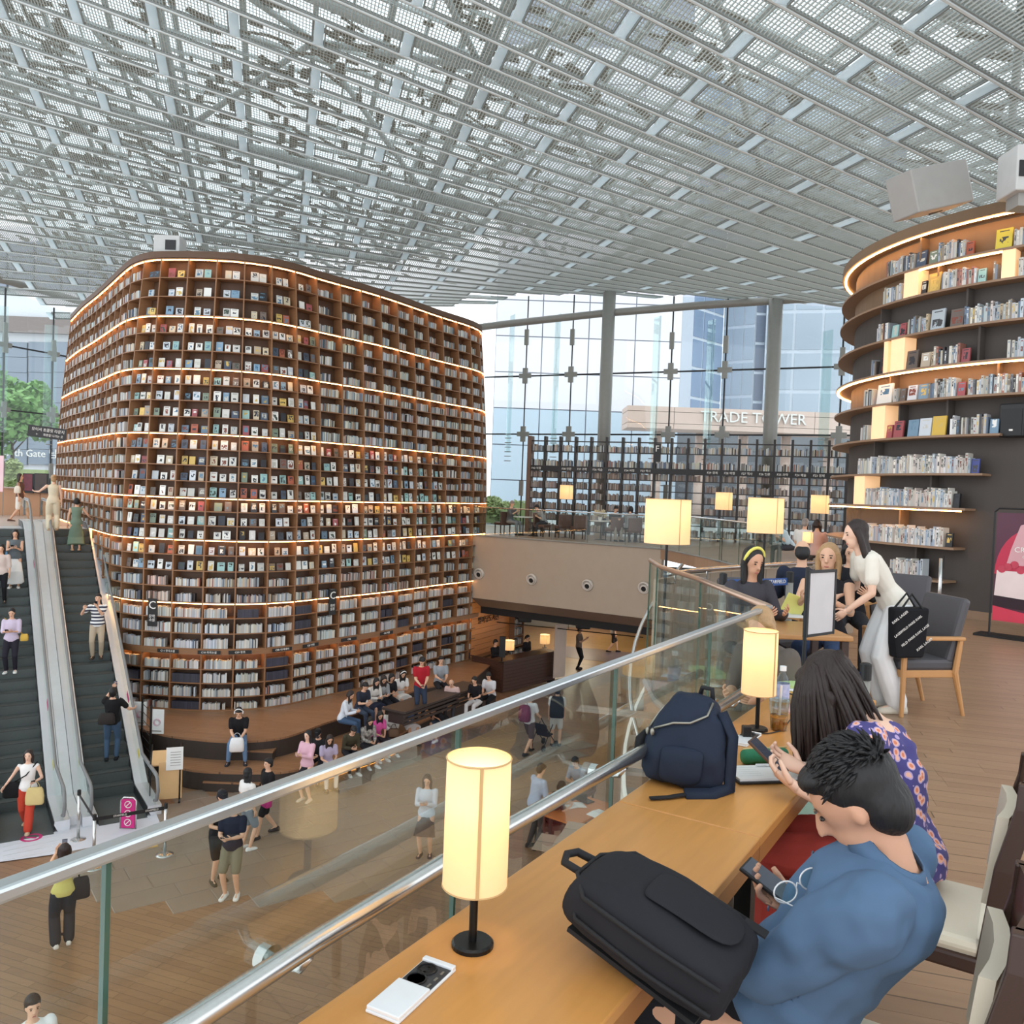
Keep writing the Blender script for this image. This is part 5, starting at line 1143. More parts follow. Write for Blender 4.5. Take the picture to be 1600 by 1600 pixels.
for i in range(nbay):
    if i in (1, 8, 9, 10): continue
    p = Yb0 + bd * (LB * (i + .5) / nbay) + bn * .2 + Vector((0, 0, zs_)); text('lettering', 'F%d %s' % (40 - i, ('여행', '역사', '인문', '과학', '예술', '경제')[i % 6]), m_signtxt, p, bd, (0, 0, 1), .12, bc, .002)
mb = MB(); rq = random.Random(12); PALF = [(150, 132, 118), (128, 110, 100), (166, 152, 140), (110, 100, 98), (180, 172, 160), (96, 84, 78), (140, 146, 150)]
for i in range(nbay):
    for j, z in enumerate(zrow_):
        if i in (8, 9, 10) and 1 <= j <= 4: continue
        s = LB * i / nbay + .07; e_ = LB * (i + 1) / nbay - .07 - rq.uniform(0, .12)
        while s < e_:
            t_ = rq.uniform(.025, .06); h_ = rq.uniform(.2, .3); p = Yb0 + bd * (s + t_ / 2) - bn * .1 + Vector((0, 0, z + .018)); c_ = rq.choice(PALF if j < 6 else PAL_SPINE); book_geom(mb, p, bd, bn, t_ * .95, h_, .2, lin(c_), 0, .5); s += t_
mb.build('bookcase_books', m_spine_v, label='rows of books filling the long black see-through bookcase', category='books', kind='stuff')
m_lobscreen = mat('violet_screen', (120, 110, 170), .4, emit=(150, 140, 220), estr=.5)
# section letter sign on the bookcase
p = onplane(1028, 708, (Yb0.x, Yb0.y), (Yb1.x, Yb1.y)) + bn * .22; t = thing('section_sign', 'black section sign with a white letter F on the see-through bookcase', 'sign', tuple(p)); MB().box(p, (.3, .02, .75), (bd, bn, Vector((0, 0, 1)))).build('plate', m_sign, t); text('letter', 'F', m_signtxt, p + bn * .015 + Vector((0, 0, .16)), bd, (0, 0, 1), .36, t)
# brown chairs and white tables of the far mezzanine
m_brownl = mat('brown_leather', (92, 66, 58), .5); m_legm = mat('dark_leg', (40, 34, 32), .5); m_wtop = mat('white_table', (214, 208, 200), .4)
def far_chair(x, y, rz, label, z=0.0):
    t = thing('tub_chair', label, 'chair', (x, y, z), rz, 'brown chairs on the far mezzanine')
    for nm, c, s_ in (('seat', (0, 0, .42), (.52, .5, .12)), ('backrest', (0, -.24, .66), (.54, .08, .5))):
        o = MB().box(c, s_).build(nm, m_brownl); o.parent = t; bevel(o, .03)
    for sx in (-1, 1):
        for sy in (-1, 1): o = MB().box((sx * .22, sy * .2, .18), (.035, .035, .36)).build('leg', m_legm); o.parent = t
    return t
def far_table(x, y, label, r_=.45):
    t = thing('cafe_table', label, 'table', (x, y, 0), 0, 'white tables on the far mezzanine')
    MB().lathe([(r_, .70), (r_, .73)], (x, y, 0), 24).build('tabletop', m_wtop, t); MB().tube([Vector((x, y, .02)), Vector((x, y, .70))], .03, 8).build('column', m_legm, t); MB().lathe([(.24, 0), (.22, .02)], (x, y, 0), 16).build('base', m_legm, t); return t
fc = [(786, 33.4, .6, 'brown chair nearest the tall bookshelf behind the far railing'), (848, 32.6, -2.2, 'brown chair pushed back to the man leaning over a table'), (880, 32.2, .3, 'empty brown chair under the small drum shade lamp'), (905, 31.6, .2, 'brown chair with a grey bag on it behind the far railing'), (960, 31.2, .4, 'brown chair of the man in dark clothes behind the far railing'), (990, 30.9, .2, 'broad brown chair beside the first drum shade lamp')]
for u, Y, rz, lab in fc: p = aty(u, 800, Y); far_chair(p.x, Y, rz, lab)
for u, Y, lab in ((818, 33.3, 'white cafe table between two readers nearest the tall bookshelf'), (940, 31.9, 'white cafe table with dried flowers behind the far railing'), (1012, 31.2, 'white cafe table behind the first drum shade lamp')): p = aty(u, 800, Y); far_table(p.x, Y, lab)
p = aty(938, 800, 31.8); t = thing('dried_flowers', 'pot of pale dried flowers on a cafe table behind the far railing', 'plant', (p.x, 31.8, .73)); MB().lathe([(.05, 0), (.08, .12), (.06, .14)], (p.x, 31.8, .73), 12).build('pot', m_wtop, t); leaf_cloud((p.x, 31.8, 1.0), (.26, .2, .18), 260, 6, .05).build('blossom', mat('dried_blossom', (206, 186, 150), .8), t, kind='stuff')
# ================================================================== information desk under the far mezzanine
m_ddesk = mat('dark_walnut_desk', (74, 48, 38), .45, 0, .2, 3, stretch=(1, 1, 14)); m_owall = mat('orange_oak_wall', (214, 140, 78), .5, 0, .1, 2.5, stretch=(1, 1, 10))
P0 = atz(784, 1083, ZL); P1 = atz(866, 1063, ZL); ddv = (P1 - P0).normalized(); dnv = Vector((ddv.y, -ddv.x, 0)); LD = (P1 - P0).length
idk = thing('information_desk', 'dark walnut information counter with horizontal boards under the far mezzanine', 'counter', tuple(P0))
for k in range(9): MB().bar(P0 + ddv * .01 + Vector((0, 0, .08 + k * .125)), P1 + Vector((0, 0, .08 + k * .125)), .06, .118).build('board', m_ddesk, idk)
Q0 = Vector((-1.3, 31.35, ZL))
for k in range(9): MB().bar(P0 + Vector((0, 0, .08 + k * .125)), Q0 + Vector((0, 0, .08 + k * .125)), .06, .118).build('board', m_ddesk, idk)
MB().prism([(p.x, p.y) for p in (P0 + dnv * .08, P1 + dnv * .08, P1 - dnv * .6, P0 - dnv * .6, Q0 - dnv * .05 - ddv * .05, P0 - ddv * .1)], ZL + 1.14, ZL + 1.19).build('worktop', m_ddesk, idk)
W0 = Vector((-1.42, 31.75, ZL)); cdv, cnv = ddv, dnv; ddv = Vector((.48, .877, 0)).normalized(); dnv = Vector((ddv.y, -ddv.x, 0)); W1 = W0 + ddv * 3.0
iw = thing('sign_wall', 'lit orange oak wall with dark Korean lettering behind the information counter', 'wall panel', tuple(W0 + (W1 - W0) / 2))
for k in range(11): MB().bar(W0 + Vector((0, 0, 1.1 + k * .21)), W1 + Vector((0, 0, 1.1 + k * .21)), .08, .2).build('board', m_owall, iw)
text('lettering', '별마당도서관', mat('brown_lettering', (60, 34, 20), .6), W0 + ddv * 1.25 + dnv * .06 + Vector((0, 0, 2.35)), ddv, (0, 0, 1), .3, iw, .01)
bs = thing('back_shelf', 'low wooden shelving with books behind the information counter', 'bookshelf', tuple(W0))
for k in range(3): MB().bar(W0 + dnv * .15 + Vector((0, 0, .05 + k * .48)), W1 + dnv * .15 + ddv * .8 + Vector((0, 0, .05 + k * .48)), .36, .035).build('shelf_board', m_wood_shelf, bs)
for k in range(5): MB().box(W0 + dnv * .15 + (ddv * (3.9 * k / 4)) + Vector((0, 0, .52)), (.035, .36, 1.0), (ddv, dnv, Vector((0, 0, 1)))).build('upright', m_wood_shelf, bs)
V0 = W1 + ddv * .02
for k in range(5): MB().bar(V0 + dnv * .1 + Vector((0, 0, 1.0 + k * .42)), V0 + dnv * .1 + ddv * .85 + Vector((0, 0, 1.0 + k * .42)), .36, .035).build('shelf_board', m_wood_shelf, bs)
for f_ in (0, .85): MB().box(V0 + dnv * .1 + ddv * f_ + Vector((0, 0, 1.35)), (.035, .36, 2.65), (ddv, dnv, Vector((0, 0, 1)))).build('upright', m_wood_shelf, bs)
mb = MB()
for k in range(4):
    s = .05
    while s < .76: t_ = rq.uniform(.03, .05); book_geom(mb, V0 + dnv * .02 + ddv * (s + t_ / 2) + Vector((0, 0, 1.02 + k * .42)), ddv, dnv, t_ * .95, rq.uniform(.2, .3), .2, lin(rq.choice(PAL_PINKISH + PAL_SPINE)), 0, .5); s += t_
for k in range(2):
    s = .05
    while s < 3.8: t_ = rq.uniform(.03, .05); book_geom(mb, W0 + dnv * .1 + ddv * (s + t_ / 2) + Vector((0, 0, .075 + k * .48)), ddv, dnv, t_ * .95, rq.uniform(.2, .3), .2, lin(rq.choice(PAL_SPINE)), 0, .5); s += t_
mb.build('counter_books', m_spine_v, label='books on the shelving behind the information counter', category='books', kind='stuff')
ddv, dnv = cdv, cnv
def dl(name, u, v, lab):
    p = atz(u, v, ZL + 1.19); lamp(name, lab, p.x, p.y, ZL + 1.19, ZL + 1.36, ZL + 1.72, .2, 8, 'counter lamps', .1)
dl('counter_lamp', 795, 1022, 'glowing lamp at the front end of the information counter'); dl('counter_lamp', 851, 1012, 'glowing lamp at the rear end of the information counter')
p = atz(784, 1034, ZL + 1.19); t = thing('tower_display', 'slim black upright display on the information counter', 'display', tuple(p)); MB().box(p + Vector((0, 0, .55)), (.22, .14, .75)).build('screen', m_black, t); MB().tube([p, p + Vector((0, 0, .2))], .03, 8).build('stem', m_blacksteel, t); MB().lathe([(.12, 0), (.12, .02)], p, 14).build('base', m_blacksteel, t)
p = atz(873, 1066, ZL); t = thing('poster_stand', 'pale poster stand with two violet picture tiles beside the information counter', 'poster stand', tuple(p)); xv = Vector((.75, .66, 0))
MB().box(p + Vector((0, 0, 1.25)), (.62, .04, 2.1), (xv, Vector((.66, -.75, 0)), Vector((0, 0, 1)))).build('poster', mat('beige_poster', (206, 188, 172), .6, 0, .1, 3), t); MB().box(p + Vector((0, 0, .05)), (.9, .4, .06), (xv, Vector((.66, -.75, 0)), Vector((0, 0, 1)))).build('base', m_black, t)
for zz in (1.6, 1.95): MB().box(p + Vector((-.1, -.06, zz)) + Vector((.66, -.75, 0)) * .02, (.2, .02, .26), (xv, Vector((.66, -.75, 0)), Vector((0, 0, 1)))).build('picture_tile', m_lobscreen, t)
# far passage: brighter floor, blue line band, lit shop wall with yellow posters, hung loudspeakers and cable tray
m_shop = mat('lit_shop_wall', (204, 190, 150), .6, emit=(230, 205, 150), estr=.35); m_ypost = mat('yellow_mural', (220, 186, 70), .6, 0, .3, 1.2, rgb2=(196, 150, 60), emit=(220, 180, 80), estr=.25)
a = aty(720, 990, 46); b = aty(1030, 990, 46); sw = thing('shop_front', 'lit shop front with yellow picture panels at the back of the lower passage', 'shop front', ((a.x + b.x) / 2, 46, ZL))
MB().box(((a.x + b.x) / 2, 46.2, ZL + 1.38), (b.x - a.x + 6, .2, 2.76)).build('wall', m_steel_grey, sw)
for k in range(9):
    x0 = a.x + (b.x - a.x) * k / 9; x1 = a.x + (b.x - a.x) * (k + 1) / 9; MB().box(((x0 + x1) / 2, 46.05, ZL + 1.5), (x1 - x0 - .12, .1, 1.9)).build('panel', m_ypost if k >= 6 else m_shop, sw)
band = [atz(u, v, ZL + .004) for u, v in ((870, 1008), (1010, 1022), (1010, 1042), (870, 1025))]
MB().prism([(p.x, p.y) for p in band] , ZL + .002, ZL + .006).build('floor_band', mat('blue_floor_band', (82, 78, 104), .3), label='blue-grey band across the lower passage floor', category='floor band')
for (u, v, Y, lab) in ((820, 966, 33.5, 'black loudspeaker hung under the far mezzanine above the information counter'), (911, 976, 31.5, 'black loudspeaker hung under the far mezzanine above the standing man')):
    c = aty(u, v, Y); t = thing('hung_loudspeaker', lab, 'loudspeaker', tuple(c)); bevel(MB().box(c, (.55, .32, .3)).build('cabinet', m_black, t), .05); MB().tube([c + Vector((0, 0, .12)), Vector((c.x, c.y, -2.76))], .025, 6).build('hanger', m_blacksteel, t); MB().box(c + Vector((0, -.165, 0)), (.45, .01, .22)).build('grille', m_blacksteel, t)
t = thing('cable_rail', 'thin dark lighting rail hung across the information counter', 'rail', tuple(aty(820, 985, 33))); q0, q1 = aty(728, 967, 34), aty(1005, 996, 31); MB().tube([q0, q1], .02, 6).build('rail', m_blacksteel, t)
for f_ in (.16, .6): q_ = q0.lerp(q1, f_); MB().tube([q_, Vector((q_.x, q_.y, -2.76))], .012, 6).build('hanger', m_blacksteel, t)
for k, (u, Y) in enumerate(((770, 34.2), (800, 33.4))):
    p = aty(u, 960, Y); l = bpy.data.lights.new('wall_washer_light', 'SPOT'); l.energy = 60; l.color = (1, .72, .42); l.spot_size = 1.6; l.spot_blend = .6; l.shadow_soft_size = .1; lo = bpy.data.objects.new('wall_washer_light', l); COL.objects.link(lo); lo.location = (p.x, p.y, -2.8); tgt = W0.lerp(W1, .35 + .4 * k) + Vector((0, 0, 1.8)); lo.rotation_euler = (tgt - lo.location).to_track_quat('-Z', 'Y').to_euler()
for k, (x, y) in enumerate(((2.5, 40), (6.5, 38), (4.0, 44))):
    l = bpy.data.lights.new('passage_downlight', 'AREA'); l.energy = 90; l.color = (1, .82, .6); l.size = 1.2; lo = bpy.data.objects.new('passage_downlight', l); COL.objects.link(lo); lo.location = (x, y, -2.95)
# ================================================================== people
fold_tex = bpy.data.textures.new('cloth_folds', 'MARBLE'); fold_tex.noise_scale = .16; fold_tex.turbulence = 7; fold_tex.noise_depth = 1
PIECES = []          # (MB, extra MB, name, material, parent, voxel, smoothing)
def wrinkle_mat(name, rgb, rough=.85, bump=.35, bscale=9, **k): return mat(name, rgb, rough, bump=bump, bscale=bscale, var=.1, scale=5, spec=.2, **k)
SKIN = {'a': mat('skin_a', (214, 170, 142), .55, 0, .05, 10, spec=.35), 'b': mat('skin_b', (198, 150, 122), .55, 0, .05, 10, spec=.35), 'c': mat('skin_c', (224, 184, 160), .55, 0, .05, 10, spec=.35)}
HAIRM = {'black': mat('hair_black', (22, 20, 21), .6, 0, .3, 30, bump=.4, bscale=60, stretch=(1, 1, .15)), 'brown': mat('hair_brown', (40, 28, 24), .6, 0, .3, 30, bump=.4, bscale=60, stretch=(1, 1, .15)), 'grey': mat('hair_grey', (140, 132, 126), .5, 0, .2, 30, bump=.3, bscale=60), 'blond': mat('hair_blond', (170, 136, 96), .5, 0, .2, 30, bump=.3, bscale=60)}
m_eye = mat('eye_dark', (30, 24, 22), .3); m_lip = mat('lip', (168, 96, 88), .5)
def cloth(rgb): return wrinkle_mat('cloth_%d_%d_%d' % rgb, rgb)
def ik(a, t, l1, l2, pole):
    d = t - a; L = d.length; mx_ = (l1 + l2) * .995
    if L > mx_: t = a + d * (mx_ / L); d = t - a; L = mx_
    L = max(L, abs(l1 - l2) + .02); u = d.normalized(); x = (l1 * l1 - l2 * l2 + L * L) / (2 * L); h = sqrt(max(0, l1 * l1 - x * x))
    p = pole - u * pole.dot(u); p = p.normalized() if p.length > 1e-5 else u.orthogonal().normalized()
    return a + u * x + p * h, t
def orient(f):
    """frame from facing vector: x right, y forward, z up"""
    z = Vector((0, 0, 1)); y = Vector((f.x, f.y, 0)).normalized(); return y.cross(z), y, z
def hand_mb(mb, wrist, d, palm, side, k=1.0, curl=.5, n=6, spread=.12, thumb_in=.3):
    """palm and five bent fingers; d: along the hand, palm: normal out of the palm, side: +1 thumb towards palm x d"""
    d = d.normalized(); palm = (palm - d * palm.dot(d)).normalized(); x = d.cross(palm) * side
    rg = []
    for f_, w_, t_ in ((-.015, .026, .02), (.02, .032, .019), (.055, .039, .016), (.088, .039, .013)):
        c = wrist + d * f_ * k; rg.append([c + x * (cos(a) * w_ * k) + palm * (sin(a) * t_ * k) for a in [2 * pi * j / 10 for j in range(10)]])
    mb.loft(rg)
    for i, (off, ln) in enumerate(((.029, .068), (.0098, .078), (-.0098, .072), (-.028, .056))):
        p = wrist + (d * .084 + x * off) * k; a = 0; pts = [p - d * .01 * k]; dd = (d + x * (spread * (1.2 - i * .8))).normalized(); cur = p
        for s_ in range(3):
            a += curl * (.55 + .35 * s_) ; v = dd * cos(a) + palm * sin(a); pts.append(cur); cur = cur + v * ln * k * (.44, .32, .24)[s_]
        pts.append(cur); mb.tube(pts, [.0095 * k, .0098 * k, .0088 * k, .008 * k, .0055 * k], n)
    p = wrist + (d * .022 + x * .03) * k; v = (x * .75 + d * .65 + palm * thumb_in).normalized(); v2 = (x * .2 + d * .9 + palm * (thumb_in + .25)).normalized()
    mb.tube([p - v * .012 * k, p, p + v * .034 * k, p + (v * .034 + v2 * .026) * k, p + (v * .034 + v2 * .046) * k], [.012 * k, .0125 * k, .0108 * k, .0092 * k, .0065 * k], n)
TORSO = ((-.07, .135, .105, 0), (.02, .16, .118, 0), (.16, .135, .10, .0), (.30, .15, .112, .005), (.42, .168, .112, 0), (.48, .145, .09, -.005), (.525, .075, .06, -.005))
def torso_rings(J, inf=0.0, t0=0, t1=9, fem=False, nseg=14, flare=0.0):
    P, N = J['pelvis'], J['neck']; ax = (N - P); L = ax.length; ax = ax / L; k = J['k']; out = []
    xr = J['x'] - ax * J['x'].dot(ax); xr.normalize(); fw = ax.cross(xr) ; fw = -xr.cross(ax) if fw.dot(J['f']) < 0 else fw
    sh = (J['shr'] - J['shl']); shx = (sh - ax * sh.dot(ax)).normalized()
    for i, (h, w_, d_, o) in enumerate(TORSO):
        if not t0 <= i <= t1: continue
        if fem: w_ *= (1.04, 1.02, .86, .88, .88, .88, .85)[i]; d_ *= (1.0, .98, .86, 1.02, .98, .9, .9)[i]
        g = inf * (1 if i < 6 else .55); c = P + ax * (h / .525 * L) + fw * o; f_ = h / .525; xx = (xr * (1 - max(0, f_)) + shx * max(0, f_)).normalized(); w2 = w_ * k + g + (flare if i < 2 else 0)
        out.append([c + xx * (cos(a) * w2) + fw * (sin(a) * (d_ * k + g)) for a in [2 * pi * j / nseg for j in range(nseg)]])
    return out
def limb(mb, pts, rs, n=10):
    mb.tube(pts, rs, n)
    for p, r_ in zip(pts, rs): mb.ellipsoid(p, (r_ * .99,) * 3, n=8, m=5)
def seg_cut(a, b, f_): return a.lerp(b, f_)
def build_person(label, J, o, group=None):
    """J: joints in world space; o: options"""
    k = J['k']; fem = o.get('fem', False); vox = o.get('vox', .02); sk = SKIN[o.get('skin', 'a')]; near = vox < .011
    t = thing('person', label, 'person', tuple(J['ground']), group=group)
    b = MB(); b.loft(torso_rings(J, fem=fem)); hd = J['head']; hf = J['hf']; hu = J['hu']; hx = hf.cross(hu).normalized()
    b.tube([J['neck'] - (J['neck'] - J['pelvis']).normalized() * .04 * k, J['neck'].lerp(hd, .35), hd - hu * .04 * k - hf * .01 * k], [.062 * k, .05 * k, .05 * k], 12)
    b.ellipsoid(hd + hu * .018 * k - hf * .012 * k, (.074 * k, .094 * k, .095 * k), (hx, hf, hu), 18, 12); b.ellipsoid(hd - hu * .055 * k + hf * .022 * k, (.055 * k, .062 * k, .062 * k), (hx, hf, hu), 14, 9)
    b.ellipsoid(hd - hu * .098 * k + hf * .05 * k, (.026 * k, .026 * k, .02 * k), (hx, hf, hu), 10, 6)
    b.tube([hd + hu * .02 * k + hf * .082 * k, hd - hu * .028 * k + hf * .1 * k], [.009 * k, .017 * k], 8)
    for s_ in (-1, 1): b.ellipsoid(hd + hx * s_ * .076 * k - hu * .012 * k - hf * .005 * k, (.008 * k, .016 * k, .027 * k), (hx, hf, hu), 8, 6)
    ar = 1.0 if not fem else .86
    for s_ in ('l', 'r'):
        S, E, Wr = J['sh' + s_], J['el' + s_], J['wr' + s_]
        limb(b, [S, S.lerp(E, .5), E, E.lerp(Wr, .35), Wr], [.056 * k * ar, .047 * k * ar, .041 * k * ar, .04 * k * ar, .027 * k * ar])
        Hp, K, An = J['hp' + s_], J['kn' + s_], J['an' + s_]
        limb(b, [Hp, Hp.lerp(K, .5), K, K.lerp(An, .35), An], [.088 * k, .075 * k, .056 * k, .053 * k, .036 * k]); ff = J['ft' + s_]
        b.ellipsoid(An + ff * .05 * k - Vector((0, 0, .045 * k)), (.04 * k, .11 * k, .035 * k), orient(ff), 10, 6)
    ext = MB()
    for s_, sg in (('l', -1), ('r', 1)):
        d = J.get('hd' + s_) or (J['wr' + s_] - J['el' + s_]); pn = J.get('pn' + s_) or (J['x'] * (-sg)); hand_mb(ext, J['wr' + s_], Vector(d), Vector(pn), J.get('th' + s_, sg if pn else sg), k * (1.0 if not fem else .92), J.get('cu' + s_, .45), 8 if near else 5)
    PIECES.append((b, ext, 'body', sk, t, vox, 4 if not near else 6))
    fc = MB()
    for s_ in (-1, 1):
        e = hd + hx * s_ * .032 * k + hu * .012 * k + hf * (.071 * k)
        fc.ellipsoid(e, (.012 * k, .007 * k, .006 * k), (hx, hf, hu), 8, 5); fc.tube([e + hx * s_ * -.012 * k + hu * .02 * k + hf * .006 * k, e + hx * s_ * .016 * k + hu * .021 * k + hf * .0], .0035 * k, 5)
    link(fc.mesh('eyes_and_brows', m_eye), 'eyes_and_brows', t); MB().ellipsoid(hd - hu * .066 * k + hf * .079 * k, (.021 * k, .008 * k, .006 * k), (hx, hf, hu), 10, 6).build('lips', m_lip, t)
    # --- hair
    hs = o.get('hair', 'short'); hm = HAIRM[o.get('hc', 'black')]
    if hs != 'bald':
        h = MB()
        if hs != 'balding': h.ellipsoid(hd + hu * .04 * k - hf * .033 * k, (.085 * k, .095 * k, .091 * k), (hx, hf, hu), 18, 12)
        h.ellipsoid(hd - hu * .02 * k - hf * .05 * k, (.08 * k, .065 * k, .085 * k), (hx, hf, hu), 14, 9)
        if hs in ('short', 'fringe'): h.ellipsoid(hd + hu * .086 * k + hf * .036 * k, (.062 * k, .042 * k, .03 * k), (hx, hf, hu), 12, 7)
        if hs in ('long', 'bob', 'fringe'):
            ln = {'long': .36, 'bob': .17, 'fringe': .22}[hs] * o.get('hl', 1.0); dn = o.get('hd_dir') or Vector((0, 0, -1)); dn = Vector(dn).normalized(); bk = -hf
            rg = []
            for i in range(6):
                f_ = i / 5; c = hd + hu * .02 * k + bk * (.045 + .02 * f_) * k + dn * ln * f_ * k; w_ = (.082 - .02 * f_) * k; dd_ = (.05 - .018 * f_) * k
                rg.append([c + hx * (cos(a) * w_) + bk * (sin(a) * dd_) for a in [2 * pi * j / 12 for j in range(12)]])
            h.loft(rg)
            for s_ in (-1, 1): h.tube([hd + hx * s_ * .07 * k + hu * .05 * k, hd + hx * s_ * .084 * k - hf * .01 * k - hu * .03 * k, hd + hx * s_ * .08 * k - hf * .02 * k + dn * (ln * .5) * k, hd + hx * s_ * .07 * k - hf * .03 * k + dn * ln * .9 * k], [.03 * k, .03 * k, .026 * k, .014 * k], 8)
        if hs == 'bun': h.ellipsoid(hd + hu * .06 * k - hf * .11 * k, (.04 * k,) * 3, (hx, hf, hu), 10, 7)
        if hs == 'pony': h.tube([hd + hu * .03 * k - hf * .1 * k, hd - hf * .14 * k - hu * .03 * k, hd - hf * .12 * k - hu * .2 * k], [.03 * k, .032 * k, .015 * k], 8)
        PIECES.append((h, None, 'hair', hm, t, min(vox, .014), 2))
    if o.get('cap'):
        c = MB(); c.ellipsoid(hd + hu * .05 * k - hf * .01 * k, (.092 * k, .105 * k, .08 * k), (hx, hf, hu), 16, 10); c.ellipsoid(hd + hu * .05 * k + hf * .1 * k, (.07 * k, .07 * k, .012 * k), (hx, hf, hu), 14, 6); PIECES.append((c, None, 'cap', cloth(o['cap']), t, .014, 2))
    if o.get('band'):
        bb = MB().tube([hd + hx * (cos(a) * .092 * k) + (hu * sin(a) * .115 - hf * .0 + hu * .015) * k for a in [pi * j / 14 for j in range(15)]], .014 * k, 8); bb.build('hair_band', cloth(o['band']), t, True)
    if o.get('phones'):
        bb = MB().tube([hd + hx * (cos(a) * .1 * k) + (hu * sin(a) * .125) * k for a in [pi * j / 12 for j in range(13)]], .012 * k, 8)
        for s_ in (-1, 1): bb.lathe([(.03 * k, -.015), (.036 * k, .0), (.03 * k, .015)], hd + hx * s_ * .095 * k, 12, ax=hx)
        bb.build('headphones', cloth((226, 226, 226)), t, True)
    if o.get('mask'): MB().ellipsoid(hd - hu * .055 * k + hf * .045 * k, (.052 * k, .058 * k, .05 * k), (hx, hf, hu), 12, 8).build('face_mask', cloth(o['mask']), t, True)
    # --- top
    top = o.get('top', (200, 200, 200)); sl = o.get('sleeve', 'short'); loose = o.get('loose', .016)
    tm = o.get('topmat') or cloth(top); c = MB(); c.loft(torso_rings(J, loose, 0 if o.get('untucked', True) else 1, 6, fem, flare=.012))
    for s_ in ('l', 'r'):
        S, E, Wr = J['sh' + s_], J['el' + s_], J['wr' + s_]; g = loose * .7; r0, r1, r2, r3 = .06 * k * ar + g, .052 * k * ar + g, .046 * k * ar + g, .034 * k * ar + g
        if sl == 'short': limb(c, [S, S.lerp(E, .62)], [r0, r1 + .006])
        elif sl == 'half': limb(c, [S, E, E.lerp(Wr, .1)], [r0, r2 + .004, r2 + .004])
        elif sl == 'long': limb(c, [S, S.lerp(E, .5), E, E.lerp(Wr, .4), E.lerp(Wr, .93)], [r0, r1, r2, r2, r3])
        elif sl == 'none': c.ellipsoid(S, (.05 * k,) * 3, n=8, m=5)
    PIECES.append((c, None, 'top', tm, t, vox, 3))
    # --- bottoms
    bt = o.get('bottom', 'trousers'); bm = o.get('botmat') or cloth(o.get('bcol', (40, 42, 48)))
    if bt in ('trousers', 'wide', 'shorts', 'cropped'):
        c = MB(); c.loft(torso_rings(J, .012, 0, 2, fem))
        for s_ in ('l', 'r'):
            Hp, K, An = J['hp' + s_], J['kn' + s_], J['an' + s_]; w_ = .02 if bt == 'wide' else 0
            if bt == 'shorts': limb(c, [Hp, Hp.lerp(K, .45), Hp.lerp(K, .86)], [.1 * k, .095 * k, .086 * k])
            elif bt == 'cropped': limb(c, [Hp, Hp.lerp(K, .5), K, K.lerp(An, .5)], [.104 * k, .094 * k, .082 * k, .085 * k])
            else: limb(c, [Hp, Hp.lerp(K, .5), K, K.lerp(An, .4), K.lerp(An, .97)], [(.1 + w_ * .4) * k, (.088 + w_) * k, (.07 + w_) * k, (.064 + w_ * 1.4) * k, (.052 + w_ * 1.8) * k])
        PIECES.append((c, None, {'shorts': 'shorts'}.get(bt, 'trousers'), bm, t, vox, 3))
    elif bt in ('skirt', 'longskirt'):
        c = MB(); R = torso_rings(J, .014, 0, 2, fem)[::-1]; fl_ = o.get('slen', .55 if bt == 'skirt' else .95); kn = (J['knl'] + J['knr']) / 2; an = (J['anl'] + J['anr']) / 2; hp = (J['hpl'] + J['hpr']) / 2
        path = [hp.lerp(kn, .5), kn] if bt == 'skirt' else [hp.lerp(kn, .5), kn, kn.lerp(an, .75)]
        axp = J['x']; wid = [(J['knl'] - J['knr']).length / 2 * .6 + .13 * k, (J['knl'] - J['knr']).length / 2 + .12 * k, .2 * k + .06]
        for i, p in enumerate(path):
            d = (path[i] - (path[i - 1] if i else hp)).normalized(); fwv = d.cross(axp).normalized(); R.append([p + axp * (cos(a) * wid[i]) - fwv * (sin(a) * (.13 + .02 * i) * k) for a in [2 * pi * j / 14 for j in range(14)]])
        c.loft(R); PIECES.append((c, None, 'skirt', bm, t, vox, 2))
    # --- shoes
    sc_ = o.get('shoes', (50, 48, 48))
    if sc_:
        for s_ in ('l', 'r'):
            An, ff = J['an' + s_], J['ft' + s_]; x_, y_, z_ = orient(ff); c = MB(); base = An - Vector((0, 0, .078 * k)); rg = []
            for f_, w_, h_ in ((-.085, .02, .05), (-.07, .036, .075), (0, .042, .085), (.08, .048, .06), (.14, .044, .045), (.175, .022, .03)):
                cc = base + y_ * f_ * k; rg.append([cc + x_ * (a * w_ * k) + z_ * (bq * h_ * k) for a, bq in ((-1, 0), (1, 0), (1.05, .45), (.6, 1), (-.6, 1), (-1.05, .45))])
            c.loft(rg); c.build('shoe', cloth(sc_), t, True)
    return t
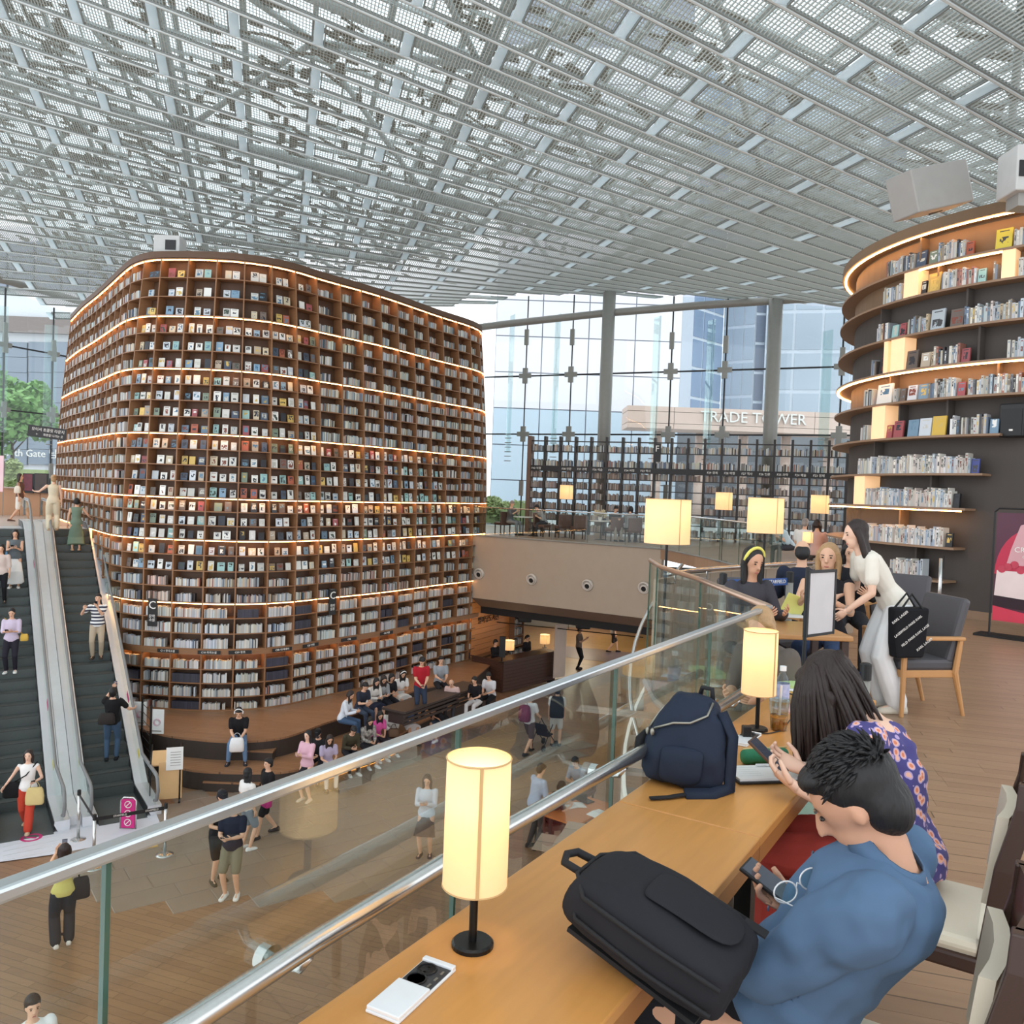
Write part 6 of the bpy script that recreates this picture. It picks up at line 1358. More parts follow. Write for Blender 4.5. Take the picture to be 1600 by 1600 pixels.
def finish_people():
    tmp = []
    for mb, ext, name, m_, parent, vox, sm in PIECES:
        me = mb.mesh('tmp', m_); ob = bpy.data.objects.new('tmp', me); COL.objects.link(ob)
        r_ = ob.modifiers.new('r', 'REMESH'); r_.mode = 'VOXEL'; r_.voxel_size = vox; r_.use_smooth_shade = True
        s_ = ob.modifiers.new('s', 'SMOOTH'); s_.iterations = sm; s_.factor = .5; tmp.append(ob)
    bpy.context.view_layer.update(); dg = bpy.context.evaluated_depsgraph_get()
    for ob, (mb, ext, name, m_, parent, vox, sm) in zip(tmp, PIECES):
        me = bpy.data.meshes.new_from_object(ob.evaluated_get(dg)); me.name = name
        if ext is not None and ext.v:
            bm = bmesh.new(); bm.from_mesh(me); e = ext.mesh('hand', m_, True); bm.from_mesh(e); bm.to_mesh(me); bm.free(); bpy.data.meshes.remove(e)
        me.polygons.foreach_set('use_smooth', [True] * len(me.polygons)); me.materials.clear(); me.materials.append(m_); ob2 = link(me, name, parent)
        if vox < .009 and name in ('top', 'trousers'):
            d_ = ob2.modifiers.new('folds', 'DISPLACE'); d_.texture = fold_tex; d_.strength = .028; d_.mid_level = .5; d_.texture_coords = 'GLOBAL'
    for ob in tmp: me = ob.data; bpy.data.objects.remove(ob); bpy.data.meshes.remove(me)

def pose(pos, f, H=1.66, kind='stand', lean=0.0, nod=.25, turn=0.0, side=0.0, hl=None, hr=None, fl=None, fr=None, seat=.46, pole=None, knee=None):
    """joints from a posture; hands and feet in the body's own frame (right, forward, up in metres for a 1.7 m person)"""
    k = H / 1.7; f = Vector((f[0], f[1], 0)).normalized(); x, y, z = orient(f); pos = Vector(pos)
    def W(v): return pos + (x * v[0] + y * v[1] + z * v[2]) * k
    J = {'k': k, 'f': f, 'x': x, 'ground': pos.copy()}
    zp = .92 if kind in ('stand', 'walk') else (seat / k + .1); P = W((0, 0, zp)); J['pelvis'] = P
    sd = (x * side + y * math.sin(lean) + z * math.cos(lean)).normalized(); N = P + sd * .525 * k; J['neck'] = N
    sx = (x - sd * x.dot(sd)).normalized(); J['shl'] = N - sx * .175 * k - sd * .055 * k; J['shr'] = N + sx * .175 * k - sd * .055 * k
    J['hpl'] = P - x * .09 * k - z * .03; J['hpr'] = P + x * .09 * k - z * .03
    q = lean * .6 + nod * .5; nd = (y * math.sin(q) + z * math.cos(q)); J['head'] = N + nd * .165 * k
    hf0 = (y * cos(turn) + x * math.sin(turn)); a = lean * .4 + nod; J['hf'] = (hf0 * cos(a) - z * math.sin(a)).normalized(); J['hu'] = (z * cos(a) + hf0 * math.sin(a)).normalized()
    if kind == 'stand': FL, FR = (-.1, -.02, .08), (.1, .02, .08)
    elif kind == 'walk': FL, FR = (-.08, .26, .08), (.08, -.27, .11)
    else: FL, FR = (-.12, .46, .08), (.12, .46, .08)
    FL = fl or FL; FR = fr or FR; kp = knee or (y * 1.0 + z * (.6 if kind == 'sit' else .1))
    for s_, F, sg in (('l', FL, -1), ('r', FR, 1)):
        K, An = ik(J['hp' + s_], W(F), .44 * k, .42 * k, kp + x * sg * .12); J['kn' + s_] = K; J['an' + s_] = An; J['ft' + s_] = (y + x * sg * .15).normalized()
    HL = hl or (-.23, .04, zp - .12); HR = hr or (.23, .04, zp - .12)
    for s_, Hh, sg in (('l', HL, -1), ('r', HR, 1)):
        E, Wr = ik(J['sh' + s_], W(Hh), .285 * k, .25 * k, (pole or (-y * .6 - z * .8)) + x * sg * .5); J['el' + s_] = E; J['wr' + s_] = Wr
        if (hl if s_ == 'l' else hr): J['pn' + s_] = (-x * sg * .6 + z * .5 - y * .5)
    return J
def phone_for(J, label, wh='r', col=(30, 30, 34), up=None):
    w_ = J['wr' + wh]; d = (J['wr' + wh] - J['el' + wh]).normalized(); c = w_ + d * .085 * J['k'] + Vector((0, 0, .02)); u = up or (J['hu'] * .8 + Vector((0, 0, .4))).normalized(); n_ = (J['head'] - c).normalized(); u = (u - n_ * u.dot(n_)).normalized(); x = u.cross(n_)
    t = thing('phone', label, 'phone', tuple(c)); MB().box(c, (.075, .15, .009), (x, u, n_)).build('case', cloth(col), t); MB().box(c + n_ * .006, (.068, .14, .002), (x, u, n_)).build('screen', mat('phone_screen', (70, 74, 84), .1, emit=(150, 160, 180), estr=.25), t); return t
def bag(label, c, size, rgb, f=(0, -1), strap=None, name='shoulder_bag', cat='bag'):
    t = thing(name, label, cat, tuple(Vector(c) - Vector((0, 0, size[2] / 2)))); x, y, z = orient(Vector((f[0], f[1], 0))); b = MB(); rg = []
    for h, w_, d_ in ((-.5, .42, .38), (-.42, .5, .5), (0, .5, .5), (.36, .44, .4), (.5, .36, .22)):
        rg.append([Vector(c) + z * h * size[2] + x * (a * w_ * size[0]) + y * (b_ * d_ * size[1]) for a, b_ in ((-1, -.6), (-.7, -1), (.7, -1), (1, -.6), (1, .6), (.7, 1), (-.7, 1), (-1, .6))])
    b.loft(rg); b.build('bag_body', cloth(rgb), t, True)
    if strap: MB().tube([Vector(p) for p in strap], .012, 6).build('strap', cloth(tuple(int(v * .8) for v in rgb)), t, True)
    else: MB().tube([Vector(c) + z * size[2] * .5 + x * size[0] * (cos(a) * .25) + z * (sin(a) * .12) for a in [pi * j / 8 for j in range(9)]], .008, 6).build('handle', cloth(tuple(int(v * .8) for v in rgb)), t)
    return t
# ------------------------------------------------------------------ who stands and sits where (feet surveyed from the photograph)
CAMF = Vector((0, -1, 0))
def F(u, v, z=ZL): p = atz(u, v, z); return Vector((p.x, p.y, z))
def tocam(p): return Vector((-p.x, -p.y, 0)).normalized()
def rot(v, a): return Vector((v.x * cos(a) - v.y * sin(a), v.x * sin(a) + v.y * cos(a), 0))
PH2 = dict(hl=(-.05, .3, 1.16), hr=(.06, .32, 1.16))
def phones(z): return dict(hl=(-.06, .28, z), hr=(.07, .3, z))
# 1 yellow blouse, back to us, photographing
p = F(97, 1477); J = pose(p, rot(tocam(p), pi + .1), 1.62, nod=-.15, hl=(-.08, .34, 1.46), hr=(.08, .34, 1.46)); build_person('woman in a yellow blouse and dark trousers photographing the shelves, seen from behind', J, dict(fem=1, top=(196, 186, 110), sleeve='half', bcol=(40, 42, 50), hair='bob', hc='brown', vox=.016, shoes=(214, 208, 200), bottom='wide')); phone_for(J, 'phone held up by the woman in the yellow blouse'); bag('dark shoulder bag of the woman in the yellow blouse', J['hpr'] + J['x'] * .16 + Vector((0, 0, .02)), (.26, .12, .34), (44, 38, 38), J['f'], [J['hpr'] + J['x'] * .14 + Vector((0, 0, .15)), J['shr'] + Vector((0, 0, .09))])
# 2 red trousers
p = F(42, 1296); J = pose(p, rot(tocam(p), -.25), 1.64, 'walk', nod=.1, hl=(-.2, .25, 1.12), hr=(.42, .12, 1.0)); build_person('woman in a white sleeveless top and wide red trousers walking off the escalator', J, dict(fem=1, top=(228, 226, 224), sleeve='none', bcol=(190, 70, 52), bottom='wide', hair='long', hc='brown', hl=.6, skin='c', shoes=(196, 170, 140))); phone_for(J, 'phone in the hand of the woman in wide red trousers', 'l'); bag('black crossbody bag of the woman in wide red trousers', J['hpr'] + J['x'] * .2, (.34, .16, .32), (28, 28, 30), J['f'], [J['hpr'] + J['x'] * .16 + Vector((0, 0, .16)), J['pelvis'].lerp(J['neck'], .6) + J['f'] * .15, J['shl'] + Vector((0, 0, .08))]); bag('pale yellow tote carried by the woman in wide red trousers', J['wrl'] - Vector((0, 0, .3)), (.34, .1, .36), (206, 186, 130), J['f'], name='tote_bag')
# 3 man at the foot of the nearer escalator, back to us
p = ep(21.6, 3.3, ez(21.9)); J = pose(p, rot(tocam(p), pi - .1), 1.74, nod=-.3, hl=(-.03, .36, 1.62), hr=(.42, .3, 1.12)); build_person('man in a black T-shirt and jeans riding up the escalator with his phone raised', J, dict(top=(26, 26, 28), bcol=(62, 82, 104), hair='short', shoes=(30, 30, 32))); phone_for(J, 'phone raised by the man in the black T-shirt on the escalator', 'l'); bag('dark sling bag on the back of the man in the black T-shirt', J['pelvis'] - J['f'] * .2 - J['x'] * .1 + Vector((0, 0, .12)), (.36, .16, .26), (48, 44, 42), J['f'], [J['pelvis'] - J['f'] * .15 - J['x'] * .15 + Vector((0, 0, .2)), J['shr'] + Vector((0, 0, .08))])
# 4 striped shirt
m_str = bpy.data.materials.new('striped_jersey'); m_str.use_nodes = True; _n = m_str.node_tree.nodes; _l = m_str.node_tree.links
_t = _n.new('ShaderNodeTexCoord'); _s = _n.new('ShaderNodeSeparateXYZ'); _m = _n.new('ShaderNodeMath'); _m.operation = 'MULTIPLY'; _m.inputs[1].default_value = 11; _f = _n.new('ShaderNodeMath'); _f.operation = 'FRACT'; _g = _n.new('ShaderNodeMath'); _g.operation = 'GREATER_THAN'; _g.inputs[1].default_value = .5; _x = _n.new('ShaderNodeMix'); _x.data_type = 'RGBA'; _x.inputs[6].default_value = lin((40, 46, 66)); _x.inputs[7].default_value = lin((226, 226, 224))
_l.new(_t.outputs['Object'], _s.inputs[0]); _l.new(_s.outputs[2], _m.inputs[0]); _l.new(_m.outputs[0], _f.inputs[0]); _l.new(_f.outputs[0], _g.inputs[0]); _l.new(_g.outputs[0], _x.inputs[0]); _l.new(_x.outputs[2], _n['Principled BSDF'].inputs['Base Color']); MATS['striped_jersey'] = m_str
def on_esc(u, v, w_):                       # the step whose tread a sight line meets
    best = min((k * .05 + SL0 for k in range(int((SL1 - SL0) / .05))), key=lambda s: abs(pix(ep(s, w_, ez(s)))[1] - v)); return ep(best, w_, ez(best + .18)), best
p, s_ = on_esc(147, 1035, 3.35); J = pose(p, rot(tocam(p), -.1), 1.72, nod=0, hl=(-.02, .3, 1.42), hr=(.3, .24, 1.36)); build_person('man in a navy and white striped shirt riding down the escalator with his phone up', J, dict(topmat=m_str, bcol=(176, 160, 138), hair='short', shoes=(70, 60, 52))); phone_for(J, 'phone held up by the man in the striped shirt', 'l')
# 5 green dress
p, s_ = on_esc(108, 866, 3.25); J = pose(p, rot(tocam(p), pi), 1.6, nod=.05, hr=(.45, .22, 1.05), hl=(-.26, .0, .82)); build_person('woman in a long green dress near the head of the escalator, seen from behind', J, dict(fem=1, top=(112, 132, 116), sleeve='none', bottom='longskirt', bcol=(112, 132, 116), hair='bob', hl=.5, shoes=(196, 160, 130)))
# 6 two women on the landing
p = F(30, 816, 0); J = pose(p, (1, .25), 1.68, 'walk', nod=.1, hl=(-.25, .1, .85)); build_person('woman in a brown top and white shorts walking on the landing', J, dict(fem=1, top=(104, 82, 74), sleeve='none', bottom='shorts', bcol=(226, 222, 214), hair='long', hc='brown', hl=.6, shoes=(90, 66, 56))); bag('cream shoulder bag of the woman in the brown top', J['shr'] + J['x'] * .08 - Vector((0, 0, .22)), (.1, .2, .26), (222, 212, 196), J['f'])
p = F(82, 829, 0); J = pose(p, rot(tocam(p), pi), 1.68, nod=.1, hl=(-.5, .25, 1.2)); build_person('blond woman in a cream strapless outfit at the head of the escalator', J, dict(fem=1, top=(214, 202, 176), sleeve='bare', bottom='wide', bcol=(214, 202, 176), hair='bun', hc='blond', skin='c', shoes=(190, 160, 130)))
# 7 people riding the farther escalator
p, s_ = on_esc(26, 925, 1.55); J = pose(p, rot(tocam(p), -.1), 1.64, nod=.4, **phones(1.2)); build_person('woman in a full white skirt looking at her phone on the farther escalator', J, dict(fem=1, top=(96, 104, 108), sleeve='none', bottom='longskirt', bcol=(228, 228, 226), hair='long', hl=.7, shoes=(226, 222, 216))); phone_for(J, 'phone held by the woman in the white skirt'); bag('blue tote on the arm of the woman in the white skirt', J['elr'] + J['x'] * .1 - Vector((0, 0, .18)), (.26, .12, .3), (112, 160, 200), J['f'], name='tote_bag')
p, s_ = on_esc(-2, 948, 1.2); J = pose(p, rot(tocam(p), -.2), 1.6, nod=.3); build_person('person in a pale patterned blouse and black trousers beside the woman in the white skirt', J, dict(fem=1, top=(206, 190, 182), sleeve='half', bcol=(30, 30, 34), hair='long', hl=.8))
p, s_ = on_esc(4, 1058, 1.35); J = pose(p, rot(tocam(p), -.2), 1.62, nod=.4, **phones(1.15)); build_person('woman in a lilac top with dark trousers lower on the farther escalator', J, dict(fem=1, top=(198, 186, 206), sleeve='half', bcol=(40, 38, 48), hair='bun', shoes=(226, 226, 222))); bag('small yellow bag of the woman in the lilac top', J['hpl'] - J['x'] * .2 + Vector((0, 0, .05)), (.18, .1, .18), (206, 170, 80), J['f'], [J['hpl'] - J['x'] * .18 + Vector((0, 0, .12)), J['shr'] + Vector((0, 0, .08))]); phone_for(J, 'phone held by the woman in the lilac top')
# 8 man with headphones on the platform edge
p = atz(378, 1152, ZP); p = Vector((p.x, p.y - .22, ZL + .47)); J = pose(p, rot(tocam(p), -.1), 1.72, 'sit', seat=.49, lean=.35, nod=.5, hl=(-.06, .42, .62), hr=(.06, .42, .62), fl=(-.2, .42, .08), fr=(.2, .42, .08)); build_person('man with white headphones sitting on the platform edge with a white bag on his lap', J, dict(top=(28, 28, 30), bcol=(98, 126, 158), phones=1, hair='short', shoes=(50, 50, 54))); bag('white plastic bag held on the lap of the man with headphones', (J['wrl'] + J['wrr']) / 2 + J['f'] * .06 - Vector((0, 0, .12)), (.34, .16, .34), (226, 226, 226), J['f'], name='plastic_bag')
# 9 two men standing together
p = F(339, 1378); J = pose(p, rot(tocam(p), .5), 1.72, nod=.35, lean=.12, **phones(1.08)); build_person('man all in black stooping beside the man in khaki shorts', J, dict(top=(28, 28, 32), bcol=(30, 30, 34), bottom='shorts', hair='short', shoes=(70, 64, 52), cap=(36, 36, 40)))
p = F(361, 1402); J = pose(p, rot(tocam(p), -.35), 1.74, nod=.4, **phones(1.15)); build_person('man in a navy T-shirt and khaki shorts looking down at his phone', J, dict(top=(34, 38, 54), bcol=(120, 116, 98), bottom='shorts', hair='short', shoes=(222, 218, 212), vox=.016)); phone_for(J, 'phone held by the man in khaki shorts')
# 10 girl, 11 child with pink bag
p = F(384, 1328); J = pose(p, rot(tocam(p), pi * .7), 1.64, nod=.2); build_person('woman in a white top and grey shorts behind the man in khaki shorts', J, dict(fem=1, top=(222, 220, 216), bottom='shorts', bcol=(132, 142, 152), hair='long', shoes=(228, 228, 226), hl=.8))
p = F(416, 1306); J = pose(p, rot(tocam(p), -1.1), 1.62, 'walk', nod=.1); build_person('person in a black T-shirt and black shorts striding past with a pink bag', J, dict(top=(30, 28, 30), bottom='shorts', bcol=(34, 32, 34), hair='short', shoes=(54, 50, 54))); bag('pink bag carried by the person in black shorts', J['wrl'] + Vector((0, 0, .05)) + J['f'] * .1, (.28, .16, .3), (190, 60, 130), J['f'], name='handbag')
# 12 pink shirt and neighbours
p = F(478, 1252); J = pose(p, rot(tocam(p), -.7), 1.64, nod=.2, **phones(1.2)); build_person('woman in a pink shirt standing at the end of the front row', J, dict(fem=1, top=(214, 172, 186), sleeve='long', bottom='skirt', bcol=(36, 34, 40), hair='long', skin='c', shoes=(206, 190, 170)))
def seat_at(u, v, z, **k):
    p = atz(u, v, z); return Vector((p.x, p.y, z))
def sitter(u, v, label, seat_z, H=1.64, f=0.0, lean=.3, nod=.45, opts=None, handz=.72, spread=.12, ph=None, foot=.46, **kw):
    """u, v: the seat edge in the photo; seat_z its level; feet on the level below"""
    p = atz(u, v, seat_z); zf = seat_z - .47; d = rot(tocam(p), f); p = Vector((p.x, p.y, zf)) - d * .12
    J = pose(p, d, H, 'sit', seat=.47, lean=lean, nod=nod, hl=(-.07, .4, handz), hr=(.07, .42, handz), fl=(-spread, foot, .08), fr=(spread, foot, .08), **kw); t = build_person(label, J, opts or {})
    if ph: phone_for(J, ph)
    return J
ZS = ZL + .47
sitter(497, 1190, 'person with a black cap in dark clothes behind the woman in the pink shirt', ZS + .1, opts=dict(top=(34, 34, 36), bcol=(34, 34, 38), sleeve='long', hair='short', cap=(26, 26, 28), mask=(70, 70, 74)), f=-.3)
sitter(512, 1200, 'person with lilac sleeves and white trousers sitting beside the woman in the pink shirt', ZS, opts=dict(fem=1, top=(180, 170, 196), bcol=(216, 214, 212), hair='long', hc='brown'), f=.3)
sitter(546, 1178, 'man in an olive jacket hunched over on the front step', ZS, opts=dict(top=(70, 66, 52), sleeve='long', bcol=(44, 46, 52), hair='short', shoes=(226, 224, 220)), f=.4, lean=.5, nod=.7)
sitter(574, 1168, 'woman in a checkered shirt in the front row', ZS, opts=dict(fem=1, topmat=mat('checkered_shirt', (190, 186, 178), .8, 0, .4, 14, kind='voronoi', rgb2=(70, 66, 66)), sleeve='long', bottom='shorts', bcol=(54, 54, 58), hair='long', shoes=(226, 226, 226)), f=.5, nod=.6)
sitter(590, 1158, 'woman in a bright pink top in the front row', ZS, opts=dict(fem=1, top=(214, 92, 160), bottom='shorts', bcol=(50, 46, 52), hair='long', shoes=(220, 220, 220)), f=.5, nod=.5)
J = sitter(611, 1150, 'woman in a white jacket with a brown bag on her lap in the front row', ZS, opts=dict(fem=1, top=(224, 222, 216), sleeve='long', bcol=(70, 70, 76), hair='long', hc='brown', shoes=(226, 226, 222)), f=.2, lean=.15); bag('brown and white bag on the lap of the woman in the white jacket', (J['wrl'] + J['wrr']) / 2 - Vector((0, 0, .03)) + J['f'] * .05, (.3, .18, .22), (104, 82, 66), J['f'], name='handbag')
sitter(640, 1135, 'woman in a blue shirt holding a drink in the front row', ZS, opts=dict(fem=1, top=(92, 112, 148), sleeve='half', bottom='skirt', bcol=(206, 204, 206), hair='long', shoes=(50, 50, 54)), f=.4)
# back row on the platform bench edge
ZB = ZP + .2
for (u, v, lab, o_, f_) in ((541, 1128, 'woman in a white long-sleeved blouse leaning over her phone in the back row', dict(fem=1, top=(206, 212, 220), sleeve='long', bcol=(64, 84, 110), hair='long', hc='brown'), 1.2), (566, 1112, 'dark-haired person in a navy top in the back row', dict(top=(46, 50, 62), bcol=(60, 70, 86), hair='short'), .7), (584, 1104, 'woman in a white cardigan with dark skirt in the back row', dict(fem=1, top=(210, 206, 200), sleeve='long', bottom='skirt', bcol=(46, 52, 70), hair='long'), .6), (596, 1100, 'woman in grey looking at her phone in the back row', dict(fem=1, top=(150, 152, 154), sleeve='half', bcol=(40, 42, 50), hair='long', hc='brown'), .5), (608, 1096, 'woman in black with a drink in the back row', dict(fem=1, top=(34, 34, 38), sleeve='half', bcol=(40, 40, 46), hair='bob'), .6), (626, 1090, 'woman with a white hair band holding up her phone in the back row', dict(fem=1, top=(222, 222, 220), bottom='skirt', bcol=(226, 224, 220), hair='long', band=(236, 236, 236)), .5)):
    sitter(u, v, lab, ZB, opts=o_, f=f_, lean=.3, nod=.55, handz=.8)
p = F(655, 1121, ZP); J = pose(p, rot(tocam(p), .25), 1.72, nod=.7, lean=.1, **phones(.98)); build_person('man in a red polo shirt standing with his head bowed', J, dict(top=(164, 34, 46), bcol=(48, 58, 76), hair='short', shoes=(46, 46, 48))); phone_for(J, 'phone held low by the man in the red polo shirt')
sitter(688, 1072, 'man in a grey T-shirt sitting cross-legged on the dark bench', ZP + .42, opts=dict(top=(146, 152, 158), bcol=(42, 42, 46), hair='short', shoes=(216, 216, 214)), f=.3, foot=.3, lean=.15, nod=.2, H=1.72)
sitter(707, 1100, 'balding man in a pale pink shirt seated below the dark bench', ZP + .02, opts=dict(top=(206, 178, 172), bcol=(60, 60, 66), hair='balding', hc='grey'), f=-.3, lean=.5, nod=.5)
sitter(690, 1130, 'person in black with a red strap bending forward next to the step', ZS + .1, opts=dict(top=(30, 28, 32), bcol=(72, 84, 96), bottom='shorts', hair='short', shoes=(222, 220, 216)), f=-.8, lean=1.0, nod=.5)
sitter(742, 1100, 'woman in black holding a phone in front of the information counter', ZP + .05, opts=dict(fem=1, top=(28, 28, 32), bcol=(206, 204, 204), hair='pony'), f=-.5, ph='phone of the woman in black by the information counter')
sitter(764, 1092, 'man in a white shirt with dark vest straps in front of the information counter', ZP + .05, opts=dict(top=(206, 206, 210), bcol=(32, 32, 36), hair='short'), f=-.5)
# 19 woman alone on the stone floor
p = F(664, 1338); J = pose(p, rot(tocam(p), -.2), 1.64, nod=.4, **phones(1.2)); build_person('woman in a grey cardigan, white top and brown skirt standing alone on the stone floor', J, dict(fem=1, top=(196, 202, 212), sleeve='long', bottom='skirt', bcol=(90, 70, 62), hair='long', hc='brown', shoes=(60, 58, 70), vox=.016)); phone_for(J, 'phone held by the woman in the brown skirt', col=(200, 200, 205))
# 20 seen through the balustrade glass
p = F(825, 1178); J = pose(p, rot(tocam(p), pi - .6), 1.74, 'walk', nod=.2, hl=(-.15, .3, 1.0), hr=(.15, .3, 1.0)); build_person('man with a white cap and maroon backpack pushing a pushchair', J, dict(top=(206, 206, 208), bcol=(84, 70, 72), bottom='shorts', hair='short', cap=(222, 222, 222))); bag('maroon backpack on the man with the white cap', J['neck'].lerp(J['pelvis'], .5) - J['f'] * .24, (.34, .22, .46), (110, 50, 78), J['f'], name='backpack')
pc_ = p + J['f'] * .75; t = thing('pushchair', 'dark pushchair in front of the man with the white cap', 'pushchair', tuple(pc_)); fx, fy, fz = orient(J['f'])
for s_ in (-1, 1):
    MB().tube([pc_ - fy * .45 + fx * .2 * s_ + fz * 1.0, pc_ + fx * .22 * s_ + fz * .45, pc_ + fy * .35 + fx * .22 * s_ + fz * .1], .014, 8).build('frame', m_blacksteel, t); MB().tube([pc_ + fy * .15 + fx * .22 * s_ + fz * .7, pc_ - fy * .3 + fx * .22 * s_ + fz * .1], .014, 8).build('frame', m_blacksteel, t)
    for q_ in (.35, -.3): MB().lathe([(.09, -.02), (.09, .02)], pc_ + fy * q_ + fx * .22 * s_ + fz * .09, 14, ax=fx).build('wheel', m_black, t)
MB().loft([[pc_ + fx * a + fy * b_ + fz * c_ for a in (-.2, .2)] + [pc_ + fx * a + fy * (b_ + .03) + fz * (c_ - .03) for a in (.2, -.2)] for b_, c_ in ((.2, .42), (-.05, .38), (-.18, .75))]).build('seat', cloth((40, 38, 44)), t)
p = F(868, 1166); J = pose(p, rot(tocam(p), pi), 1.72, nod=.2); build_person('person with a large black backpack standing beyond the balustrade glass', J, dict(top=(214, 212, 210), bcol=(210, 208, 204), bottom='shorts', hair='short')); bag('large black backpack with a looped strap', J['neck'].lerp(J['pelvis'], .45) - J['f'] * .26, (.42, .28, .6), (34, 36, 42), J['f'], name='backpack')
p = F(832, 1325); J = pose(p, rot(tocam(p), 2.2), 1.74, lean=.2, nod=.4, hl=(-.1, .4, 1.0), hr=(.12, .35, 1.05)); build_person('man in a pale blue shirt standing at the table below the balustrade', J, dict(top=(164, 178, 200), sleeve='half', bcol=(70, 62, 60), hair='short', hc='brown', vox=.016))
def stool_sitter(u, v, lab, o_, f_, label_c):
    p = F(u, v); d = rot(tocam(p), f_); J = pose(p, d, 1.66, 'sit', seat=.46, lean=.35, nod=.5, hl=(-.1, .42, .8), hr=(.1, .42, .8)); build_person(lab, J, o_); far_chair(p.x - d.x * .02, p.y - d.y * .02, atan2(d.y, d.x) - pi / 2, label_c, ZL)['group'] = 'chairs at the table below'
stool_sitter(858, 1318, 'dark-haired woman seated at the table below the balustrade', dict(fem=1, top=(70, 62, 62), bcol=(40, 40, 46), hair='long', vox=.016), 2.0, 'chair of the dark-haired woman at the table below')
stool_sitter(905, 1265, 'young man in a grey shirt writing at the table below the balustrade', dict(top=(150, 156, 166), sleeve='half', bcol=(50, 52, 60), hair='short', vox=.016), -.6, 'chair of the young man writing at the table below')
p0 = F(905, 1320); t = thing('oak_table', 'orange oak table with papers seen below the handrail', 'table', tuple(p0), .9); m_oakt = mat('orange_oak_table', (186, 112, 58), .4, 0, .12, 3)
for nm, c_, s_, m_ in (('tabletop', (0, 0, .73), (1.5, .8, .04), m_oakt), ('leg', (-.65, -.3, .355), (.06, .06, .71), m_legm), ('leg', (.65, -.3, .355), (.06, .06, .71), m_legm), ('leg', (-.65, .3, .355), (.06, .06, .71), m_legm), ('leg', (.65, .3, .355), (.06, .06, .71), m_legm)): o = MB().box(c_, s_).build(nm, m_); o.parent = t
for k_, (dx, dy, a_, lab) in enumerate(((-.1, .2, .3, 'open white book on the oak table below the handrail'), (.35, -.2, .8, 'loose papers at the near end of the oak table below the handrail'))):
    c_ = p0 + Vector((dx, dy, .755)); t = thing('open_book', lab, 'book', tuple(c_), a_)
    for s_ in (-1, 1): o = MB().box((s_ * .11, 0, .008), (.21, .29, .014), (Vector((1, 0, -.1 * s_)).normalized(), Vector((0, 1, 0)), Vector((.1 * s_, 0, 1)).normalized())).build('page_block', m_sheet); o.parent = t
c_ = p0 + Vector((.15, .5, .755)); t = thing('laptop', 'dark open laptop on the far end of the oak table below the handrail', 'laptop', tuple(c_), 2.3)
for nm, cc_, s_, ax2 in (('keyboard_base', (0, 0, .008), (.32, .22, .016), None), ('screen_lid', (0, .13, .11), (.32, .012, .21), None)): o = MB().box(cc_, s_).build(nm, m_blacksteel); o.parent = t
# 21 staff and visitor at the information counter
p = F(829, 1050); p = P0 - dnv * 1.2 + ddv * .9; J = pose(p, dnv, 1.68, nod=.4, **phones(1.15)); build_person('dark-clad attendant standing behind the information counter', J, dict(top=(32, 32, 36), sleeve='long', bcol=(30, 30, 34), hair='short'))
p = P1 - dnv * 1.3 - ddv * .2; J = pose(p, dnv, 1.62, nod=.5); build_person('second attendant near the rear lamp of the information counter', J, dict(fem=1, top=(38, 36, 40), sleeve='half', bcol=(30, 30, 34), hair='pony'))
p = F(903, 1045); J = pose(p, rot(tocam(p), 1.3), 1.76, nod=.35, **phones(1.25)); build_person('man in a taupe T-shirt reading his phone beyond the information counter', J, dict(top=(122, 108, 98), bcol=(34, 34, 38), hair='short')); phone_for(J, 'phone of the man in the taupe T-shirt')
p = Vector((5.0, 39.2, ZL)); J = pose(p, (1, .2), 1.7, 'walk'); build_person('passer-by with dark shorts hurrying through the far passage', J, dict(top=(170, 160, 150), bottom='shorts', bcol=(60, 52, 50), hair='short', shoes=(40, 34, 34)))
# 22 head at the lower frame edge
p = F(46, 1795); J = pose(p, rot(tocam(p), .2), 1.68, nod=.1); build_person('person in a white shirt cut off by the lower frame edge', J, dict(top=(226, 226, 226), bcol=(60, 60, 66), hair='short', hc='brown', vox=.016))
# far mezzanine readers
def far_sit(u, Y, lab, o_, f_, hz=.8, lean=.3):
    p = aty(u, 800, Y); d = rot(Vector((0, -1, 0)), f_); J = pose((p.x, Y, 0), d, 1.68, 'sit', seat=.46, lean=lean, nod=.45, hl=(-.08, .4, hz), hr=(.08, .4, hz)); build_person(lab, J, dict(vox=.024, **o_))
far_sit(797, 33.1, 'reader in grey resting an arm on the far railing nearest the tall bookshelf', dict(top=(92, 92, 96), sleeve='half', bcol=(120, 124, 130), hair='short', hc='grey'), .9, .95, .1)
far_sit(851, 32.8, 'man in a grey shirt bent over a table on the far mezzanine', dict(top=(150, 150, 152), sleeve='half', bcol=(60, 60, 64), hair='short'), -1.0, .78, .6)
far_sit(958, 31.4, 'man in dark clothes reading behind the far railing', dict(top=(50, 46, 46), bcol=(150, 140, 130), hair='short'), .4)
far_sit(982, 31.0, 'person in grey with black hair turned away behind the far railing', dict(top=(130, 128, 130), sleeve='long', bcol=(60, 56, 56), hair='bob'), 2.6)
far_sit(1016, 30.6, 'person in a light blue shirt behind the first drum shade lamp', dict(top=(150, 176, 190), bcol=(60, 60, 66), hair='short'), .5)
far_sit(1236, 22.0, 'person in a pale blue shirt bent over a table beyond the drum shade lamps', dict(top=(186, 206, 216), sleeve='half', bcol=(60, 60, 66), hair='short'), -1.2, .78, .7)
far_sit(1256, 20.0, 'grey-haired person in white beyond the drum shade lamps', dict(top=(220, 216, 212), bcol=(80, 76, 74), hair='short', hc='grey'), 2.6)
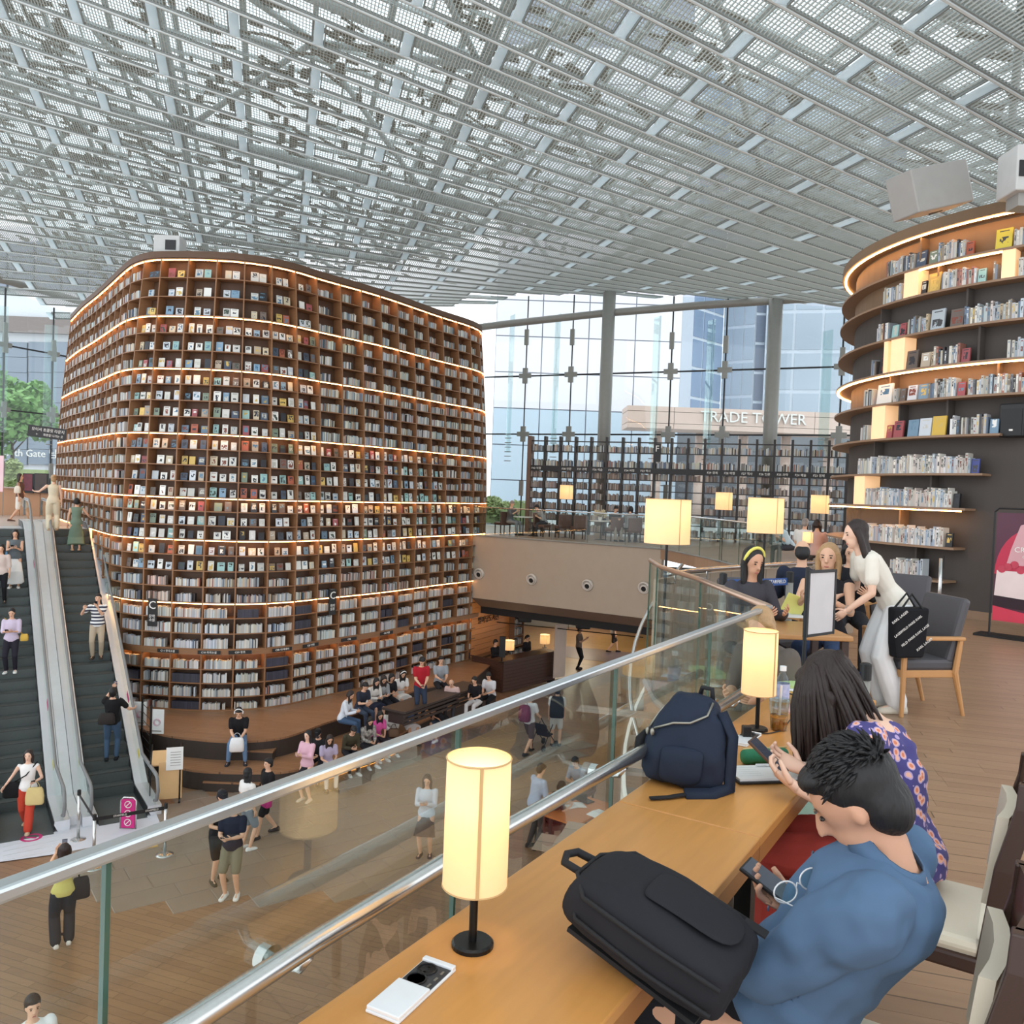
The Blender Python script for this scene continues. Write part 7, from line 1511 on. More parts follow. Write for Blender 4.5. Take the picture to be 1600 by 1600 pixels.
far_sit(1278, 19.0, 'long-haired woman in a rose top beyond the drum shade lamps', dict(fem=1, top=(196, 160, 150), bcol=(80, 76, 74), hair='long', hc='brown'), 2.8)
# ================================================================== people and things near the camera
FD = -DN                                   # the way the desk users face
m_denim = wrinkle_mat('denim_blue_shirt', (82, 106, 134), .85, .5, 7); m_redtr = wrinkle_mat('brick_red_cloth', (158, 58, 50), .85, .45, 7); m_blacktr = wrinkle_mat('black_cloth', (26, 26, 30), .85, .4, 7)
def floral():
    m = bpy.data.materials.new('floral_print'); m.use_nodes = True; N = m.node_tree.nodes; L = m.node_tree.links
    tc = N.new('ShaderNodeTexCoord'); v = N.new('ShaderNodeTexVoronoi'); v.inputs['Scale'].default_value = 30; L.new(tc.outputs['Object'], v.inputs['Vector'])
    rp = N.new('ShaderNodeValToRGB'); rp.color_ramp.interpolation = 'CONSTANT'; e = rp.color_ramp.elements; e[0].color = lin((206, 120, 90)); e[1].position = .22; e[1].color = lin((222, 170, 150))
    x = e.new(.36); x.color = lin((170, 150, 190)); x = e.new(.46); x.color = lin((66, 60, 118)); L.new(v.outputs['Distance'], rp.inputs[0]); L.new(rp.outputs[0], N['Principled BSDF'].inputs['Base Color']); N['Principled BSDF'].inputs['Roughness'].default_value = .8; MATS['floral_print'] = m; return m
def joints(k, f, P, N, head, nod, el, wr, kn, an, turn=0.0):
    x, y, z = orient(f); J = {'k': k, 'f': y, 'x': x, 'ground': Vector((P[0], P[1], 0)), 'pelvis': Vector(P), 'neck': Vector(N), 'head': Vector(head)}
    sd = (J['neck'] - J['pelvis']).normalized(); sx = (x - sd * x.dot(sd)).normalized(); h0 = y * cos(turn) + x * sin(turn)
    J['hf'] = (h0 * cos(nod) - z * sin(nod)).normalized(); J['hu'] = (z * cos(nod) + h0 * sin(nod)).normalized()
    for s_, sg in (('l', -1), ('r', 1)):
        J['sh' + s_] = J['neck'] + sx * sg * .175 * k - sd * .05 * k; J['hp' + s_] = J['pelvis'] + x * sg * .09 * k - Vector((0, 0, .02))
        J['wr' + s_] = Vector(wr[s_]); J['el' + s_], J['wr' + s_] = ik(J['sh' + s_], J['wr' + s_], .285 * k, .25 * k, Vector(el[s_]))
        J['kn' + s_], J['an' + s_] = ik(J['hp' + s_], Vector(an[s_]), .44 * k, .43 * k, Vector(kn[s_])); J['ft' + s_] = y
    return J
# ---- chairs
m_dwood = mat('dark_walnut_chair', (58, 38, 30), .4, 0, .2, 6, stretch=(1, 1, .3)); m_cream = mat('cream_vinyl', (206, 196, 176), .55, 0, .05, 8)
def dining_chair(x, y, rz, label):
    t = thing('dining_chair', label, 'chair', (x, y, 0), rz, 'dark wooden chairs at the reading desks')
    def P(mb, nm, m_, bv=0): o = mb.build(nm, m_); o.parent = t; (bevel(o, bv) if bv else None); return o
    P(MB().box((0, 0, .41), (.43, .42, .05)), 'seat_frame', m_dwood, .01); P(MB().box((0, .01, .455), (.42, .41, .05)), 'cushion', m_cream, .02)
    for sx in (-1, 1):
        P(MB().tube([Vector((sx * .19, .18, 0)), Vector((sx * .19, .18, .40))], [.016, .021], 8), 'leg', m_dwood)
        mb = MB(); path = [(sx * .19, -.25, 0), (sx * .195, -.2, .42), (sx * .195, -.235, .70), (sx * .185, -.28, .88), (sx * .175, -.285, .95)]
        mb.loft([[Vector((p[0] + a * .018, p[1] + b_ * .026, p[2])) for a, b_ in ((-1, -1), (1, -1), (1, 1), (-1, 1))] for p in path]); P(mb, 'back_post', m_dwood, .004)
    P(MB().loft([[Vector((.17 * a, -.265 + .02 * (1 - a * a) * -1 + b_, zz)) for b_, zz in ((-.012, .80), (.012, .80), (.0, .95), (-.024, .95))] for a in (-1, -.5, 0, .5, 1)]), 'top_rail', m_dwood)
    P(MB().loft([[Vector((.165 * a, -.21 - .02 * (1 - a * a) + b_, zz)) for b_, zz in ((.0, .58), (.03, .58), (.0, .84), (-.03, .84))] for a in (-1, -.5, 0, .5, 1)]), 'back_pad', m_cream)
    for sy in (-.18, .16): P(MB().box((0, sy, .22), (.37, .02, .03)), 'stretcher', m_dwood)
    return t
# ---- the man in the blue shirt
mP, mN, mH = (.66, 1.90, .55), (.865, 1.772, .952), (.775, 1.815, 1.066)
xr, yf, zu = orient(FD)
J = joints(1.0, FD, mP, mN, mH, .72, {'l': -zu - xr * .6 - FD * .3, 'r': -zu * .6 + xr - FD * .3}, {'l': Vector(mP) + FD * .22 - xr * .10 + zu * .03, 'r': Vector((.745, 2.03, .715))}, {'l': FD + zu * .8, 'r': FD + zu * .8}, {'l': Vector((mP[0], mP[1], .08)) + FD * .42 - xr * .12, 'r': Vector((mP[0], mP[1], .08)) + FD * .40 + xr * .12}, turn=-.15)
J['hdr'] = (FD * .75 - xr * .30 + zu * .32); J['pnr'] = (zu * .75 - FD * .1 - xr * .15); J['thr'] = 1; J['cur'] = .62; J['cul'] = .5; J['pnl'] = -zu; J['thl'] = 1
man = build_person('man in a blue button-down shirt slouched on a chair, looking at his phone', J, dict(topmat=m_denim, sleeve='half', loose=.02, botmat=m_blacktr, bottom='trousers', hair='short', hc='black', vox=.0085, shoes=(40, 40, 44), skin='b'))
MJ = J
# shirt collar, buttons, tousled hair tufts
ax = (J['neck'] - J['pelvis']).normalized(); cN = J['neck'] + ax * .012
def ring_pts(c, a0, a1, r1, r2, n_=14): return [c + xr * (cos(a) * r1) + (FD - ax * FD.dot(ax)).normalized() * (sin(a) * r2) for a in [a0 + (a1 - a0) * i / n_ for i in range(n_ + 1)]]
cN = cN + FD * .022; lo = ring_pts(cN - ax * .012, radians(106), radians(434), .094, .088); hi = ring_pts(cN + ax * .022 + FD * .01, radians(112), radians(428), .07, .066)
mb = MB(); mb.loft([[lo[i], hi[i], hi[i] + (hi[i] - cN).normalized() * .007 - ax * .002, lo[i] + (lo[i] - cN).normalized() * .012 - ax * .012] for i in range(len(lo))]); mb.build('collar', m_denim, man, True)
for k in range(4):
    c = J['pelvis'].lerp(J['neck'], .2 + .19 * k) + (FD - ax * FD.dot(ax)).normalized() * (.142) - xr * .02; MB().lathe([(.006, 0), (.006, .003)], c, 10, ax=FD).build('button', mat('shirt_button', (70, 84, 104), .4), man)
rh = random.Random(4); mb = MB(); hd, hf, hu = J['head'], J['hf'], J['hu']; hx = hf.cross(hu)
for i in range(420):
    a = rh.uniform(0, 2 * pi); e_ = rh.uniform(.15, 1.35); d = (hx * cos(a) * cos(e_) + hf * (sin(a) * cos(e_)) + hu * sin(e_)).normalized()
    if d.dot(hf) > .55 and d.dot(hu) < .5: continue
    p = hd + hu * .04 - hf * .033 + hx * d.dot(hx) * .085 + hf * d.dot(hf) * .095 + hu * d.dot(hu) * .091
    tdir = (hf * .9 + hx * rh.uniform(-.6, .6) - hu * .15); tdir = (tdir - d * tdir.dot(d) + d * .18).normalized(); mb.tube([p - d * .005 - tdir * .008, p + tdir * .012 + d * .0015, p + tdir * .03 + d * .001], [.0045, .0042, .0008], 4)
mb.build('hair_tufts', HAIRM['black'], man, True)
# his phone
d_ = J['hdr'].normalized(); pn = (J['pnr'] - d_ * J['pnr'].dot(d_)).normalized(); c = J['wrr'] + d_ * .085 + pn * .03; xx = d_.cross(pn); lg = (d_ * .92 + xx * .38).normalized(); sdv = lg.cross(pn)
t = thing('phone', 'dark phone in the hand of the man in the blue shirt', 'phone', tuple(c)); bevel(MB().box(c, (.074, .155, .010), (sdv, lg, pn)).build('case', m_black, t), .003); MB().box(c + pn * .0055, (.066, .145, .001), (sdv, lg, pn)).build('screen', mat('dim_screen', (40, 42, 50), .1, emit=(120, 130, 150), estr=.15), t)
# eyeglasses hooked on his shirt front
cg = J['pelvis'].lerp(J['neck'], .84) + FD * .15 - xr * .10; t = thing('eyeglasses', 'clear-framed eyeglasses hanging on the front of the blue shirt', 'glasses', tuple(cg)); m_gf = mat('clear_frame', (206, 206, 206), .15, .3); gx = Vector((.86, .1, .42)).normalized(); gz = Vector((-.3, .25, .85)).normalized(); gz = (gz - gx * gz.dot(gx)).normalized()
for s_ in (-1, 1):
    cc = cg + gx * s_ * .032; P_ = [cc + gx * (cos(a) * .026) + gz * (sin(a) * .021) for a in [2 * pi * i / 20 for i in range(20)]]; MB().tube(P_, .0022, 6, closed=True).build('rim', m_gf, t, True); MB().lathe([(.022, 0), (.022, .001)], cc, 18, ax=gx.cross(gz)).build('lens', m_glass_fin, t)
    MB().tube([cc + gx * s_ * .026, cc + gx * s_ * .03 - FD * .02, cc - FD * .08 - gz * .03 + gx * s_ * .02], .0018, 6).build('temple_arm', m_gf, t)
MB().tube([cg - gx * .006, cg + gz * .006, cg + gx * .006], .002, 6).build('bridge', m_gf, t)
dining_chair(mP[0] - FD.x * .19, mP[1] - FD.y * .19, atan2(FD.y, FD.x) - pi / 2, 'dark wooden chair with cream pad under the man in the blue shirt')
# ---- the long-haired woman at the second desk
wP, wN, wH = (1.33, 2.72, .56), (1.275, 2.86, .975), (1.145, 2.935, 1.066)
J = joints(.96, FD, wP, wN, wH, .75, {'l': -zu - xr * .5 - FD * .2, 'r': -zu + xr * .5}, {'l': Vector((.95, 2.665, .80)), 'r': Vector((1.03, 2.84, .805))}, {'l': FD + zu * .7, 'r': FD + zu * .7}, {'l': Vector((wP[0], wP[1], .08)) + FD * .36 - xr * .1, 'r': Vector((wP[0], wP[1], .08)) + FD * .40 + xr * .1})
J['hdl'] = (FD * .8 + xr * .25 + zu * .3); J['pnl'] = (zu * .6 + xr * .45 - FD * .25); J['thl'] = 1; J['cul'] = .62; J['hdr'] = (FD * .85 - xr * .15 + zu * .25); J['pnr'] = (zu * .6 - xr * .45 - FD * .25); J['thr'] = 1; J['cur'] = .62
J['thl'] = -1
wom = build_person('long-haired woman in a floral top and brick red trousers reading her phone at the desk', J, dict(fem=1, topmat=floral(), sleeve='short', botmat=m_redtr, bottom='cropped', hair='fringe', hc='brown', vox=.0085, shoes=(200, 190, 180), skin='c'))
hd, hf, hu = J['head'], J['hf'], J['hu']; hx = hf.cross(hu); mb = MB(); rh = random.Random(8)
for i in range(300):                        # long strands falling from the crown over shoulder and cheek
    a = rh.uniform(-2.6, 2.6); d = (hx * sin(a) * .9 - hf * cos(a) * .9 + hu * .45).normalized(); p = hd + hu * .03 - hf * .02 + hx * d.dot(hx) * .09 + hf * d.dot(hf) * .1 + hu * d.dot(hu) * .1
    back = cos(a) > .1; ln = rh.uniform(.28, .46) if back else rh.uniform(.22, .36); q = p + hx * sin(a) * .012 - hf * cos(a) * .01
    tgt = (q - FD * rh.uniform(.08, .17) - Vector((0, 0, rh.uniform(.26, .38))) if cos(a) > .45 else Vector((q.x, q.y, q.z - ln)) - FD * (.08 if back else .02)) + Vector((rh.uniform(-.02, .02), rh.uniform(-.02, .02), 0))
    crown = hd + hu * .12 - hf * .02 + hx * sin(a) * .02
    mb.tube([crown, p + d * .004, q.lerp(tgt, .3) + d * .012, q.lerp(tgt, .65) + d * .008, tgt], [.007, .0095, .0095, .008, .002], 5)
mb.build('hair_strands', HAIRM['brown'], wom, True)
cb = J['wrl'] - (J['wrl'] - J['ell']).normalized() * .02; cr_ = J['wrr'] - (J['wrr'] - J['elr']).normalized() * .025; dv_ = (J['wrr'] - J['elr']).normalized(); o1 = dv_.orthogonal().normalized(); o2 = dv_.cross(o1)
for kk in range(18): a = 2 * pi * kk / 18; MB().ellipsoid(cr_ + o1 * cos(a) * .03 + o2 * sin(a) * .03, (.005,) * 3, n=8, m=5).build('bracelet_bead', mat('pearl_bead', (226, 214, 196), .3), wom, True)
c = (J['wrl'] + J['wrr']) / 2 + FD * .105 + zu * .05; pn = (-FD * .62 + zu * .78).normalized(); lg = (FD * .78 + zu * .62).normalized(); t = thing('phone', 'phone in a pale case held by the long-haired woman over her notebook', 'phone', tuple(c)); bevel(MB().box(c, (.074, .155, .010), (xr, lg, pn)).build('case', cloth((96, 74, 62)), t), .003); MB().box(c + pn * .0055, (.066, .145, .001), (xr, lg, pn)).build('screen', mat('dim_screen', (40, 42, 50), .1), t)
dining_chair(1.335, 2.62, atan2(FD.y, FD.x) - pi / 2, 'dark wooden chair with cream pad under the long-haired woman')
# ---- backpacks
m_bpk = wrinkle_mat('black_backpack_fabric', (38, 38, 42), .9, .25, 10); m_navy = wrinkle_mat('navy_backpack_fabric', (34, 42, 58), .7, .55, 8); m_zip = mat('zip_metal', (150, 146, 136), .35, .8); m_web = mat('black_webbing', (22, 22, 25), .8)
tex = bpy.data.textures.new('fold_clouds', 'CLOUDS'); tex.noise_scale = .09
def backpack(label, c, u, w_, n_, L, W, T, m_, prof, slump=0.0, strength=.012, group=None):
    """u: bag's own up, w: across, n: front side"""
    u, w_, n_ = u.normalized(), w_.normalized(), n_.normalized(); t = thing('backpack', label, 'backpack', tuple(c - n_ * 0))
    rg = []
    for f_, sw, st, off in prof:
        cc = c + u * (f_ - .5) * L + n_ * off * T; rr = []
        for j in range(20):
            a = 2 * pi * j / 20; ca, sa = cos(a), sin(a); e_ = .55; x_ = math.copysign(abs(ca) ** e_, ca); y_ = math.copysign(abs(sa) ** e_, sa); rr.append(cc + w_ * x_ * W / 2 * sw + n_ * y_ * T / 2 * st)
        rg.append(rr)
    o = MB().loft(rg).build('bag_body', m_, t, True); s_ = o.modifiers.new('s', 'SUBSURF'); s_.levels = s_.render_levels = 2; d = o.modifiers.new('d', 'DISPLACE'); d.texture = tex; d.strength = strength * 2.2; d.mid_level = .5; d.texture_coords = 'GLOBAL'
    return t, lambda f_, x_, y_: c + u * (f_ - .5) * L + w_ * x_ * W / 2 + n_ * y_ * T / 2
bu = Vector((-.80, .50, .30)).normalized(); bw = Vector((.533, .846, .0)); bnn = bu.cross(bw).normalized(); bnn = bnn if bnn.z > 0 else -bnn; bc_ = Vector((.335, 1.70, .838))
t, B = backpack('black fabric backpack lying across the edge of the near desk', bc_, bu, bw, bnn, .37, .27, .14, m_bpk, ((0, .7, .6, 0), (.03, .92, .9, 0), (.3, 1.0, 1.05, .03), (.7, .98, 1.0, .02), (.93, .86, .8, -.02), (1.0, .7, .5, -.05)), strength=.006)
MB().tube([B(.98, -.3, .35), B(1.1, -.28, .3), B(1.13, -.05, .3), B(1.1, .18, .3), B(.98, .2, .35)], .009, 8).build('top_handle', m_web, t, True)
for y_ in (.55, -.25): MB().tube([B(.04, -1.0, y_), B(.4, -1.04, y_), B(.85, -.95, y_ * .9), B(.99, -.4, y_ * .7), B(.99, .4, y_ * .7), B(.85, .95, y_ * .9), B(.4, 1.03, y_), B(.05, 1.0, y_)], .005, 6).build('zip_seam', m_web, t, True)
mb = MB(); mb.loft([[B(f_, -.55, y_), B(f_, .55, y_), B(f_, .5, y_ + .16), B(f_, -.5, y_ + .16)] for f_, y_ in ((.05, .98), (.3, 1.05), (.55, 1.03), (.62, .98))]); o = mb.build('front_pocket', m_bpk, t, True); s_ = o.modifiers.new('s', 'SUBSURF'); s_.levels = s_.render_levels = 2
for sx in (-.5, .5): MB().bar(B(.9, sx, -1.02), B(.1, sx * 1.2, -1.04), .05, .01, tuple(bnn)).build('shoulder_strap', m_web, t)
MB().box(B(.06, .75, .75), (.03, .05, .004), (bw, bu, bnn)).build('strap_tab', m_web, t)
b2 = atz(1076, 1232, .75); vx = Vector((.93, -.37, 0)).normalized(); bnn2 = Vector((-.37, -.93, 0)).normalized(); uu = Vector((.10, .05, 1)).normalized()
t, B = backpack('slouching navy backpack standing on the far desk', b2 + Vector((.01, .09, .146)), uu, vx, bnn2, .30, .28, .2, m_navy, ((0, .8, .75, 0), (.05, 1.0, 1.0, .04), (.3, 1.03, 1.08, .06), (.6, .92, .98, .0), (.82, .74, .8, -.06), (.95, .55, .55, -.1), (1.0, .35, .3, -.12)), strength=.016)
MB().tube([B(.62, -.75, .75), B(.72, -.3, .9), B(.74, .1, .88), B(.82, .45, .6), B(.93, .5, .1)], .0045, 6).build('zip_seam', m_zip, t, True); MB().tube([B(.60, -.92, .35), B(.8, -.7, .1), B(.95, -.35, -.1)], .0045, 6).build('zip_seam', m_zip, t, True)
for q_ in ((.58, -.78, .8), (.55, -.95, .4)): MB().ellipsoid(B(*q_), (.008, .008, .014)).build('zip_pull', m_zip, t, True)
mb = MB(); mb.loft([[B(f_, -.55, y_), B(f_, .62, y_), B(f_ - .01, .55, y_ + .22), B(f_ - .01, -.5, y_ + .2)] for f_, y_ in ((.06, .98), (.25, 1.12), (.42, 1.1), (.5, .96))]); o = mb.build('front_pocket', m_navy, t, True); s_ = o.modifiers.new('s', 'SUBSURF'); s_.levels = s_.render_levels = 2
MB().tube([B(.93, .1, -.6), B(1.05, .15, -.5), B(1.05, .4, -.4), B(.92, .45, -.4)], .009, 8).build('top_handle', m_web, t, True)
def band(pts, wd, upv, nm, m_, t, th_=.006):
    mb = MB(); rg = []
    for i, p in enumerate(pts):
        d = (pts[min(i + 1, len(pts) - 1)] - pts[max(i - 1, 0)]).normalized(); x = d.cross(upv).normalized(); n_ = x.cross(d); rg.append([p - x * wd - n_ * th_, p + x * wd - n_ * th_, p + x * wd + n_ * th_, p - x * wd + n_ * th_])
    mb.loft(rg); return mb.build(nm, m_, t, True)
z_ = .757
band([B(.85, .75, .2), B(.6, 1.08, .3), B(.3, 1.12, .45), b2 + Vector((.13, -.02, .012)), b2 + Vector((.06, -.075, .01)), b2 + Vector((-.03, -.085, .01))], .02, Vector((.3, -.5, .8)), 'shoulder_strap', m_navy, t); band([b2 + Vector((-.03, -.085, .01)), b2 + Vector((-.09, -.11, .008)), b2 + Vector((-.15, -.125, .008))], .009, Vector((0, 0, 1)), 'strap_tail', m_web, t, .003); band([B(.5, -.98, .1), B(.42, -1.14, .2), B(.3, -1.12, .3)], .016, Vector((0, -1, 0)), 'side_loop', m_web, t)
# ---- things on the desks
m_white = mat('white_plastic', (228, 230, 232), .35); m_dkpl = mat('dark_plastic', (46, 46, 50), .4)
def socket(label, a, b, wd, open_):
    """power plate from a to b on the desk top"""
    t = thing('socket_plate', label, 'power socket', tuple((a + b) / 2), group='desk power sockets'); d = (b - a).normalized(); n_ = Vector((-d.y, d.x, 0)); L_ = (b - a).length; Z = Vector((0, 0, 1)); A_ = (n_, d, Z)
    bevel(MB().box((a + b) / 2 + Z * .003, (wd, L_, .006), A_).build('frame', m_white, t), .002)
    MB().box(a.lerp(b, .72) + Z * .0045, (wd * .9, L_ * .42, .006), A_).build('socket_insert', m_dkpl, t); bevel(MB().box(a.lerp(b, .27) + Z * .009, (wd * .98, L_ * .52, .008), A_).build('sliding_cover', m_white, t), .002); bevel(MB().box(a.lerp(b, .97) + Z * .008, (wd * .98, L_ * .07, .008), A_).build('end_cap', m_white, t), .002)
    for f_ in (.63, .82):
        c = a.lerp(b, f_) + n_ * wd * .12 + Z * .0075; MB().lathe([(.021, 0), (.021, .002), (.018, .002), (.018, -.004)], c, 24).build('outlet', m_black, t)
        for s_ in (-1, 1): MB().lathe([(.0025, 0), (.0025, .002)], c + d * s_ * .009 + Z * -.002, 8).build('contact', m_zip, t)
    for f_ in (.6, .72, .84): MB().box(a.lerp(b, f_) - n_ * wd * .33 + Z * .008, (.005, .012, .001), A_).build('usb_port', m_zip, t)
socket('white power socket plate on the near desk, half its cover slid open', atz(596, 1592, .75), atz(688, 1509, .75), .075, True)
socket('white power socket plate behind the navy backpack', atz(1152, 1165, .75), atz(1176, 1147, .75), .075, True)
c = atz(1166, 1152, .757); t = thing('charger', 'black plug charger standing in the far desk socket', 'charger', tuple(c)); bevel(MB().box(c + Vector((0, 0, .025)), (.035, .035, .045)).build('body', m_black, t), .004); cab = [c + Vector((.02, 0, .02))] + [atz(u, v, .754) for u, v in ((1182, 1145), (1200, 1146), (1222, 1140), (1232, 1128), (1240, 1118))]; MB().tube(smooth_path(cab, 4), .0025, 6).build('cable', m_black, t, True)
# pencil case
a, b = atz(1160, 1190, .76), atz(1228, 1187, .76); d = (b - a).normalized(); n_ = Vector((-d.y, d.x, 0)); t = thing('pencil_case', 'green zipped pencil case beside the open notebook', 'pencil case', tuple((a + b) / 2 - Vector((0, 0, .01)))); rg = []
for f_, s_ in ((-.02, .3), (0, .8), (.05, 1), (.95, 1), (1.0, .8), (1.02, .3)): rg.append([a.lerp(b, f_) + n_ * (cos(q) * .026 * s_) + Vector((0, 0, .018 + sin(q) * .028 * s_)) for q in [2 * pi * j / 14 for j in range(14)]])
MB().loft(rg).build('case_body', mat('green_canvas', (40, 122, 84), .7, bump=.2, bscale=40), t, True); MB().tube([a + Vector((0, 0, .047)), b + Vector((0, 0, .047))], .003, 6).build('zip', mat('cream_zip', (214, 196, 140), .6), t)
# notebook with black cover, pen
c = atz(1185, 1212, .755); d1 = (atz(1250, 1222, .755) - atz(1148, 1225, .755)).normalized(); n1 = Vector((-d1.y, d1.x, 0)); t = thing('notebook', 'open white notebook with black cover under the hands of the long-haired woman', 'notebook', tuple(c)); cc = c + d1 * .02
MB().box(cc + Vector((0, 0, .001)), (.25, .15, .006), (d1, n1, Vector((0, 0, 1)))).build('cover', m_black, t); MB().box(cc + Vector((0, 0, .008)) + n1 * .006, (.24, .138, .008), (d1, n1, Vector((0, 0, 1)))).build('pages', mat('white_paper', (244, 244, 242), .6), t)
for k in range(5): MB().box(cc - d1 * .06 + n1 * (.05 - k * .02) + Vector((0, 0, .0121)), (.09, .0006, .0003), (d1, n1, Vector((0, 0, 1)))).build('print_line', mat('pale_print', (190, 192, 196), .6), t)
t = thing('pen', 'white pen resting on the notebook', 'pen', tuple(cc)); MB().tube([cc + n1 * .06 - d1 * .0 + Vector((0, 0, .018)), cc + n1 * .055 + d1 * .13 + Vector((0, 0, .018))], .004, 8).build('barrel', m_white, t); MB().tube([cc + n1 * .055 + d1 * .131 + Vector((0, 0, .018)), cc + n1 * .054 + d1 * .14 + Vector((0, 0, .018))], [.003, .001], 8).build('tip', m_black, t)
# iced drink, water bottle
c = atz(1216, 1140, .75); t = thing('drink_cup', 'clear plastic cup half full of orange drink with a white straw', 'cup', tuple(c)); m_clear = glass_mat('clear_plastic', (238, 242, 242), .04, .05, .96); MB().lathe([(.033, 0), (.042, .125), (.044, .127), (.041, .125), (.032, .003)], c, 28, cap=False).build('cup_wall', m_clear, t, True); MB().lathe([(.031, .003), (.0365, .062)], c, 28).build('drink', mat('orange_drink', (206, 130, 40), .15, spec=.6), t, True); MB().tube([c + Vector((.0, 0, .01)), c + Vector((.004, -.004, .19))], .005, 10).build('straw', m_white, t); MB().lathe([(.044, .127), (.044, .133), (.03, .138)], c, 28).build('lid', m_clear, t)
for k in range(3): MB().box(c + Vector((-.018 + k * .018, -.036, .035 + .006 * (k % 2))), (.012, .003, .012)).build('printed_mark', mat('brown_print', (130, 80, 30), .6), t)
c = atz(1221, 1107, .75); t = thing('water_bottle', 'plastic water bottle with blue label and white cap behind the drink cup', 'bottle', tuple(c)); MB().lathe([(.03, 0), (.032, .02), (.032, .12), (.026, .145), (.013, .17), (.013, .18)], c, 24).build('bottle_body', m_clear, t, True); MB().lathe([(.0325, .05), (.0325, .12)], c, 24, cap=False).build('label_wrap', mat('blue_label', (70, 96, 176), .4, 0, .4, 30, rgb2=(214, 222, 236)), t, True); MB().lathe([(.015, .178), (.015, .2)], c, 18).build('cap', m_white, t)
# papers and books further along the desk
def flat(name, label, u, v, L_, W_, T_, a_, m_, cat, z=.75, edge=None):
    c = atz(u, v, z); t = thing(name, label, cat, tuple(c), a_); o = MB().box((0, 0, T_ / 2), (L_, W_, T_)).build('cover' if edge else 'sheet', m_); o.parent = t
    if edge: o = MB().box((0, .002, T_ / 2), (L_ * .97, W_ * .99, T_ * .8)).build('pages', edge); o.parent = t
    return t
flat('magazine', 'red and white magazine lying on the far desk', 1254, 1110, .22, .16, .008, .5, mat('magazine_cover', (214, 120, 120), .5, 0, .5, 9, rgb2=(230, 226, 224)), 'magazine', edge=m_sheet)
c = atz(1246, 1096, .762); t = thing('sun_visor', 'white curved visor lying on the magazine', 'visor', tuple(c)); mb = MB(); rg = []
for k in range(9): a = -1.1 + 2.2 * k / 8; rg.append([c + Vector((cos(a + .6) * r_ - .06, sin(a + .6) * r_, z0)) for r_, z0 in ((.06, .02 + .02 * cos(a)), (.13, .006 + .03 * cos(a)), (.13, .01 + .03 * cos(a)), (.06, .024 + .02 * cos(a)))])
mb.loft(rg); mb.build('brim', m_white, t, True); MB().tube([c + Vector((cos(a + .6) * .062 - .06, sin(a + .6) * .062, .024)) for a in [-1.2 + 2.4 * k / 10 for k in range(11)]], .004, 6).build('edge_band', m_black, t)
flat('green_book', 'pale green book stacked beyond the white visor', 1256, 1077, .2, .15, .03, .4, mat('pale_green_cover', (176, 204, 140), .5), 'book', edge=m_sheet)
flat('desk_mat', 'pale wooden desk end piece beyond the water bottle', 1242, 1062, .2, .2, .006, .55, mat('pinkish_wood', (190, 150, 126), .5), 'mat')
for (u, v, lab, col) in ((1120, 1415, 'crumpled white plastic bag on the floor under the far desk', (206, 202, 198)), (1275, 1290, 'pale green bag on the floor beyond the long-haired woman', (150, 176, 160))):
    p = atz(u, v, .14); bag(lab, p, (.2, .12, .26), col, (0, -1), name='plastic_bag')
# ================================================================== people and furniture further along the mezzanine
p = F(1398, 1112, 0) + Vector((-.02, .05, 0)); J = pose(p, (-.95, .05), 1.66, 'stand', lean=.62, nod=.0, hl=(-.16, .46, .86), hr=(.12, .45, .95), pole=Vector((.6, 0, -.8)))
wh = build_person('woman in a white T-shirt and white trousers leaning towards the menu board', J, dict(fem=1, top=(222, 216, 204), sleeve='short', bottom='wide', bcol=(226, 226, 226), hair='long', hc='brown', hl=1.6, vox=.011, shoes=(206, 196, 180), skin='c', hd_dir=(.28, -.05, -1), loose=.012))
MB().tube([J['wrl'] + (J['ell'] - J['wrl']).normalized() * .02 + v_ for v_ in [Vector((cos(a) * .03, sin(a) * .008, sin(a) * .03)) for a in [2 * pi * i / 14 for i in range(14)]]], .003, 6, closed=True).build('bracelet', m_zip, wh)
# menu board on a stand
q = [aty(1262, 886, 5.55), aty(1303, 894, 5.75), aty(1301, 1000, 5.75), aty(1258, 986, 5.55)]; cen = sum(q, Vector()) / 4; t = thing('menu_stand', 'upright white menu board in a black frame on a pole beside the leaning woman', 'menu board', (cen.x, cen.y, 0)); x = (q[1] - q[0]).normalized(); x.z = 0; x.normalize(); n_ = Vector((x.y, -x.x, 0)); z_ = Vector((0, 0, 1)); Wd = (Vector((q[1].x, q[1].y, 0)) - Vector((q[0].x, q[0].y, 0))).length; Hh = q[0].z - q[3].z
MB().box(cen, (Wd, .02, Hh), (x, n_, z_)).build('board', mat('menu_white', (198, 196, 198), .5), t)
for s_ in (-1, 1): MB().box(cen + x * s_ * Wd / 2, (.018, .03, Hh + .02), (x, n_, z_)).build('frame', m_black, t); MB().box(cen + z_ * s_ * Hh / 2, (Wd, .03, .018), (x, n_, z_)).build('frame', m_black, t)
MB().tube([Vector((q[3].x, q[3].y, 0.02)), Vector((q[0].x, q[0].y, q[0].z))], .013, 8).build('pole', m_black, t); MB().lathe([(.15, 0), (.15, .012), (.02, .03)], (q[3].x, q[3].y, 0), 20).build('base', m_black, t)
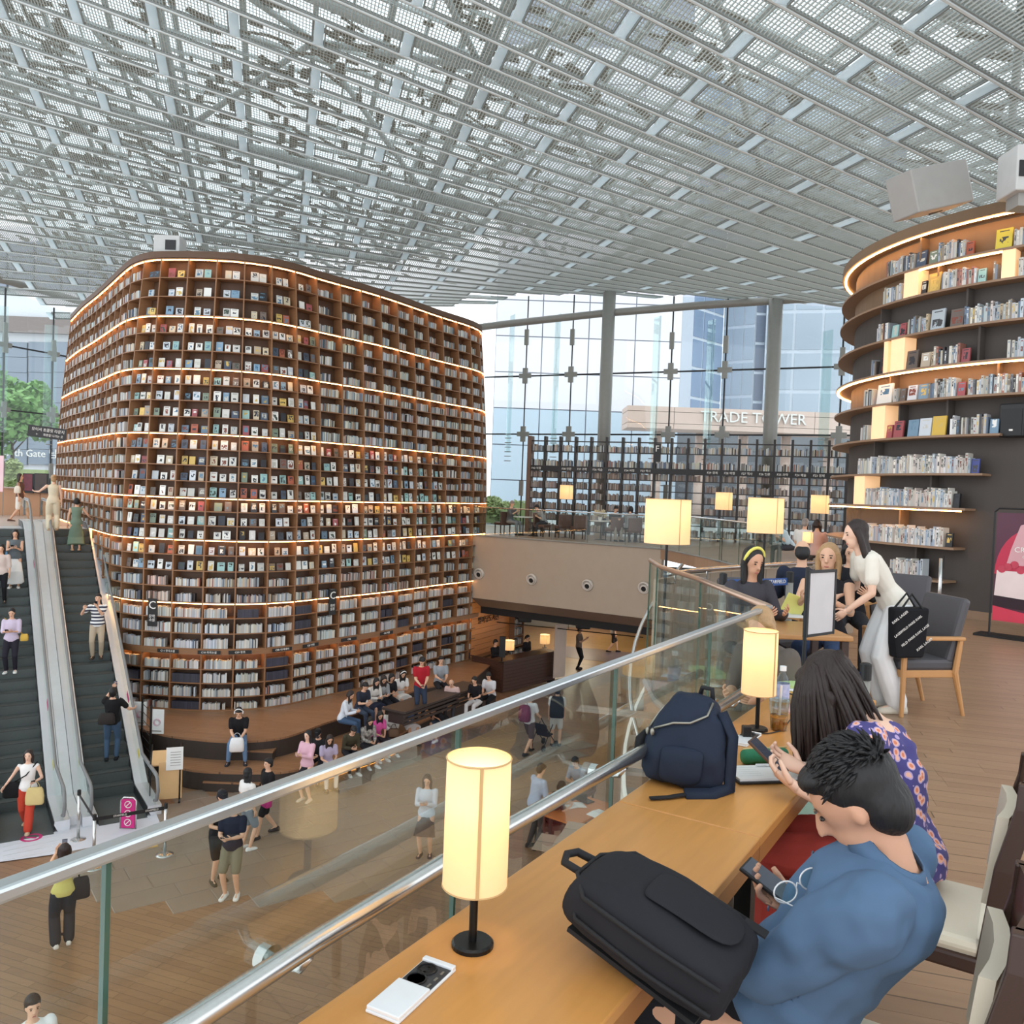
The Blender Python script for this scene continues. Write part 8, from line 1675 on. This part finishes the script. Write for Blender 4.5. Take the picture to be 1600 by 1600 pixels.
# round table with the woman in the yellow hair band and her friends
m_oak = mat('cafe_oak', (176, 128, 80), .4, 0, .12, 3); tc0 = Vector((2.2, 6.45, 0)); t = thing('oak_table', 'oak table with an open book in front of the woman with the yellow hair band', 'table', tuple(tc0)); bevel(MB().box(tc0 + Vector((0, 0, .725)), (.7, .7, .04)).build('tabletop', m_oak, t), .01)
for sx in (-1, 1):
    for sy in (-1, 1): MB().box(tc0 + Vector((sx * .3, sy * .3, .35)), (.05, .05, .70)).build('leg', m_dwood, t)
c = atz(1232, 958, .77); t = thing('open_book', 'open book with a pale yellow page standing on the oak table', 'book', (c.x, c.y, .745)); MB().box((c.x - .03, c.y - .02, .757), (.24, .18, .02)).build('page_block', m_sheet, t); MB().box((c.x + .03, c.y - .05, .85), (.2, .005, .17), (Vector((.92, .2, -.3)).normalized(), Vector((-.2, .9, .35)).normalized(), Vector((.3, -.3, .9)).normalized())).build('yellow_page', mat('yellow_page', (226, 224, 130), .7), t)
def msit(x, y, f, lab, o_, H=1.66, lean=.2, nod=.3, hz=.84, ch=None, **k):
    J = pose((x, y, 0), f, H, 'sit', seat=.45, lean=lean, nod=nod, hl=(-.12, .4, hz), hr=(.12, .42, hz), **k); build_person(lab, J, dict(vox=.012, **o_))
    return J
msit(1.98, 7.0, (.35, -1), 'woman with a yellow hair band and dark grey shirt seated at the oak table', dict(fem=1, top=(66, 64, 70), sleeve='long', bcol=(50, 50, 56), hair='long', band=(222, 214, 110), skin='b'), lean=.15)
msit(2.78, 7.25, (-.5, -.85), 'person in a black vest seated behind the menu board', dict(fem=1, top=(40, 38, 42), sleeve='none', bcol=(54, 70, 100), hair='long', hc='blond', skin='a'), H=1.72, lean=.05, nod=.1, hz=.9)
msit(2.95, 8.4, (.3, 1), 'balding man in a dark navy shirt seen from behind beyond the hair band woman', dict(top=(40, 46, 62), sleeve='long', bcol=(46, 46, 50), hair='balding', hc='black'), lean=.1)
msit(3.6, 8.8, (-.3, -1), 'person in black beyond the balding man', dict(top=(30, 30, 34), sleeve='long', bcol=(46, 46, 50), hair='bob'), lean=.1)
msit(1.52, 4.62, (-.7, -.6), 'small person with a grey top hunched behind the far desk lamp', dict(top=(96, 88, 82), sleeve='half', bcol=(60, 60, 60), hair='bob', hc='blond'), H=1.36, lean=.35, nod=.5)
# upholstered armchairs with wooden arms
m_grey_up = mat('grey_leather', (74, 72, 76), .5, 0, .06, 6); m_lw = mat('light_oak', (190, 140, 90), .45, 0, .12, 6, stretch=(1, 1, .3))
def armchair(x, y, rz, label):
    t = thing('armchair', label, 'armchair', (x, y, 0), rz, 'grey armchairs with oak arms')
    def P(mb, nm, m_, bv=0): o = mb.build(nm, m_); o.parent = t; (bevel(o, bv) if bv else None); return o
    P(MB().box((0, 0, .42), (.5, .5, .1)), 'seat', m_grey_up, .03); P(MB().box((0, .0, .35), (.52, .5, .06)), 'seat_frame', m_lw, .005)
    P(MB().box((0, -.27, .70), (.5, .08, .56), (Vector((1, 0, 0)), Vector((0, .96, .26)).normalized(), Vector((0, -.26, .96)).normalized())), 'backrest', m_grey_up, .03)
    for sx in (-1, 1):
        P(MB().tube([Vector((sx * .27, .24, 0)), Vector((sx * .27, .24, .63))], [.018, .026], 8), 'leg', m_lw); P(MB().tube([Vector((sx * .25, -.34, 0)), Vector((sx * .26, -.24, .36)), Vector((sx * .27, -.27, .63))], [.016, .026, .022], 8), 'leg', m_lw); P(MB().box((sx * .27, -.02, .645), (.055, .56, .03)), 'armrest', m_lw, .008)
    return t
c = F(1440, 1108, 0); armchair(3.42, 7.05, 1.75, 'grey armchair with oak arms holding the striped black tote bag')
armchair(4.15, 8.9, 2.4, 'grey armchair with oak arms turned away beyond the tote bag'); armchair(4.55, 9.6, -2.6, 'grey armchair with oak arms nearest the round bookshelf'); armchair(2.35, 7.75, -2.8, 'dark armchair behind the woman with the yellow hair band')
# tote bag with slanted lettering
tb_c = aty(1418, 985, 6.75); t = thing('tote_bag', 'black tote bag with slanted white lettering hanging on the grey armchair', 'tote bag', (tb_c.x, tb_c.y, tb_c.z - .22)); x = Vector((.97, .25, 0)).normalized(); n_ = Vector((.25, -.97, 0)); z_ = Vector((0, 0, 1))
mb = MB(); mb.loft([[tb_c + x * (a * w_) + n_ * b_ * .05 + z_ * zz for a, b_ in ((-1, -1), (1, -1), (1, 1), (-1, 1))] for w_, zz in ((.13, -.22), (.15, -.1), (.16, .1), (.165, .19))]); bevel(mb.build('bag_body', m_blacktr, t), .02)
for s_ in (-1, 1): MB().tube([tb_c + z_ * .18 + x * -.1 + n_ * s_ * .04, tb_c + z_ * .3 + n_ * s_ * .03, tb_c + z_ * .18 + x * .1 + n_ * s_ * .04], .009, 6).build('handle', m_web, t)
sl_ = (x * .82 + z_ * .57).normalized()
for k in range(4):
    c = tb_c + n_ * .053 + (z_ * .82 - x * .57).normalized() * (.14 - k * .09); L_ = (.17, .30, .30, .17)[k]; c += x * (-.04, -.01, .01, .05)[k]
    text('lettering', ('KARL LAGER', 'LAGERFELD PARIS KARL', 'FELD PARIS KARL LAGE', 'KARL LAGER')[k], m_signtxt, c, sl_, z_, .03, t, .001, fit=L_)
# poster stand by the charcoal wall
a = F(1545, 993, 0); b = F(1640, 1006, 0); x = (b - a).normalized(); n_ = Vector((x.y, -x.x, 0)); z_ = Vector((0, 0, 1)); t = thing('poster_stand', 'tall poster stand with a cream cake poster in front of the charcoal wall', 'poster stand', tuple((a + b) / 2)); W_ = .95; zt = 1.74
for f_ in (0, W_): MB().tube([a + x * f_ + z_ * .02, a + x * f_ + z_ * (zt - .05)], .014, 8).build('frame', m_black, t)
MB().tube([a + z_ * (zt - .05), a + x * .05 + z_ * zt, a + x * (W_ - .05) + z_ * zt, a + x * W_ + z_ * (zt - .05)], .014, 8).build('frame', m_black, t); MB().box(a + x * W_ / 2 + z_ * .015, (W_ + .3, .32, .03), (x, n_, z_)).build('base', m_black, t)
def pp_(u, v, dd_): return a + x * u + z_ * v + n_ * dd_
MB().extrude([pp_(.03, .22, 0), pp_(W_ - .03, .22, 0), pp_(W_ - .03, zt - .06, 0), pp_(.03, zt - .06, 0)], n_ * .006).build('poster', mat('plum_print', (84, 44, 62), .5, 0, .1, 3), t)
def patch(nm, pts, rgb, dd_, **k): MB().extrude([pp_(u, v, dd_) for u, v in pts], n_ * .002).build(nm, mat('print_%d_%d_%d' % rgb, rgb, .5, **k), t)
patch('printed_coat', [(.03, .85)] + [(.03 + .42 * (1 - cos(q)), .85 + .62 * sin(q)) for q in [pi * .5 * i / 8 for i in range(9)]] + [(.85, 1.5), (.92, .85)], (186, 44, 74), .007)
patch('printed_arm', [(.17, .98), (.22, 1.2), (.32, 1.52), (.5, 1.58), (.8, 1.4), (.8, .98)], (206, 158, 164), .009); patch('printed_cake', [(.04, .55), (.3, .48), (.92, .5), (.92, .9), (.06, .9)], (226, 210, 208), .010); patch('printed_band', [(.03, .42), (.92, .36), (.92, .5), (.03, .56)], (44, 26, 36), .012); patch('printed_cloth', [(.03, .22), (.92, .22), (.92, .36), (.5, .34), (.03, .42)], (206, 60, 84), .012)
for i in range(11): q = pp_(.12 + .075 * i, .92 + .035 * ((i * 7) % 3), .012); MB().lathe([(.05, 0), (.05, .003)], q, 16, ax=n_).build('printed_berry', mat('print_berry', (190, 62, 84), .5, 0, .2, 20), t)
text('lettering', 'I\nCREAM', m_signtxt, pp_(.42, 1.24, .014), x, z_, .1, t, .001); text('lettering', 'CAKE', m_signtxt, pp_(.42, 1.1, .014), x, z_, .05, t, .001)
# chrome stand, belts
c = F(1466, 970, 0); t = thing('sign_pole', 'chrome sign pole standing against the charcoal wall', 'sign pole', tuple(c)); MB().lathe([(.14, 0), (.14, .012), (.03, .025)], c, 20).build('base', m_chrome, t); MB().tube([c, c + Vector((0, 0, .95))], .028, 12).build('pole', m_chrome, t, True); MB().box(c + Vector((.03, -.01, .9)), (.02, .02, .2)).build('clip', m_blacksteel, t)
m_bluebelt = mat('blue_belt', (46, 84, 150), .6)
b1 = post(0, 0, 'dark belt barrier post by the stair parapet', zf=0, m_=m_steel_grey, wd=.035, p=Vector((1.98, 7.7, 0))); b2_ = Vector((2.75, 8.15, b1.z)); post(0, 0, 'dark belt barrier post beyond the hair band woman', zf=0, m_=m_steel_grey, wd=.035, p=Vector((2.75, 8.15, 0)))
belt(b1 - Vector((0, 0, .05)), b2_ - Vector((0, 0, .05)), 'blue belt stretched between the posts by the stair parapet', m_bluebelt, 'STARFIELD')
b3 = post(0, 0, 'dark belt barrier post between the desk end and the oak table', zf=0, m_=m_steel_grey, wd=.03, p=Vector((1.72, 5.45, 0)), h=.62); b4 = Vector((2.3, 5.3, b3.z)); post(0, 0, 'dark belt barrier post beside the menu board', zf=0, m_=m_steel_grey, wd=.03, p=Vector((2.3, 5.3, 0)), h=.62)
belt(b3 - Vector((0, 0, .05)), b4 - Vector((0, 0, .05)), 'blue belt running past the far end of the desks', m_bluebelt)
finish_people()
finish_texts()
